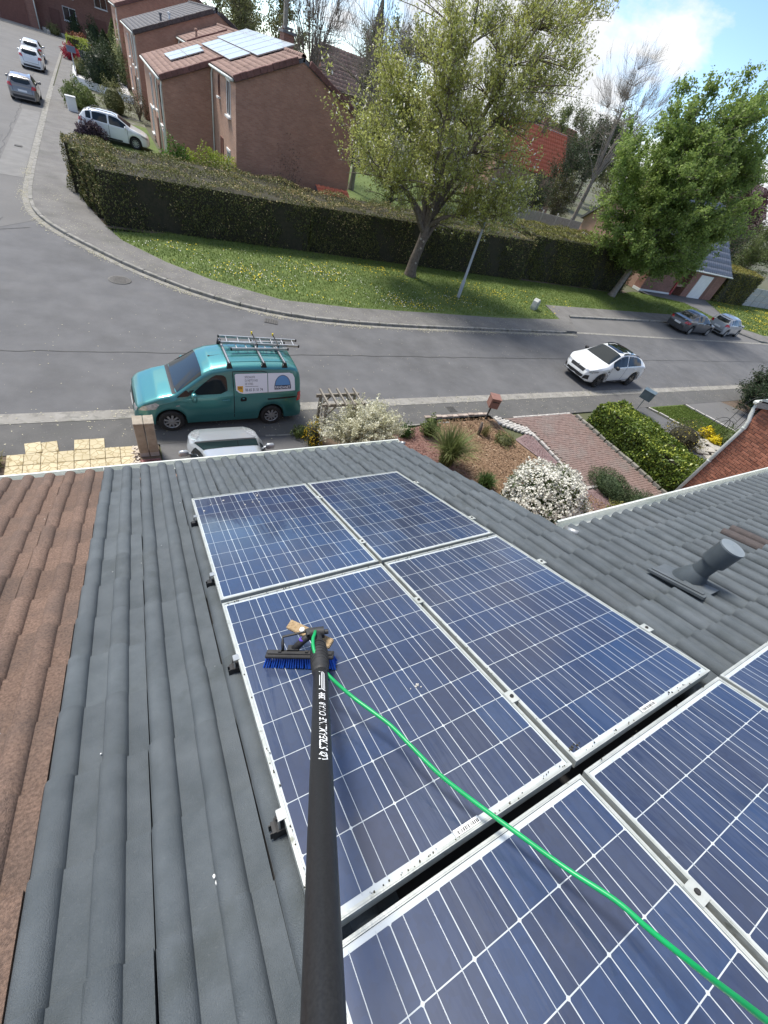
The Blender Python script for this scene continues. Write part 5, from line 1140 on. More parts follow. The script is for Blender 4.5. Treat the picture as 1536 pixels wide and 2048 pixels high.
v.glasstop('windscreen',1.02,1.70,fa=.95,fb=.93,rnd=1); v.patch('cowl',[(.93,-.70),(1.03,-.72),(1.03,.72),(.93,.70)],'T',BLACKP,off=.004)
for k in (-.28,.22):
    b=MB(); pts=[]
    for t in np.linspace(0,1,6):
        h,nn=v.cast((1.0+.16*t-2.2,k+.42*t,4),(0,0,-1)); pts.append(h+nn*.02)
    b.tube(pts,.011,6); b.build('wiper',BLACKP,v.root)
for vw in 'LR':
    v.patch('side_window',[(1.36,1.10),(2.28,1.12),(2.28,1.52),(2.20,1.60),(1.98,1.60),(1.66,1.36)],vw,CAR_GLASS,rnd=1)
    v.patch('side_window',[(1.02,1.04),(1.30,1.07),(1.33,1.16),(1.26,1.22)],vw,CAR_GLASS)
    v.patch('door_pillar',[(1.30,1.085),(1.365,1.10),(1.46,1.235),(1.34,1.20)],vw,BLACKP,off=.005)
    v.line('door_gap',[(1.19,.36),(1.17,.7),(1.20,1.0),(1.32,1.26),(1.68,1.58),(2.0,1.68),(2.32,1.68),(2.40,1.60),(2.41,1.1),(2.41,.36)],vw)
    v.line('door_gap',[(2.44,.36),(2.44,1.68),(3.20,1.69),(3.36,1.66)],vw); v.line('door_gap',[(3.365,1.66),(3.365,.95),(3.20,.62),(3.16,.40)],vw)
    v.line('slide_rail',[(3.36,.905),(4.27,.94)],vw,BLACKP,.05); v.line('roof_seam',[(1.9,1.735),(2.6,1.79),(4.1,1.79)],vw,SEAM,.010)
    v.line('sill_trim',[(1.2,.29),(3.1,.29)],vw,mat('grey sill%d'%len(MATS),(.2,.22,.23),None,rough=.5),.03); v.line('body_crease',[(1.25,.47),(3.05,.49)],vw,P_TEAL,.02,.010)
    v.patch('tail_light',[(4.22,.80),(4.37,.80),(4.355,1.06),(4.25,1.04)],vw,REDL,off=.010); v.patch('headlight',[(.10,.66),(.50,.735),(.60,.86),(.52,.90),(.20,.79)],vw,LAMP,off=.008)
    v.patch('indicator',[(.98,.80),(1.07,.81),(1.07,.84),(.98,.835)],vw,LAMP); v.patch('handle_recess',[(2.60,.86),(2.78,.87),(2.77,1.0),(2.62,.99)],vw,SEAM,rnd=1)
v.handle(2.69,.955,P_TEAL,dx=.06); v.handle(2.22,.93,P_TEAL,dx=.2); v.mirror(1.40,1.06,P_TEAL,sz=(.13,.16,.24))
for sg in (-1,1): v.patch('tail_light',[(sg*.70,.80),(sg*.80,.80),(sg*.79,1.06),(sg*.72,1.06)],'B',REDL,off=.01); v.patch('headlight',[(sg*.38,.64),(sg*.66,.62),(sg*.70,.74),(sg*.45,.72)],'F',LAMP,off=.008)
v.patch('grille',[(-.36,.60),(.36,.60),(.40,.70),(-.40,.70)],'F',BLACKP,off=.008); v.line('grille_bar',[(-.36,.65),(.36,.65)],'F',CHROME,.03,.012); v.patch('grille',[(-.50,.36),(.50,.36),(.55,.46),(-.55,.46)],'F',BLACKP,off=.008); v.patch('number_plate',[(-.26,.50),(.26,.50),(.26,.59),(-.26,.59)],'F',PLATE,off=.012)
v.patch('rear_window',[(-.58,1.12),(.58,1.12),(.54,1.52),(-.54,1.52)],'B',CAR_GLASS,rnd=1)
for y in (-.42,-.14,.14,.42): v.line('roof_rib',[(2.35,y),(4.05,y)],'T',P_TEAL,.035,.010)
b=MB(); h,nn=v.cast((1.98-2.2,-.02,4),(0,0,-1)); b.tube([h,h+Vector((.36,0,.055))],[.008,.004],6); b.box(h,(.05,.03,.03)); b.build('aerial',BLACKP,v.root)
# the sign panels on the side (the code square and the animal mascot are left out)
SIGNW=mat('white vinyl sign',(.80,.83,.87),None,rough=.35,coat=.3); SIGND=mat('dark grey sign print',(.10,.11,.13),None,rough=.5); SIGNB=mat('blue sign print',(.12,.30,.56),None,rough=.5); SIGNO=mat('orange sign print',(.80,.42,.03),None,rough=.5); SIGNN=mat('navy sign print',(.02,.03,.06),None,rough=.5)
s1=v.patch('sign_panel',[(2.50,1.20),(2.58,1.13),(2.70,1.10),(3.355,1.12),(3.355,1.64),(2.52,1.63),(2.49,1.60)],'L',SIGNW,off=.010)
s2=v.patch('sign_panel',[(3.375,1.12),(4.16,1.14),(4.14,1.50),(4.08,1.61),(3.98,1.64),(3.375,1.64)],'L',SIGNW,off=.010)
def vansign(x,z,off):
    h,nn=v.cast((x-2.2,-3,z),(0,1,0))
    if nn.y>0: nn=-nn
    return h+nn*off
def sign_text(s,x0,x1,z0,z1,m,parent,off=.0125,bold=0):
    V,F=text_polys(s,bold=bold); V=fit(V,x0,x1,z0,z1); b=MB(); b.add([vansign(p.x,p.y,off) for p in V],F); return b.build('lettering',m,parent,fix=False)
sign_text('SPÉCIALISTE',2.745,3.02,1.515,1.585,SIGND,s1); sign_text('DU NETTOYAGE',2.745,3.09,1.425,1.485,SIGND,s1); sign_text('DE VITRES',2.745,2.96,1.335,1.395,SIGND,s1)
sign_text('06 65 31 51 74',2.745,3.22,1.165,1.245,SIGND,s1,bold=.01)
v.line('sign_rule',[(2.745,1.295),(3.1,1.295)],'L',SIGND,.010,.0125)
v.patch('sign_badge',[(2.535,1.215),(2.60,1.155),(2.68,1.135),(2.69,1.31),(2.54,1.31)],'L',SIGNO,off=.0125); sign_text('50%',2.555,2.665,1.225,1.285,SIGNN,s1,.015,.01)
arch=[(3.79+.215*math.cos(a),1.30+.27*math.sin(a)) for a in np.linspace(0,math.pi,17)]
v.patch('sign_emblem',[(3.79+.235*math.cos(a),1.29+.295*math.sin(a)) for a in np.linspace(0,math.pi,17)],'L',SIGND,off=.012); v.patch('sign_emblem',arch,'L',SIGNB,off=.0145)
v.patch('sign_banner',[(3.55,1.19),(4.03,1.20),(4.03,1.31),(3.55,1.305)],'L',SIGNN,off=.0165); sign_text('PANDANET',3.565,4.015,1.212,1.288,SIGNW,s2,.019,.012)
# roof rack
def vroof(x,y): return v.cast((x-2.2,y,4),(0,0,-1))[0]
ALU=mat('bare aluminium',(.55,.56,.56),(.47,.48,.48),20,.35,metal=.8)
for xb in (2.38,3.28,3.86):
    b=MB(); b.bar((xb-2.2,-.66,1.895),(xb-2.2,.66,1.895),.06,.03); o=b.build('roof_bar',mat('dark bar %d'%len(MATS),(.12,.125,.13),None,rough=.4,metal=.5),v.root)
    for sg in (-1,1):
        h=vroof(xb,sg*.62); f=MB(); f.prism([(-.075,0),(.075,0),(.04,1.918-h.z),(-.04,1.918-h.z)],-.045,.045,T=Matrix(((1,0,0,xb-2.2),(0,0,1,sg*.62),(0,1,0,h.z-.008),(0,0,0,1)))); f.build('bar_foot',BLACKP,o)
    s_=MB(); s_.box((xb-2.2,.0,1.913),(.02,1.3,.006)); s_.build('bar_strip',ALU,o)
def ladder(label,pa,pb,wd,rungs,z,tilt=0):
    """pa, pb: ends of the centre line in van coordinates"""
    o=empty('ladder',label=label,cat='ladder',group='aluminium ladders on the van roof'); o.matrix_world=Matrix.Translation((1.62,10.27,.012))@Matrix.Rotation(.02,4,'Z')@Matrix.Scale(.945,4)
    a=Vector((pa[0]-2.2,pa[1],z));c=Vector((pb[0]-2.2,pb[1],z)); d=(c-a).normalized(); sd=Vector((-d.y,d.x,0))
    for sg in (-1,1):
        b=MB(); p,q=a+sd*sg*wd/2,c+sd*sg*wd/2; b.bar(p,q,.028,.065); b.build('rail',ALU,o); b=MB(); b.bar(p-d*.03,p+d*.01,.036,.07); b.bar(q-d*.01,q+d*.03,.036,.07); b.build('end_cap',BLACKP,o)
    for i in range(rungs):
        p=a+d*((c-a).length*(i+.6)/rungs); b=MB(); b.tube([p-sd*wd/2,p+sd*wd/2],.015,8); b.build('rung',ALU,o)
    return o
ladder('upper aluminium ladder section lying skewed on the van rack, reaching past the rear',(2.36,.46),(4.50,.30),.34,7,1.99)
ladder('lower aluminium ladder section lying straight on the van rack nearest the street side',(2.58,.20),(4.14,.22),.36,6,1.945)
for i,(x,y) in enumerate(((3.30,.47),(3.88,.42))):
    b=MB(); 
    o=empty('ratchet_strap',label='yellow tipped ladder clamp on the %s roof bar of the van'%('middle' if i==0 else 'rear'),cat='clamp',group='ladder clamps on the van rack'); o.matrix_world=Matrix.Translation((1.62,10.27,.012))@Matrix.Scale(.945,4)
    b.tube([(x-2.2,y-.32,1.92),(x-2.2,y-.32,2.03),(x-2.2,y-.05,2.04),(x-2.25,y+.10,2.12)],.016,8); b.build('clamp_arm',BLACKP,o); b=MB(); b.lathe([(.0001,-.04),(.022,-.035),(.022,.035),(.0001,.04)],8,c=(x-2.26,y+.11,2.14)); b.build('tip',YEL,o)
# white coupe SUV ------------------------------------------------------------
CT=[(0,.50),(.03,.70),(.12,.86),(.4,.97),(1.0,1.07),(1.1,1.10),(1.90,1.50),(2.2,1.565),(2.7,1.57),(3.3,1.50),(3.9,1.30),(4.30,1.10),(4.45,1.02),(4.53,.8),(4.57,.5)]
CB=[(0,.5),(.15,.72),(.5,.88),(1.1,.98),(2.5,1.03),(3.6,1.06),(4.2,1.02),(4.57,.5)]
CR=[(0,.9),(1.0,.90),(1.25,.84),(2.0,.70),(3.3,.68),(4.1,.74),(4.57,.84)]
c=Car('white coupe style SUV with black roof and black wheels driving along the near lane','car',(20.25,11.72,.0),.035,4.57,1.84,CT,CB,CR,(.92,3.64),.345,P_WHITE,'white_car',rim=RIMB,spokes=5,sill=.27)
c.glasstop('windscreen',1.12,1.92); c.patch('glass_roof',[(1.98,-.58),(3.25,-.55),(3.25,.55),(1.98,.58)],'T',ROOFB,off=.007,rnd=1); c.patch('rear_window',[(3.35,-.52),(4.05,-.50),(4.05,.50),(3.35,.52)],'T',CAR_GLASS,rnd=1)
c.sidewin(1.42,2.50,hi=.82); c.sidewin(2.56,3.72,hi=.80)
y=.92
for sg in (-1,1):
    c.patch('headlight',[(sg*.44,.72),(sg*.78,.70),(sg*.80,.80),(sg*.5,.79)],'F',LAMP,off=.008); c.patch('bumper_intake',[(sg*.52,.36),(sg*.76,.40),(sg*.74,.60),(sg*.58,.54)],'F',BLACKP,off=.008)
c.both('headlight',[(.10,.70),(.45,.78),(.52,.86),(.18,.83)],LAMP,off=.008); c.both('tail_light',[(4.2,.86),(4.5,.84),(4.46,.93),(4.22,.95)],REDL,off=.008)
c.patch('grille',[(-.40,.62),(.40,.62),(.44,.76),(-.44,.76)],'F',BLACKP,off=.008); c.patch('grille',[(-.48,.34),(.48,.34),(.52,.50),(-.52,.50)],'F',BLACKP,off=.008); c.patch('number_plate',[(-.26,.51),(.26,.51),(.26,.61),(-.26,.61)],'F',PLATE,off=.014)
c.line('bumper_lip',[(-.66,.31),(.66,.31)],'F',CHROME,.045,.012)
b=MB(); h,nn=c.cast((-4,0,.70),(1,0,0)); 
for p,q in (((0,-.06,0),(0,0,.10)),((0,0,.10),(0,.06,0)),((0,.06,0),(0,0,-.10)),((0,0,-.10),(0,-.06,0))): b.bar(h+Vector((-.02,0,.02))+Vector(p),h+Vector((-.02,0,.02))+Vector(q),.018,.02)
b.build('badge',CHROME,c.root)
c.both('sill_trim',[(1.35,.28),(3.2,.28),(3.2,.38),(1.35,.36)],BLACKP)
for xc in (.92,3.64):
    ring=[(xc+.40*math.cos(a),.345+.40*math.sin(a)) for a in np.linspace(.0,math.pi,15)]; ring2=[(xc+.46*math.cos(a),.345+.46*math.sin(a)) for a in np.linspace(math.pi,.0,15)]
    for q0,q1 in zip(range(0,14),range(1,15)):
        pass
    for vw in 'LR': c.line('arch_trim',[(xc+.445*math.cos(a),.345+.445*math.sin(a)) for a in np.linspace(.02,math.pi-.02,15)],vw,BLACKP,.07,.006)
c.doorlines([1.36,2.53,3.5],z0=.40); c.handle(2.36,.93,P_WHITE); c.handle(3.30,.95,P_WHITE); c.mirror(1.52,1.02,BLACKP); c.patch('vent_trim',[(1.16,.80),(1.28,.81),(1.28,.88),(1.16,.88)],'L',BLACKP)
for sg in (-1,1):
    b=MB(); pts=[c.cast((x-4.57/2,sg*.60,4),(0,0,-1))[0]+Vector((0,0,.03)) for x in (2.1,2.4,2.8,3.2,3.6)]; b.tube(pts,.016,6); b.build('roof_rail',BLACKP,c.root)
# dark fastback in the bay
ST=[(0,.46),(.03,.60),(.14,.72),(.5,.83),(1.15,.95),(1.25,.98),(2.05,1.39),(2.4,1.445),(2.9,1.44),(3.4,1.33),(4.05,1.04),(4.42,.98),(4.55,.80),(4.6,.5)]
SB=[(0,.46),(.15,.62),(.6,.76),(1.2,.86),(2.7,.92),(3.8,.95),(4.4,.92),(4.6,.5)]
SR=[(0,.9),(1.1,.9),(1.4,.83),(2.1,.70),(3.1,.69),(4.0,.80),(4.6,.86)]
c=Car('dark grey fastback car parked in the lay by just behind the silver hatchback','car',(39.35,18.42,.0),math.pi+.0,4.6,1.78,ST,SB,SR,(.92,3.62),.315,P_DGREY,'parked_car','cars parked along the streets')
c.glasstop('windscreen',1.28,2.03); c.patch('rear_window',[(3.05,-.58),(3.98,-.60),(3.98,.60),(3.05,.58)],'T',CAR_GLASS,rnd=1); c.sidewin(1.55,2.50); c.sidewin(2.58,3.38)
for sg in (-1,1): c.patch('tail_light',[(sg*.5,.74),(sg*.84,.74),(sg*.82,.90),(sg*.56,.88)],'B',REDL,off=.008); c.patch('headlight',[(sg*.48,.58),(sg*.8,.57),(sg*.8,.68),(sg*.55,.68)],'F',LAMP)
c.both('tail_light',[(4.24,.76),(4.54,.76),(4.48,.90),(4.22,.90)],REDL,off=.008); c.patch('number_plate',[(-.27,.56),(.27,.56),(.27,.68),(-.27,.68)],'B',PLATE,off=.012)
c.doorlines([1.42,2.54,3.42]); c.handle(2.34,.84,CHROME); c.handle(3.3,.86,CHROME); c.mirror(1.62,.92,P_DGREY); c.line('boot_gap',[(-.62,.52),(-.66,.96),(.66,.96),(.62,.52)],'B')
hatch('silver hatchback with red tail lamps parked ahead of the dark fastback',(45.05,18.5,.0),math.pi+.09,P_SILVER,3.95,1.48)
hatch('warm grey hatchback seen from behind on the side street, nearest of the kerbside cars',(-4.62,51.1,.0),-math.pi/2,P_GREY,3.97,1.46,1.74)
hatch('white small SUV seen from behind, parked ahead of the grey hatchback',(-4.9,68.3,.0),-math.pi/2,P_WHITE,4.19,1.54,1.80,rim=RIMB)
hatch('pale silver car mostly hidden ahead of the white SUV on the side street',(-5.15,75.8,.0),-math.pi/2,paint('pale silver paint',(.55,.57,.58)),4.3,1.52,1.78)
hatch('white hatchback with black roof rails standing in the garden drive behind the hedge',(.75,42.0,.09),math.pi-.10,P_WHITE,4.09,1.56,1.74,rails=True)
c=hatch('small silver car in our driveway, half hidden below the gutter of the grey roof',(1.33,6.82,.018),-math.pi/2,P_SILVER,3.85,1.37,1.68,name='parked_car',plan=[(0,.30),(.03,.46),(.10,.64),(.25,.80),(.5,.92),(.9,1),(3.3,1),(3.85,.8)])
c.patch('headlight',[(.16,.50),(.24,.66),(.80,.73),(.86,.66),(.55,.50)],'T',LAMP,rnd=1); c.patch('headlight',[(.16,-.50),(.24,-.66),(.80,-.73),(.86,-.66),(.55,-.50)],'T',LAMP,rnd=1)
c.patch('cowl',[(.90,-.66),(1.03,-.68),(1.03,.68),(.90,.66)],'T',BLACKP,off=.005)
# ------------------------------------------------------------ vegetation
def tubes(P, R, sides=5):
    """many branches at once: P (n,k,3) centre lines, R (n,k) radii -> vertices, quads"""
    P=np.asarray(P,float); R=np.asarray(R,float); n,k,_=P.shape
    d=P[:,-1]-P[:,0]; d/=np.linalg.norm(d,axis=1)[:,None]+1e-9
    ref=np.where(np.abs(d[:,2:3])<.9,np.array([[0,0,1.]]),np.array([[1.,0,0]])); x=np.cross(ref,d); x/=np.linalg.norm(x,axis=1)[:,None]; y=np.cross(d,x)
    a=np.arange(sides)*2*math.pi/sides
    V=P[:,:,None,:]+R[:,:,None,None]*(x[:,None,None,:]*np.cos(a)[None,None,:,None]+y[:,None,None,:]*np.sin(a)[None,None,:,None])
    idx=np.arange(n*k*sides).reshape(n,k,sides); r=np.roll(idx,-1,axis=2)
    F=np.stack([idx[:,:-1],r[:,:-1],r[:,1:],idx[:,1:]],-1).reshape(-1,4)
    return V.reshape(-1,3),F
def leaf_quads(C, size, aspect=.5, upbias=.4, droop=None, normal=None, nb=.6):
    n=len(C); ax_=rng.normal(0,1,(n,3)); ax_[:,2]+= (droop if droop is not None else 0); ax_/=np.linalg.norm(ax_,axis=1)[:,None]
    nn=rng.normal(0,1,(n,3)); nn[:,2]+=upbias*2
    if normal is not None: nn=nn*nb+normal
    s=np.cross(ax_,nn); s/=np.linalg.norm(s,axis=1)[:,None]+1e-9
    l=(size*rng.uniform(.6,1.25,n))[:,None]/2; w_=l*aspect
    up_=np.cross(s,ax_)
    return np.stack([C-ax_*l,C+s*w_-ax_*l*.1+up_*l*.12,C+ax_*l,C-s*w_-ax_*l*.1+up_*l*.12],1)
def crownpts(ell, n, shell=.45):
    """points spread through a union of ellipsoids, denser towards the outside"""
    vol=np.array([e[1][0]*e[1][1]*e[1][2] for e in ell]); k=rng.choice(len(ell),n,p=vol/vol.sum()); u=rng.normal(0,1,(n,3)); u/=np.linalg.norm(u,axis=1)[:,None]
    r=rng.uniform(0,1,n)**shell; c=np.array([e[0] for e in ell])[k]; R_=np.array([e[1] for e in ell])[k]
    # lumpy outline
    lump=1+.16*np.sin(u[:,0]*5+k*2.1)*np.cos(u[:,1]*6+1.3*k)+.12*np.sin(u[:,2]*9+u[:,0]*7)+.08*np.sin(u[:,0]*17+u[:,2]*13)
    return c+u*R_*(r*lump)[:,None], u*r[:,None]
def tree(name, label, cat, base, fork, ell, leafm, bark=None, r0=.2, nlimb=8, ntw=260, nsh=1800, per=22, lsize=.1, up=.8, shlen=(.4,1.0), aspect=.5, group=None, droop=None, jitter=.07, spread=.5, trunk_pts=None, vfun=None, twr=1.0, leafbias=.4):
    bark=bark or BARK; base=np.array(base,float); fork=np.array(fork,float); cen=np.mean([e[0] for e in ell],axis=0)
    root=empty(name,base,0,label,cat,group)
    # trunk
    tp=np.array(trunk_pts if trunk_pts is not None else [base+(fork-base)*t+np.array([.06*math.sin(5*t),.05*math.sin(4*t+1),0])*min(1,r0*4) for t in np.linspace(0,1,7)])
    rr=r0*np.array([1.45,1.1,1.0,.94,.9,.86,.84])[:len(tp)]
    V,F=tubes([tp],[rr],12); VV=[V-base];FF=[F]; off=len(V)
    T,_=crownpts(ell,nlimb*3,.8); T=T[np.argsort(-T[:,2])][:nlimb] if up>1 else T[:nlimb]
    limbs=[]; 
    for i in range(nlimb):
        t=T[i]; a=fork-(fork-base)*rng.uniform(0,.18); mid=a+(t-a)*.45; mid[2]+=.12*np.linalg.norm(t-a)*(1 if up>0 else .3); mid[:2]-=(t-a)[:2]*.10
        s_=np.linspace(0,1,8)[:,None]; p=(1-s_)**2*a+2*(1-s_)*s_*mid+s_**2*t; p[1:-1]+=rng.normal(0,.06,(6,3)); limbs.append(p)
    limbs=np.array(limbs); LR=r0*.55*np.linspace(1,.12,8)[None,:]*rng.uniform(.7,1.1,(nlimb,1))
    V,F=tubes(limbs,LR,7); VV.append(V-base);FF.append(F+off); off+=len(V)
    samp=limbs[:,1:].reshape(-1,3); sr=LR[:,1:].reshape(-1)
    tw,_=crownpts(ell,ntw,.36); D=np.linalg.norm(tw[:,None]-samp[None],axis=2)+np.maximum(0,samp[None,:,2]-tw[:,None,2])*1.2+.15*np.linalg.norm(samp-fork,axis=1)[None]
    j=D.argmin(1); a=samp[j]; mid=a+(tw-a)*.5; L_=np.linalg.norm(tw-a,axis=1); mid[:,2]+=-.02*L_+ .10*L_*min(up,1); mid+=rng.normal(0,.08,mid.shape)
    s_=np.linspace(0,1,5)[None,:,None]; tws=(1-s_)**2*a[:,None]+2*(1-s_)*s_*mid[:,None]+s_**2*tw[:,None]
    TR_=np.minimum(sr[j]*.6,.035*twr)[:,None]*np.linspace(1,.3,5)[None]
    V,F=tubes(tws,TR_,4); VV.append(V-base);FF.append(F+off); off+=len(V)
    k=rng.integers(0,ntw,nsh); q=rng.uniform(.25,1,nsh); pos=tws[k]; ii=np.minimum((q*4).astype(int),3); fr=(q*4-ii)[:,None]; s0=pos[np.arange(nsh),ii]*(1-fr)+pos[np.arange(nsh),ii+1]*fr
    outw=s0-cen; outw/=np.linalg.norm(outw,axis=1)[:,None]+1e-9; dr=outw*spread+np.array([0,0,up])+rng.normal(0,.45,(nsh,3)); dr/=np.linalg.norm(dr,axis=1)[:,None]
    ln=rng.uniform(*shlen,nsh)[:,None]; s1=s0+dr*ln; sm=(s0+s1)/2+rng.normal(0,.05,(nsh,3))*ln
    sh=np.stack([s0,sm,s1],1); V,F=tubes(sh,np.array([[.009,.007,.003]])*twr*np.ones((nsh,1)),3); VV.append(V-base);FF.append(F+off)
    me=np_mesh('trunk',np.vstack(VV),np.vstack(FF),bark,smooth=True); link('trunk',me,root)
    if per:
        t=rng.uniform(.05,1.08,(nsh,per,1)); C=(s0[:,None]*(1-t)+s1[:,None]*t).reshape(-1,3)+rng.normal(0,jitter,(nsh*per,3))
        Q=leaf_quads(C,lsize,aspect,leafbias,droop); tone=np.repeat(rng.normal(0,.10,nsh),per)+rng.normal(0,.14,nsh*per)+.42
        # clumps of differing age: tone drifts slowly through the crown
        tone+=.16*np.sin(C[:,0]*1.7+C[:,2]*1.1)*np.sin(C[:,1]*1.9-C[:,2]*.8)
        v=np.clip(tone,0,.88)
        if vfun is not None: v=vfun(C,v)
        me=np_mesh('crown',(Q.reshape(-1,3)-base),np.arange(len(Q)*4).reshape(-1,4),leafm,np.repeat(v,4)); link('crown',me,root)
    return root
def somewhite(frac):
    return lambda C,v: np.where(rng.uniform(0,1,len(v))<frac,1.0,v)
CHERRY=leafmat('cherry leaves and blossom',(.26,.29,.055),(.56,.59,.20),(.85,.83,.75),.50)
MAPLE=leafmat('maple leaves',(.125,.20,.042),(.38,.49,.14),None,.46)
DARKG=leafmat('dark evergreen leaves',(.022,.040,.016),(.070,.105,.038),None,.2)
MIDG=leafmat('mid green leaves',(.075,.11,.03),(.21,.26,.085),None,.35)
OLIVE=leafmat('olive spring leaves',(.105,.115,.04),(.25,.26,.11),(.55,.53,.45),.35)
PURPLE_L=leafmat('purple leaves',(.040,.014,.018),(.115,.04,.05),None,.3)
LIME=leafmat('lime leaves',(.15,.21,.02),(.46,.53,.08),None,.35)
YEWTOP=leafmat('thuja foliage',(.036,.056,.015),(.20,.20,.062),(.46,.36,.18),.2)
LAUREL=leafmat('laurel leaves',(.045,.085,.015),(.19,.26,.045),(.40,.46,.08),.25,.35)
# the blossoming cherry on the verge
B0=(14.75,22.85,.08)
tree('cherry_tree','large blossoming cherry tree with olive young leaves in the middle of the verge','tree',B0,(14.95,22.85,2.7),
 [((14.4,22.8,6.0),(5.0,4.4,3.0)),((15.6,22.8,9.6),(4.6,4.0,4.2)),((19.3,23.0,10.8),(2.2,2.2,2.4)),((16.7,19.4,4.5),(2.2,1.6,1.6)),((17.4,22.4,4.3),(2.5,2.5,1.8)),((16.6,20.3,5.8),(2.3,2.0,2.8)),((11.6,22.8,5.8),(2.9,2.6,2.4))],CHERRY,r0=.27,nlimb=18,ntw=620,nsh=5200,per=20,lsize=.13,up=.95,shlen=(.5,1.25),spread=.55,vfun=somewhite(.085),jitter=.075,aspect=.42,
 trunk_pts=[(14.75,22.85,.06),(14.72,22.85,.5),(14.76,22.86,1.0),(14.86,22.86,1.5),(14.92,22.85,1.95),(14.95,22.85,2.4),(14.95,22.85,2.7)])
o=[q for q in COL.objects if q.name=='cherry_tree'][0]
b=MB(); 
for a,c_,r in (((.12,0,1.3),(.95,-.1,3.1),.13),((.16,.0,2.2),(-.5,.1,4.2),.17),((.2,0,2.3),(.9,.2,4.6),.15)):
    p=[Vector(a).lerp(Vector(c_),t)+Vector((0,0,.15*math.sin(math.pi*t))) for t in np.linspace(0,1,7)]; b.tube(p,[r*(1-.45*t) for t in np.linspace(0,1,7)],9)
b.build('limb',BARK,o,True)
b=MB(); KN=mat('pruning scar',(.38,.34,.28),None,rough=.9)
for x,z in ((-.02,.78),(.06,1.55),(-.10,2.0),(.12,1.9)): b.lathe([(.0001,-.03),(.05,-.025),(.055,.03)],8,axis='y',c=(x,-.29+.02*z,z))
b.build('pruning_scar',KN,o)
tree('maple_tree','dense fresh green maple leaning over the verge before the slate roofed house','tree',(35.65,23.95,.08),(36.1,24.0,2.6),
 [((36.6,24.4,7.4),(6.6,5.0,4.6)),((38.0,24.6,10.4),(5.0,4.2,4.0)),((34.2,24.2,4.6),(3.6,3.4,2.2)),((40.6,24.4,5.4),(4.2,3.6,3.0)),((39.8,24.0,3.6),(3.6,2.6,1.7))],MAPLE,BARK_PALE,r0=.24,nlimb=16,ntw=760,nsh=8600,per=18,lsize=.175,up=.35,shlen=(.4,.95),spread=.8,aspect=.75,jitter=.10,leafbias=.9)
# bare trees
tree('bare_tree','tall bare tree with a fan of fine twigs against the sky','tree',(58.5,52,0),(58.6,52,6.5),[((57.5,52,13.3),(6.4,4.5,5.2)),((61,52,13.5),(5.2,4,5.2))],None,BARK_PALE,r0=.26,nlimb=18,ntw=520,nsh=3000,per=0,up=.95,shlen=(.5,1.5),spread=.6,twr=1.15)
tree('bare_tree','bare grey tree standing behind the ridge of the nearest terrace house','tree',(19.5,44,0),(19.6,44,3.6),[((19.6,44,8.0),(3.3,3,4.2)),((21.8,44.5,9.2),(2.4,2.4,3.2))],None,BARK_PALE,r0=.22,nlimb=18,ntw=300,nsh=1500,per=0,up=1.4,shlen=(.6,1.8),spread=.5,twr=1.35)
tree('bare_tree','second bare grey tree, left of the pointed cypress','tree',(17.5,52,0),(17.6,52,4.5),[((17.8,52,9.6),(3.0,2.6,4.2))],None,TWIG,r0=.2,nlimb=16,ntw=260,nsh=1300,per=0,up=1.4,shlen=(.6,1.9),spread=.5,twr=1.5)
HCORE=mat('hedge twigs inside',(.022,.024,.012),(.045,.038,.022),9,.95,bump=1,bscale=30)
# trees and tall shrubs behind
def conifer(name,label,base,h,r,m,n=9000,size=.16,group=None,cat='tree',bottom=.02,power=.8):
    root=empty(name,base,0,label,cat,group); t=rng.uniform(0,1,n)**.8; ang=rng.uniform(0,6.283,n); prof=r*np.where(t<bottom+.08,.7+.3*(t/(bottom+.08)),1)*(1-t)**power
    rad=prof*rng.uniform(.55,1.06,n)*(1+.12*np.sin(ang*5+t*20)); C=np.stack([rad*np.cos(ang),rad*np.sin(ang),t*h],1)
    nrm=np.stack([np.cos(ang),np.sin(ang),np.full(n,.5)],1); Q=leaf_quads(C,size,.45,.2,.9,nrm); v=np.clip(.42+rng.normal(0,.2,n)+.12*np.sin(ang*3+t*9),0,.88)
    link('crown',np_mesh('crown',Q.reshape(-1,3),np.arange(n*4).reshape(-1,4),m,np.repeat(v,4)),root)
    b=MB(); b.lathe([(r*.10,0),(r*.05,h*.9)],7); b.build('trunk',BARK,root,True); 
    b=MB(); b.lathe([(r*.55,h*.05),(r*.62,h*.15),(r*.3,h*.6),(.02,h*.93)],9); b.build('inner_crown',m,root); return root
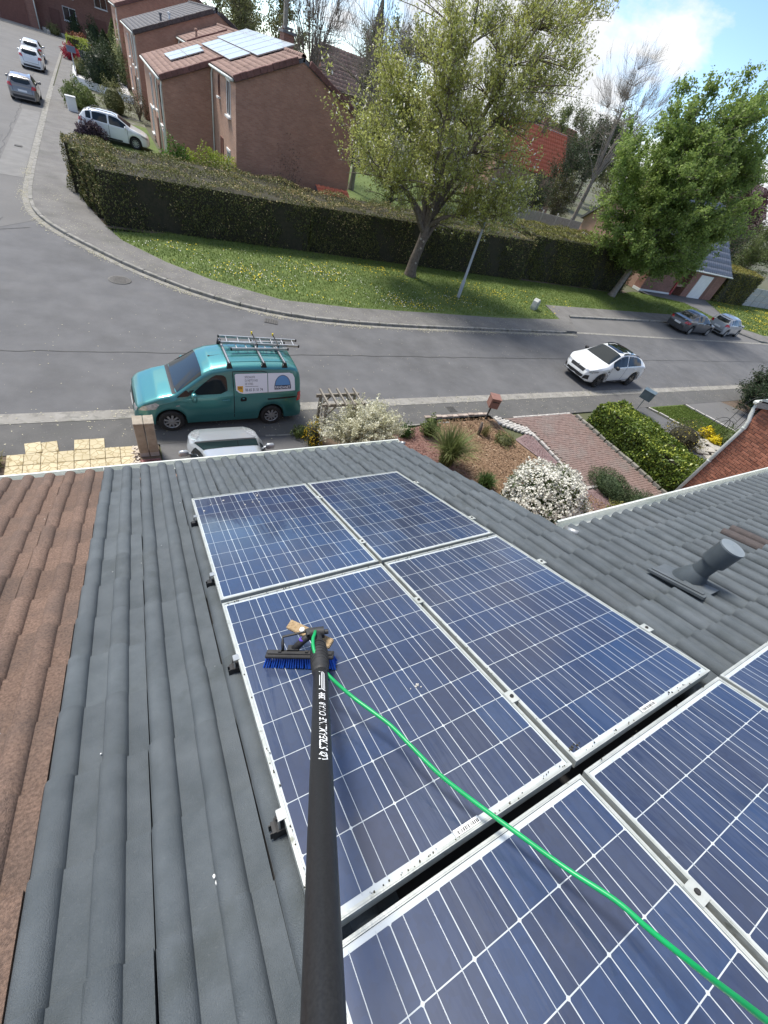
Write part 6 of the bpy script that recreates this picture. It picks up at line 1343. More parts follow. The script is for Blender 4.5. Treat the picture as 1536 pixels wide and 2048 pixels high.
def shrub(name,label,base,rad,m,n=4000,size=.10,cat='shrub',group=None,stems=0,lump=.25,vfun=None,stuffcore=True,top=.25,aspect=.5,droop=None):
    root=empty(name,base,0,label,cat,group); u=rng.normal(0,1,(n,3)); u[:,2]=np.abs(u[:,2])*1.1-.35; u/=np.linalg.norm(u,axis=1)[:,None]; ph=rng.uniform(0,6,4)
    l=1+lump*np.sin(u[:,0]*5+ph[0])*np.cos(u[:,1]*5+ph[1])+lump*.5*np.sin(u[:,2]*8+u[:,0]*9+ph[2]); r=rng.uniform(.5,1.0,n)**.5*l
    C=u*np.array(rad)*r[:,None]; C[:,2]+=rad[2]*.42; k=C[:,2]>0; C=C[k]; u=u[k]; n=len(C)
    Q=leaf_quads(C,size,aspect,.3,droop,u); v=np.clip(.42+rng.normal(0,.2,n)+.15*np.sin(C[:,0]*4/rad[0]+ph[3]),0,.88)
    if vfun: v=vfun(C,v)
    link('foliage',np_mesh('foliage',Q.reshape(-1,3),np.arange(n*4).reshape(-1,4),m,np.repeat(v,4)),root)
    b=MB(); k=max(3,stems)
    for i in range(k):
        a=6.28*i/k; e=Vector((rad[0]*.5*math.cos(a),rad[1]*.5*math.sin(a),rad[2]*.8)); b.tube([(0,0,-.05),e*.5+Vector((0,0,.1)),e],[.03*rad[2],.02*rad[2],.008],5)
    b.build('stems',BARK,root)
    if stems>=12: return root
    b=MB(); b.lathe([(.001,.02),(.5,.05),(.66,.35),(.6,.65),(.35,.95),(.001,1.08)],10); b.v=[(x*rad[0],y*rad[1],z*rad[2]) for x,y,z in b.v]; b.build('inner_growth',m if vfun is None else HCORE,root); return root
bigs=[ # label, x,y, z centre, radii, leaf, n shoots, leaf size
 ('dark evergreen tree right of the bright red roof',49.6,48,5.4,(3.3,2.4,3.9),DARKG,1000,.15,.7),
 ('low dark evergreen left of the pale blossoming small tree',44.6,47,2.7,(2.7,2.0,2.8),DARKG,700,.14,.6),
 ('pale blossoming small tree behind the concrete fence, below the dark evergreen',48.8,46.6,3.2,(2.4,1.8,2.6),OLIVE,700,.13,.9),
 ('olive green tree at the foot of the tall bare tree',62,50,5.2,(4.6,3.6,4.6),OLIVE,900,.17,.7),
 ('mid green tree hiding the left half of the red roof',30,48,5.0,(6.5,4,4.6),MIDG,1300,.17,.7),
 ('green tree mass behind the cherry, right of the terrace gable',20.5,38,3.9,(4.4,3,4.0),MIDG,1200,.14,.7),
 ('tall dark green tree rising behind the red roof, left of the bare tree',60,72,8.6,(5.0,4,6.0),DARKG,900,.22,.9),
 ('round mid green tree on the skyline right of the red roof',72,74,9.0,(7,4.5,5.8),MIDG,1000,.24,.8),
 ('olive tree on the skyline behind the slate roofed house',86,62,7.0,(6.5,5,5.2),OLIVE,900,.24,.8),
 ('purple leaved tree above the last clipped hedge at the right edge',85,44.5,7.2,(7.0,4.5,4.8),PURPLE_L,1500,.22,.7),
 ('light green tree below the purple tree at the right edge',72,33,4.2,(6.5,3.6,4.0),MIDG,1500,.17,.7),
 ('dark green tree right of the slate roof, behind the last hedge',62.5,33,4.0,(3.6,3.2,4.2),DARKG,1000,.17,.6),
 ('dark pine on the skyline at the right edge',118,72,13.0,(7,5,7),DARKG,700,.34,.9),
 ('green garden tree behind the terrace ridge, left of the bare trees',13.6,64,6.8,(3.2,3,4.6),OLIVE,800,.18,.9),
 ('tall green tree behind the terrace between the two bare trees',16.0,76,8.4,(3.4,3.4,6.2),MIDG,800,.22,.9),
 ('hazy green tree on the skyline left of the cypress',24,92,9.0,(9,6,7.5),OLIVE,900,.32,.8),
 ('broad distant tree behind the cherry crown',46,90,9.5,(13,6,8),MIDG,1300,.34,.8),
 ('distant dark tree right of the pink roof',92,84,9.5,(10,6,7),DARKG,900,.36,.8),
 ('distant green tree at the right between pine and maple',104,92,10,(11,6,7.5),MIDG,900,.38,.8)]
for lab,x,y,zc,rad,m,nsh,ls,up_ in bigs:
    tree('garden_tree',lab,'tree',(x,y,0),(x+.1,y,max(.6,zc-rad[2]*.75)),[((x,y,zc),(rad[0]*.86,rad[1]*.86,rad[2]*.8)),((x+rad[0]*.2,y,zc+rad[2]*.25),(rad[0]*.6,rad[1]*.6,rad[2]*.7))],m,r0=.16+.008*zc,nlimb=8,ntw=140,nsh=nsh,per=11,lsize=ls,up=up_,shlen=(.4+ls,.9+2.4*ls),spread=.7,aspect=.62,jitter=.06+ls*.5,group='garden trees behind the hedge',twr=1+ls*2,vfun=somewhite(.10) if 'blossoming' in lab else None)
conifer('cypress_tree','tall pointed green cypress between the bare trees and the cherry crown',(27,60,0),13.2,1.9,leafmat('cypress foliage',(.045,.07,.02),(.13,.16,.06),None,.25),9000,.26,power=.75)
# clipped hedges
def hedge(name,label,boxes,m,dens=150,size=.11,cat='hedge',toplit=.25,bare=.0,group=None,core=None,aspect=.5,brown=.06,lump=.07):
    """boxes: (x0,x1,y0,y1,z0,z1a,z1b) top height runs from z1a at x0 to z1b at x1; shoots stand on every face"""
    CV=[];CF=[];Q=[];VV=[]
    x00,y00=boxes[0][0],boxes[0][2]; base=np.array([ (boxes[0][0]+boxes[-1][1])/2,y00,0.])
    for (x0,x1,y0,y1,z0,za,zb) in boxes:
        faces=[]
        def top(x): return za+(zb-za)*(x-x0)/(x1-x0)
        zm=max(za,zb); A={'F':(x1-x0)*(zm-z0),'B':(x1-x0)*(zm-z0),'L':(y1-y0)*(zm-z0),'R':(y1-y0)*(zm-z0),'T':(x1-x0)*(y1-y0)}
        for f,ar in A.items():
            n=int(ar*dens*(.35 if f=='B' else 1)); a,bb=rng.uniform(0,1,n),rng.uniform(0,1,n)
            if f=='T': x=x0+(x1-x0)*a; y=y0+(y1-y0)*bb; z=top(x); nn=(0,0,1)
            elif f in 'FB': x=x0+(x1-x0)*a; z=z0+(top(x)-z0)*bb; y=np.full(n,y0 if f=='F' else y1); nn=(0,-1 if f=='F' else 1,0)
            else: xx=x0 if f=='L' else x1; x=np.full(n,xx); y=y0+(y1-y0)*a; z=z0+(top(xx)-z0)*bb; nn=(-1 if f=='L' else 1,0,0)
            C=np.stack([x,y,z*np.ones(n)],1); nv=np.array(nn,float)
            bump=lump*(np.sin(C[:,0]*2.1+C[:,2]*1.3)+np.sin(C[:,1]*2.7+C[:,0]*.9)+.7*np.sin(C[:,0]*6.3)*np.sin(C[:,2]*5+C[:,1]*5))
            C+=nv*(bump+rng.normal(0,.035,n))[:,None]; Q.append(leaf_quads(C,size,aspect,.1,.3,np.repeat(nv[None],n,0),.75))
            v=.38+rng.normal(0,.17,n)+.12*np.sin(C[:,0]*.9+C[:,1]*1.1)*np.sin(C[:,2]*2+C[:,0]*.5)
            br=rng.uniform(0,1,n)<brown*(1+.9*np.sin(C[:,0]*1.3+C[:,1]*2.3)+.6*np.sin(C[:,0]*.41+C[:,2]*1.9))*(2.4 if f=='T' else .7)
            VV.append(np.where(br,1.0,np.clip(v+(toplit if f=='T' else 0),0,.87)))  # top leaves get a lighter tone: light from above painted into the colour
        ins=.10; b_=[(x0+ins,y0+ins,z0),(x1-ins,y0+ins,z0),(x1-ins,y1-ins,z0),(x0+ins,y1-ins,z0),(x0+ins,y0+ins,za-ins),(x1-ins,y0+ins,zb-ins),(x1-ins,y1-ins,zb-ins),(x0+ins,y1-ins,za-ins)]
        k=len(CV); CV+=b_; CF+=[tuple(i+k for i in f) for f in ((0,3,2,1),(4,5,6,7),(0,1,5,4),(1,2,6,5),(2,3,7,6),(3,0,4,7))]
    root=empty(name,base,0,label,cat,group); Q=np.concatenate(Q); V=np.concatenate(VV)
    link('foliage',np_mesh('foliage',Q.reshape(-1,3)-base,np.arange(len(Q)*4).reshape(-1,4),m,np.repeat(V,4)),root)
    b=MB(); b.add([tuple(np.array(q)-base) for q in CV],CF); b.build('inner_growth',core or HCORE,root); return root
hedge('thuja_hedge','long tall dark clipped hedge with a browning top that curves round the street corner',[(-.65,9,24.5,29.3,.05,2.15,2.25),(9,25.5,24.75,28.0,.05,2.25,2.7),(-.95,.2,25.4,26.4,.05,2.13,2.15),(-1.2,.2,26.4,27.4,.05,2.12,2.15),(-1.48,.2,27.4,28.4,.05,2.1,2.15),(-1.75,.2,28.4,29.9,.05,2.1,2.15)],YEWTOP,300,.105,toplit=.18,brown=.075,aspect=.38,lump=.10)
hedge('thuja_hedge','taller clipped hedge with a yellowish top coloured as if sunlit between the cherry and the maple',[(25.6,38.6,25.2,29.2,.05,2.95,3.25)],leafmat('yellow top-lit thuja foliage',(.026,.046,.012),(.21,.21,.05),(.36,.28,.10),.2),230,.12,toplit=.38,brown=.03)
hedge('thuja_hedge','short clipped hedge with a golden flat top right of the white garage door',[(57.4,64.6,26.6,30.0,.05,3.2,3.25)],leafmat('golden thuja foliage',(.030,.050,.014),(.28,.26,.06),(.40,.30,.09),.2),150,.15,toplit=.42,brown=.03)
hedge('laurel_hedge','broad laurel hedge with glossy yellow green leaves beside the block paved drive',[(15.64,17.15,2.8,8.3,.0,.95,1.05)],LAUREL,1000,.12,toplit=.10,brown=.05,lump=.05,aspect=.48)
# shrubs just behind the big hedge
shrub('shrub','bright green bush poking over the big hedge at the terrace corner',(3.4,32,.1),(.9,.8,1.65),leafmat('fresh green leaves',(.04,.09,.012),(.14,.26,.03),None,.35),4200,.12)
shrub('shrub','lime yellow bush poking over the big hedge left of the nearest gable',(5.4,31.2,.1),(1.8,.8,1.72),LIME,9000,.11)
shrub('shrub','thin twiggy bush in front of the nearest brown gable',(9.3,30.4,.1),(1.1,.5,2.6),leafmat('brown twig leaves',(.08,.06,.05),(.14,.10,.08),None,.1),900,.08,stems=16)
# side street gardens
G2='front garden shrubs along the side street'
shrub('shrub','dark loose bush at the kerb just left of the white hatchback',(-1.2,52.0,.1),(1.15,1.7,1.15),MIDG,5200,.13,group=G2)
shrub('shrub','large round dark green bush in the middle of the side street gardens',(.9,64,.1),(1.7,1.7,2.5),DARKG,7500,.15,group=G2)
conifer('garden_conifer','dark conifer behind the large round bush in the side street gardens',(1.9,80,.1),3.6,1.7,DARKG,3500,.2,G2)
conifer('garden_conifer','upright conifer standing against the farthest terrace gable',(3.6,96,.1),4.2,1.6,MIDG,2500,.24,G2)
shrub('shrub','pale round bush on bare stems above the white hatchback',(1.25,53.4,.1),(1.15,1.1,1.5),OLIVE,2200,.11,group=G2,stems=9)
shrub('shrub','brown twiggy bush at the foot of the projecting terrace house',(3.0,53,.1),(.95,.9,1.4),leafmat('russet twigs',(.075,.06,.03),(.15,.12,.06),None,.2),1800,.10,group=G2,stems=12)
shrub('shrub','pale variegated bush beside the tall terrace gable',(3.2,73,.1),(1.0,1.6,3.0),leafmat('variegated leaves',(.12,.15,.05),(.42,.45,.22),None,.3),2400,.17,group=G2)
shrub('shrub','crimson red bush at the kerb of the side street',(-1.8,83,.1),(1.0,1.5,1.0),leafmat('crimson leaves',(.20,.012,.03),(.42,.03,.06),None,.3),1800,.15,group=G2)
shrub('shrub','small lime bush beside the yellow hedge of the side street',(-.2,90.5,.1),(.9,1.0,1.1),LIME,1200,.16,group=G2)
hedge('privet_hedge','short bright yellow hedge beyond the red bush of the side street',[(-2.3,.2,95,96.6,.05,1.35,1.3)],LIME,130,.16,toplit=.1,brown=0)
shrub('shrub','orange red low bush behind the yellow hedge',(-.9,103,.1),(1.4,1.3,1.0),leafmat('rust leaves',(.16,.05,.02),(.30,.11,.04),None,.2),1200,.16,group=G2)
shrub('shrub','dark shrub under the windows of the street end house',(-1.2,111.5,.1),(1.0,1.0,2.0),DARKG,1200,.2,group=G2)
shrub('shrub','second dark shrub under the street end house, nearer the terrace',(1.2,110.5,.1),(1.1,1.0,2.3),DARKG,1200,.2,group=G2)
shrub('shrub','grey green low cushion in the rock garden at the street end',(-4.1,109.5,.1),(1.0,.8,.9),OLIVE,900,.16,group=G2)
shrub('shrub','olive bush at the kerb beside the grey sign post',(-1.0,72,.1),(.6,.9,.9),OLIVE,1700,.13,group=G2)
shrub('hebe_bush','purple brown bush between the big hedge and the white hatchback',(-.75,40.7,.1),(.85,.5,.75),leafmat('purple brown leaves',(.035,.02,.03),(.12,.08,.10),None,.2),2400,.12)
# near garden
def whitebush(name,label,base,rad,leafm,flm,n=7000,nf=2400,fs=.05,kind='cluster',up=.3):
    root=shrub(name,label,base,rad,leafm,n,.075,cat='flowering shrub',lump=.13)
    u=rng.normal(0,1,(nf,3)); u[:,2]=np.abs(u[:,2])*1.15-.30; u/=np.linalg.norm(u,axis=1)[:,None]
    r=1+.13*np.sin(u[:,0]*5+1)*np.cos(u[:,1]*5+2)+rng.normal(0,.05,nf); C=u*np.array(rad)*r[:,None]; C[:,2]+=rad[2]*.42; k=C[:,2]>.05; C=C[k];u=u[k]
    q=7; P=np.repeat(C,q,0)+rng.normal(0,fs*.38,(len(C)*q,3)); nn=np.repeat(u,q,0)
    Q=leaf_quads(P,fs*.75,.85,.5,None,nn*1.5,.6); v=np.clip(rng.normal(.6,.25,len(P)),0,1)
    link('blossom',np_mesh('blossom',Q.reshape(-1,3),np.arange(len(Q)*4).reshape(-1,4),flm,np.repeat(v,4)),root); return root
WB=leafmat('white blossom',(.50,.50,.42),(.78,.77,.70),None,.2)
whitebush('white_flower_bush','round bush covered in white flower heads beside the purple gravel path',(9.35,4.6,.0),(1.20,1.12,1.02),leafmat('choisya leaves',(.035,.06,.02),(.13,.17,.05),None,.3),WB,7000,1700,.085)
def broom(label,base):
    root=empty('white_broom_bush',base,0,label,'flowering shrub'); n=560; cl=rng.integers(0,16,n); ca=rng.uniform(0,6.283,16); ce=rng.uniform(.15,.62,16); 
    d=np.stack([np.cos(ca[cl])*ce[cl],np.sin(ca[cl])*ce[cl]*.62,np.full(n,.62)],1)*1.0+rng.normal(0,.15,(n,3)); d/=np.linalg.norm(d,axis=1)[:,None]; L_=rng.uniform(.9,1.75,n)[:,None]
    p1=d*L_*.55+np.array([0,0,.1]); p2=d*L_+np.array([0,0,-.12])*L_+rng.normal(0,.08,(n,3)); p0=rng.normal(0,.07,(n,3)); p0[:,2]=0; P=np.stack([p0,p1,p2],1)
    V,F=tubes(P,np.array([[.012,.007,.003]])*np.ones((n,1)),4); link('stems',np_mesh('stems',V,F,MATS['broom stems'] if 'broom stems' in MATS else mat('broom stems',(.10,.11,.05),(.16,.16,.08),9,.9)),root)
    per=95; t=rng.uniform(.30,1.05,(n,per,1))**.75; C=np.where(t<.5,P[:,None,0]*(1-2*t)+P[:,None,1]*2*t,P[:,None,1]*(2-2*t)+P[:,None,2]*(2*t-1)).reshape(-1,3)+rng.normal(0,.035,(n*per,3))
    Q=leaf_quads(C,.055,.6,.5,.6); v=np.clip(np.repeat(rng.normal(.55,.2,n),per)+rng.normal(0,.2,n*per)-.5*(t.ravel()<.5),0,1)
    link('blossom',np_mesh('blossom',Q.reshape(-1,3),np.arange(len(Q)*4).reshape(-1,4),leafmat('cream broom blossom',(.40,.39,.22),(.86,.85,.70),None,.3),np.repeat(v,4)),root); return root
broom('arching bush of cream white broom blossom spilling over the wooden trellis arch',(4.95,8.02,0))
def tuft(name,label,base,n,h,spread,m,cat,wd=.014):
    root=empty(name,base,0,label,cat); a=rng.uniform(0,6.283,n); e=rng.uniform(.05,1,n)**.7*spread; L_=h*rng.uniform(.7,1.2,n); s_=np.linspace(0,1,5)
    hx=np.cos(a)*e; hy=np.sin(a)*e; px=np.outer(hx,s_**1.5)*L_[:,None]; py=np.outer(hy,s_**1.5)*L_[:,None]; pz=L_[:,None]*(s_[None]*1.25-e[:,None]*.75*s_[None]**2.2)
    sx=-np.sin(a)*wd; sy=np.cos(a)*wd; ww=np.array([1,.95,.8,.5,.08]); b0=rng.normal(0,.07,(n,2))
    A=np.stack([px+b0[:,:1]+sx[:,None]*ww,py+b0[:,1:]+sy[:,None]*ww,pz],2); B=np.stack([px+b0[:,:1]-sx[:,None]*ww,py+b0[:,1:]-sy[:,None]*ww,pz],2)
    V=np.stack([A,B],2).reshape(-1,3); i=np.arange(n)[:,None]*10+np.arange(4)[None]*2; F=np.stack([i,i+1,i+3,i+2],-1).reshape(-1,4); v=np.repeat(np.clip(rng.normal(.5,.25,n),0,1),10)
    link('blades',np_mesh('blades',V,F,m,v),root); return root
PAMPAS=leafmat('grass clump blades',(.075,.105,.03),(.23,.27,.10),(.36,.35,.17),.3)
tuft('grass_clump','tall arching clump of pale green ornamental grass by the verge of the grey roof',(7.55,7.05,0),700,1.15,.85,PAMPAS,'ornamental grass',.011)
tuft('grass_clump','low trailing green clump at the edge of the grey roof below the tall grass',(8.3,5.9,0),420,.42,.9,leafmat('low green blades',(.04,.08,.02),(.11,.17,.05),None,.3),'plant',.012)
tuft('grass_clump','small dry tuft with a brown stump in the bark bed',(9.95,8.15,0),90,.45,.7,leafmat('dry blades',(.14,.13,.05),(.26,.24,.11),None,.3),'plant',.008)
b=MB(); b.tube([(9.72,8.2,0),(9.70,8.22,.25),(9.66,8.24,.5)],[.06,.055,.045],8); o=b.build('tree_stump',BARK,None,True); tag(o,'short brown stump standing in the bark bed','stump')
shrub('small_plant','small dense green plant in the reddish bark bed',(6.85,8.55,0),(.34,.3,.30),leafmat('deep green leaves',(.03,.07,.015),(.09,.16,.035),None,.3),900,.05,'plant')
shrub('small_plant','upright green plant behind the ornamental grass near the pavement',(7.75,8.45,0),(.36,.3,.5),MIDG,1000,.07,'plant')
shrub('small_plant','low green heather in the bark bed beside the cobble strip',(10.5,7.7,0),(.45,.4,.24),OLIVE,800,.06,'plant')
shrub('small_plant','yellow flowering plant at the foot of the trellis',(3.75,8.45,0),(.25,.35,.6),leafmat('yellow flower plant',(.06,.09,.02),(.18,.19,.04),(.75,.50,.03),.3),900,.05,'plant',vfun=somewhite(.3))
shrub('small_plant','green plant at the kerb between the silver car and the trellis',(3.55,8.9,0),(.3,.2,.25),MIDG,500,.06,'plant')
LAV=leafmat('lavender leaves',(.045,.075,.03),(.13,.17,.08),None,.2)
shrub('lavender_bush','spreading grey green lavender hedge along the drive, left half',(12.85,4.75,0),(.50,.85,.55),LAV,5200,.075,'lavender',aspect=.22,droop=1.2,lump=.12)
shrub('lavender_bush','lavender hedge clump nearest the right gutter, right half',(13.2,3.75,0),(.50,.75,.52),LAV,4600,.075,'lavender',aspect=.22,droop=1.2,lump=.12)
shrub('small_plant','yellow green rhododendron beside the lavender and the right gutter',(12.0,3.6,0),(.5,.45,.5),leafmat('rhododendron leaves',(.08,.10,.03),(.30,.28,.08),None,.3),420,.19,'plant',aspect=.32)
shrub('small_plant','clipped round green ball at the foot of the downpipe',(13.85,3.3,0),(.38,.34,.40),MAPLE,1500,.05,'plant',lump=.04)
tuft('grass_clump','dry yellowish weeds at the left end of the yellow paving slabs',(-3.15,8.7,0),260,.30,.9,leafmat('dry weeds',(.13,.13,.05),(.26,.24,.10),(.34,.30,.16),.3),'plant',.01)
# neighbour garden
shrub('small_plant','twiggy yellow flecked bush behind the laurel hedge',(19.9,6.4,0),(.8,.9,.75),leafmat('twiggy leaves',(.07,.07,.04),(.15,.15,.07),(.65,.55,.10),.3),1700,.07,'plant',vfun=somewhite(.10),stems=9)
shrub('yellow_flowers','bright yellow flower cushion by the pale stone steps',(22.35,6.6,0),(.32,.28,.34),leafmat('bright yellow petals',(.42,.33,.01),(.85,.70,.02),None,.2),800,.10,'flowers')
shrub('yellow_flowers','second bright yellow flower cushion, nearer the brick wall',(22.2,6.05,0),(.28,.24,.30),leafmat('bright yellow petals again',(.42,.33,.01),(.85,.70,.02),None,.2),600,.10,'flowers')
shrub('small_plant','green climbing rose growth at the foot of the metal arches',(23.3,5.9,0),(.8,.6,.6),MIDG,1300,.08,'plant')
tree('juniper_bush','big spreading dark juniper at the right edge by the pavement','conifer',(31.4,8.2,0),(31.5,8.2,.5),[((31.6,7.9,1.0),(3.6,1.8,1.1)),((30.4,8.3,1.6),(1.0,.9,1.3)),((34,7.4,1.1),(3,1.8,1.2))],leafmat('juniper foliage',(.020,.038,.016),(.065,.095,.040),None,.2),r0=.10,nlimb=9,ntw=220,nsh=2600,per=16,lsize=.15,up=.35,shlen=(.3,.8),spread=.9,aspect=.3,jitter=.07)
# ------------------------------------------------------------ street and garden furniture
lp=empty('lamp_post',(16.66,20.2,.08),label='slim grey lamp post on the verge disappearing into the cherry crown',cat='lamp post')
b=MB(); b.lathe([(.10,0),(.10,.9),(.075,.95),(.062,3.5),(.055,5.0)],14); b.build('mast',LAMP_GREY,lp,True); b=MB(); b.tube([(0,0,4.9),(.05,.1,5.2),(.3,.5,5.4)],[.045,.04,.035],10); b.build('bracket',LAMP_GREY,lp,True)
b=MB(); b.box((.42,.7,5.4),(.26,.7,.14),bev=.04); b.build('lantern',LAMP_GREY,lp); b=MB(); b.box((0,.0,.55),(.12,.19,.38),bev=.01); b.build('access_door',LAMP_GREY,lp)
ub=empty('utility_marker',(22.35,19.55,.10),.5,'small rounded white and grey service box on the grass tip by the lay by','service box')
b=MB(); b.prism([(-.30,0),(.30,0),(.34,.18),(.28,.50),(.12,.60),(-.12,.60),(-.28,.50),(-.34,.18)],-.16,.16,T=Matrix(((1,0,0,0),(0,0,1,0),(0,1,0,0),(0,0,0,1)))); b.build('housing',mat('pale box plastic',(.50,.51,.48),(.38,.40,.37),6,.5),ub)
b=MB(); b.prism([(-.25,.06),(.25,.06),(.28,.2),(.23,.46),(.1,.54),(-.1,.54),(-.23,.46),(-.28,.2)],-.185,-.162,T=Matrix(((1,0,0,0),(0,0,1,0),(0,1,0,0),(0,0,0,1)))); b.build('front_plate',mat('grey box plate',(.30,.33,.32),(.24,.27,.26),8,.4),ub)
# concrete meter pillar of two halves
mp_=empty('meter_pillar',(-.27,8.70,0),.0,'weathered concrete meter pillar in two halves in front of the van','pillar')
CPIL=mat('buff weathered concrete',(.29,.25,.195),(.37,.325,.26),6,.9,bump=.5,bscale=50,extra=[((.22,.19,.15),5,.52,.72,.7)])
for sx in (-1,1):
    b=MB(); b.box((sx*.105,0,.66),(.195,.30,.98),bev=.01); o=b.build('cabinet',CPIL,mp_); b=MB(); b.box((sx*.105,0,1.175),(.20,.33,.05),bev=.012); b.build('cap',CPIL,o)
    b=MB(); b.box((sx*.105,.01,.09),(.19,.27,.18)); b.build('foot',mat('pale foot concrete %d'%len(MATS),(.40,.40,.39),(.5,.49,.47),7,.9),o)
    b=MB(); b.box((sx*.19,0,1.16),(.035,.34,.09),bev=.008); b.build('end_slab',CPIL,o)
mp_.scale=(1,1,.82)
# letterboxes on posts
def letterbox(label,x,y,h,rz,m,post,size=(.34,.40,.36)):
    o=empty('letterbox',(x,y,0),rz,label,'letterbox','letterboxes on posts'); b=MB(); b.bar((0,0,0),(0,0,h-.02),.05); b.build('post',post,o)
    b=MB(); b.box((0,0,h+size[2]/2),size,bev=.008); b.build('box',m,o); b=MB(); b.box((0,0,h+size[2]+.012),(size[0]+.03,size[1]+.04,.022),bev=.006); b.build('lid',m,o); b=MB(); b.box((0,-size[1]/2-.006,h+size[2]*.72),(size[0]*.7,.012,.03)); b.build('flap',BLACKP,o); return o
letterbox('brown red letterbox on a dark post at the corner of the bark bed',10.64,9.03,.58,-.45,mat('brown red box paint',(.20,.10,.075),(.26,.135,.105),6,.5),mat('dark post',(.06,.055,.05),None,rough=.7))
letterbox('dark slate letterbox on a pale leaning post beside the laurel hedge',19.8,8.82,.66,.35,mat('slate box paint',(.07,.10,.115),(.10,.13,.145),6,.4),STEEL,(.42,.50,.38))
# wooden trellis arch
tr=empty('trellis_arch',(4.0,8.1,0),0,'weathered grey wooden trellis arch with five rafters beside the van','trellis')
X0,X1,Y0,Y1,HT_=4.0,5.02,8.47,8.93,1.30
def beam(name,p,q,w_,h_=None,par=tr): b=MB(); b.bar(p,q,w_,h_); o=b.build(name,WOOD_GREY); wlink(o,par); return o
for x in (X0,X1):
    for y in (Y0,Y1): beam('post',(x,y,0),(x,y,HT_-.03),.07)
    for i in range(7): beam('slat',(x,Y0+.05,.12+.16*i),(x,Y1-.05,.12+.16*i),.025,.025)
    for i in range(1,3): beam('slat',(x+.03,Y0+(Y1-Y0)*i/3,.08),(x+.03,Y0+(Y1-Y0)*i/3,1.24),.02,.02)
for y in (Y0,Y1):
    beam('lintel',(X0-.13,y,HT_),(X1+.12,y,HT_),.045,.09); beam('brace',(X0+.02,y,HT_-.32),(X0+.28,y,HT_-.03),.04); beam('brace',(X1-.02,y,HT_-.32),(X1-.28,y,HT_-.03),.04)
for i in range(5): x=X0+.02+(X1-X0-.04)*i/4; beam('rafter',(x,Y0-.14,HT_+.07),(x,Y1+.16,HT_+.09),.04,.06)
# metal rose arches in the neighbour's garden
IRON=mat('black iron',(.025,.025,.027),None,rough=.6)
def arch(label,x,y,rz,w_=1.1,h=2.1,d=.4):
    o=empty('rose_arch',(x,y,0),rz,label,'garden arch','metal rose arches')
    for yy in (-d/2,d/2):
        pts=[(-w_/2,yy,0),(-w_/2,yy,h-w_/2)]+[(w_/2*-math.cos(a),yy,h-w_/2+w_/2*math.sin(a)) for a in np.linspace(.2,math.pi-.2,9)]+[(w_/2,yy,h-w_/2),(w_/2,yy,0)]
        b=MB(); b.tube(pts,.012,6); b.build('hoop',IRON,o,True)
    for sx in (-1,1):
        for z in (.4,.9,1.4): b=MB(); b.tube([(sx*w_/2,-d/2,z),(sx*w_/2,d/2,z)],.008,5); b.build('rung',IRON,o)
    return o
arch('thin black rose arch between the neighbour lawn and the grey drive',24.3,6.3,-.5); arch('second black rose arch, nearer the white downpipe',25.7,6.2,-.5,1.0,1.9); arch('low black plant hoop beside the yellow flowers',22.9,6.5,-.4,1.0,1.0,.25)
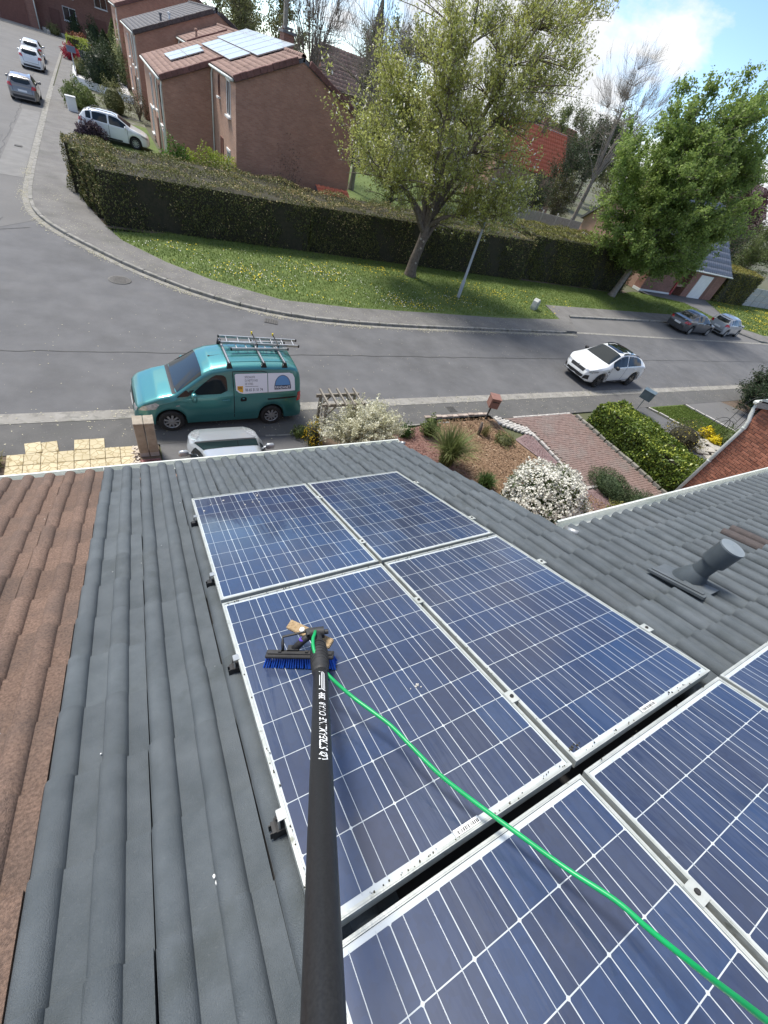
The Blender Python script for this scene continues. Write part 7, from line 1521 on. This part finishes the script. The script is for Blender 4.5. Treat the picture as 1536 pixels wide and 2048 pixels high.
# sign post and white stones in the side street gardens
sp=empty('sign_post',(-1.45,67.8,.08),.2,'grey post with a blue grey sign in the side street gardens','sign'); b=MB(); b.tube([(0,0,0),(0,0,2.3)],.05,8); b.build('post',LAMP_GREY,sp); b=MB(); b.box((0,-.06,2.1),(.75,.04,.45),bev=.01); b.build('sign_plate',mat('blue grey sign',(.14,.17,.24),None,rough=.5),sp)
wb=empty('meter_box',(-1.75,49.7,.08),.1,'white meter box on the pavement edge left of the white hatchback','box'); b=MB(); b.box((0,0,.42),(.62,.4,.84),bev=.03); b.build('box',WHITE_PAINT,wb); b=MB(); b.box((0,0,.87),(.68,.46,.06),bev=.02); b.build('lid',WHITE_PAINT,wb)
gw=empty('garden_wall',(-1,71,0),0,'low white garden wall round the gravel terrace of the side street','wall')
for (x0,y0,x1,y1) in ((-1.55,64.5,-1.55,72.5),(-1.55,64.5,3.2,60.8),(-1.5,72.4,3.2,75)):
    b=MB(); b.bar((x0,y0,.35),(x1,y1,.35),.25,.6,up=(0,0,1)); o=b.build('wall_run',WHITE_PAINT); wlink(o,gw)
sheet('gravel_terrace',[(-1.4,64.8),(3.2,61.2),(3.2,74.6),(-1.4,72.2)],.12,mat('white gravel',(.42,.42,.42),(.55,.55,.54),8,.95))
dg=empty('garden_gate',(-.6,80,0),0,'dark blue grey panel gate beside the red bush','gate'); b=MB(); b.bar((-.9,80.5,.75),(2.4,79.0,.75),.08,1.3,up=(0,0,1)); o=b.build('gate_panel',mat('blue grey gate',(.035,.045,.06),None,rough=.5)); wlink(o,dg)
rk=empty('rock_garden',(-4,109.5,0),0,'rock garden of pale boulders at the foot of the street end house','rocks')
for i in range(16):
    b=MB(); b.box((0,0,0),(random.uniform(.5,1.1),random.uniform(.4,.8),random.uniform(.3,.6)),Matrix.Rotation(random.uniform(0,3),3,'Z'),bev=.12); o=b.build('boulder',CONCRETE); o.location=(-5.4+i*.32+random.gauss(0,.2),108.3+random.uniform(-.5,4)+i*.05,.2); wlink(o,rk)
# lean-to with red tiles at the foot of the nearest gable
lt=empty('lean_to',(12.4,30.4,0),0,'low lean to with red tiles against the nearest brown gable','lean-to')
b=MB(); b.box((12.3,30.3,.8),(1.9,1.3,1.6)); o=b.build('wall',BROWN_BRICK); wlink(o,lt)
o=roof_slab('roof_tile',None,(11.2,29.5,1.62),(1,0,0),(0,.93,.37),2.2,1.3,RED_TILE,.3,.33)
for q in [o]+[x for x in COL.objects if x.name.startswith('roof_deck') and x.parent is None]: wlink(q,lt)
# overhead line with its pole
up_=empty('utility_pole',(16.4,57,0),0,'concrete utility pole behind the terrace carrying a cable','pole'); b=MB(); b.box((0,0,6.5),(.34,.34,13)); b.build('mast',CONCRETE,up_)
b=MB(); b.tube([(16.4,57,11.6),(24,66,10.6),(34,78,10.8)],.02,5); b.build('cable',BLACKP) if False else None
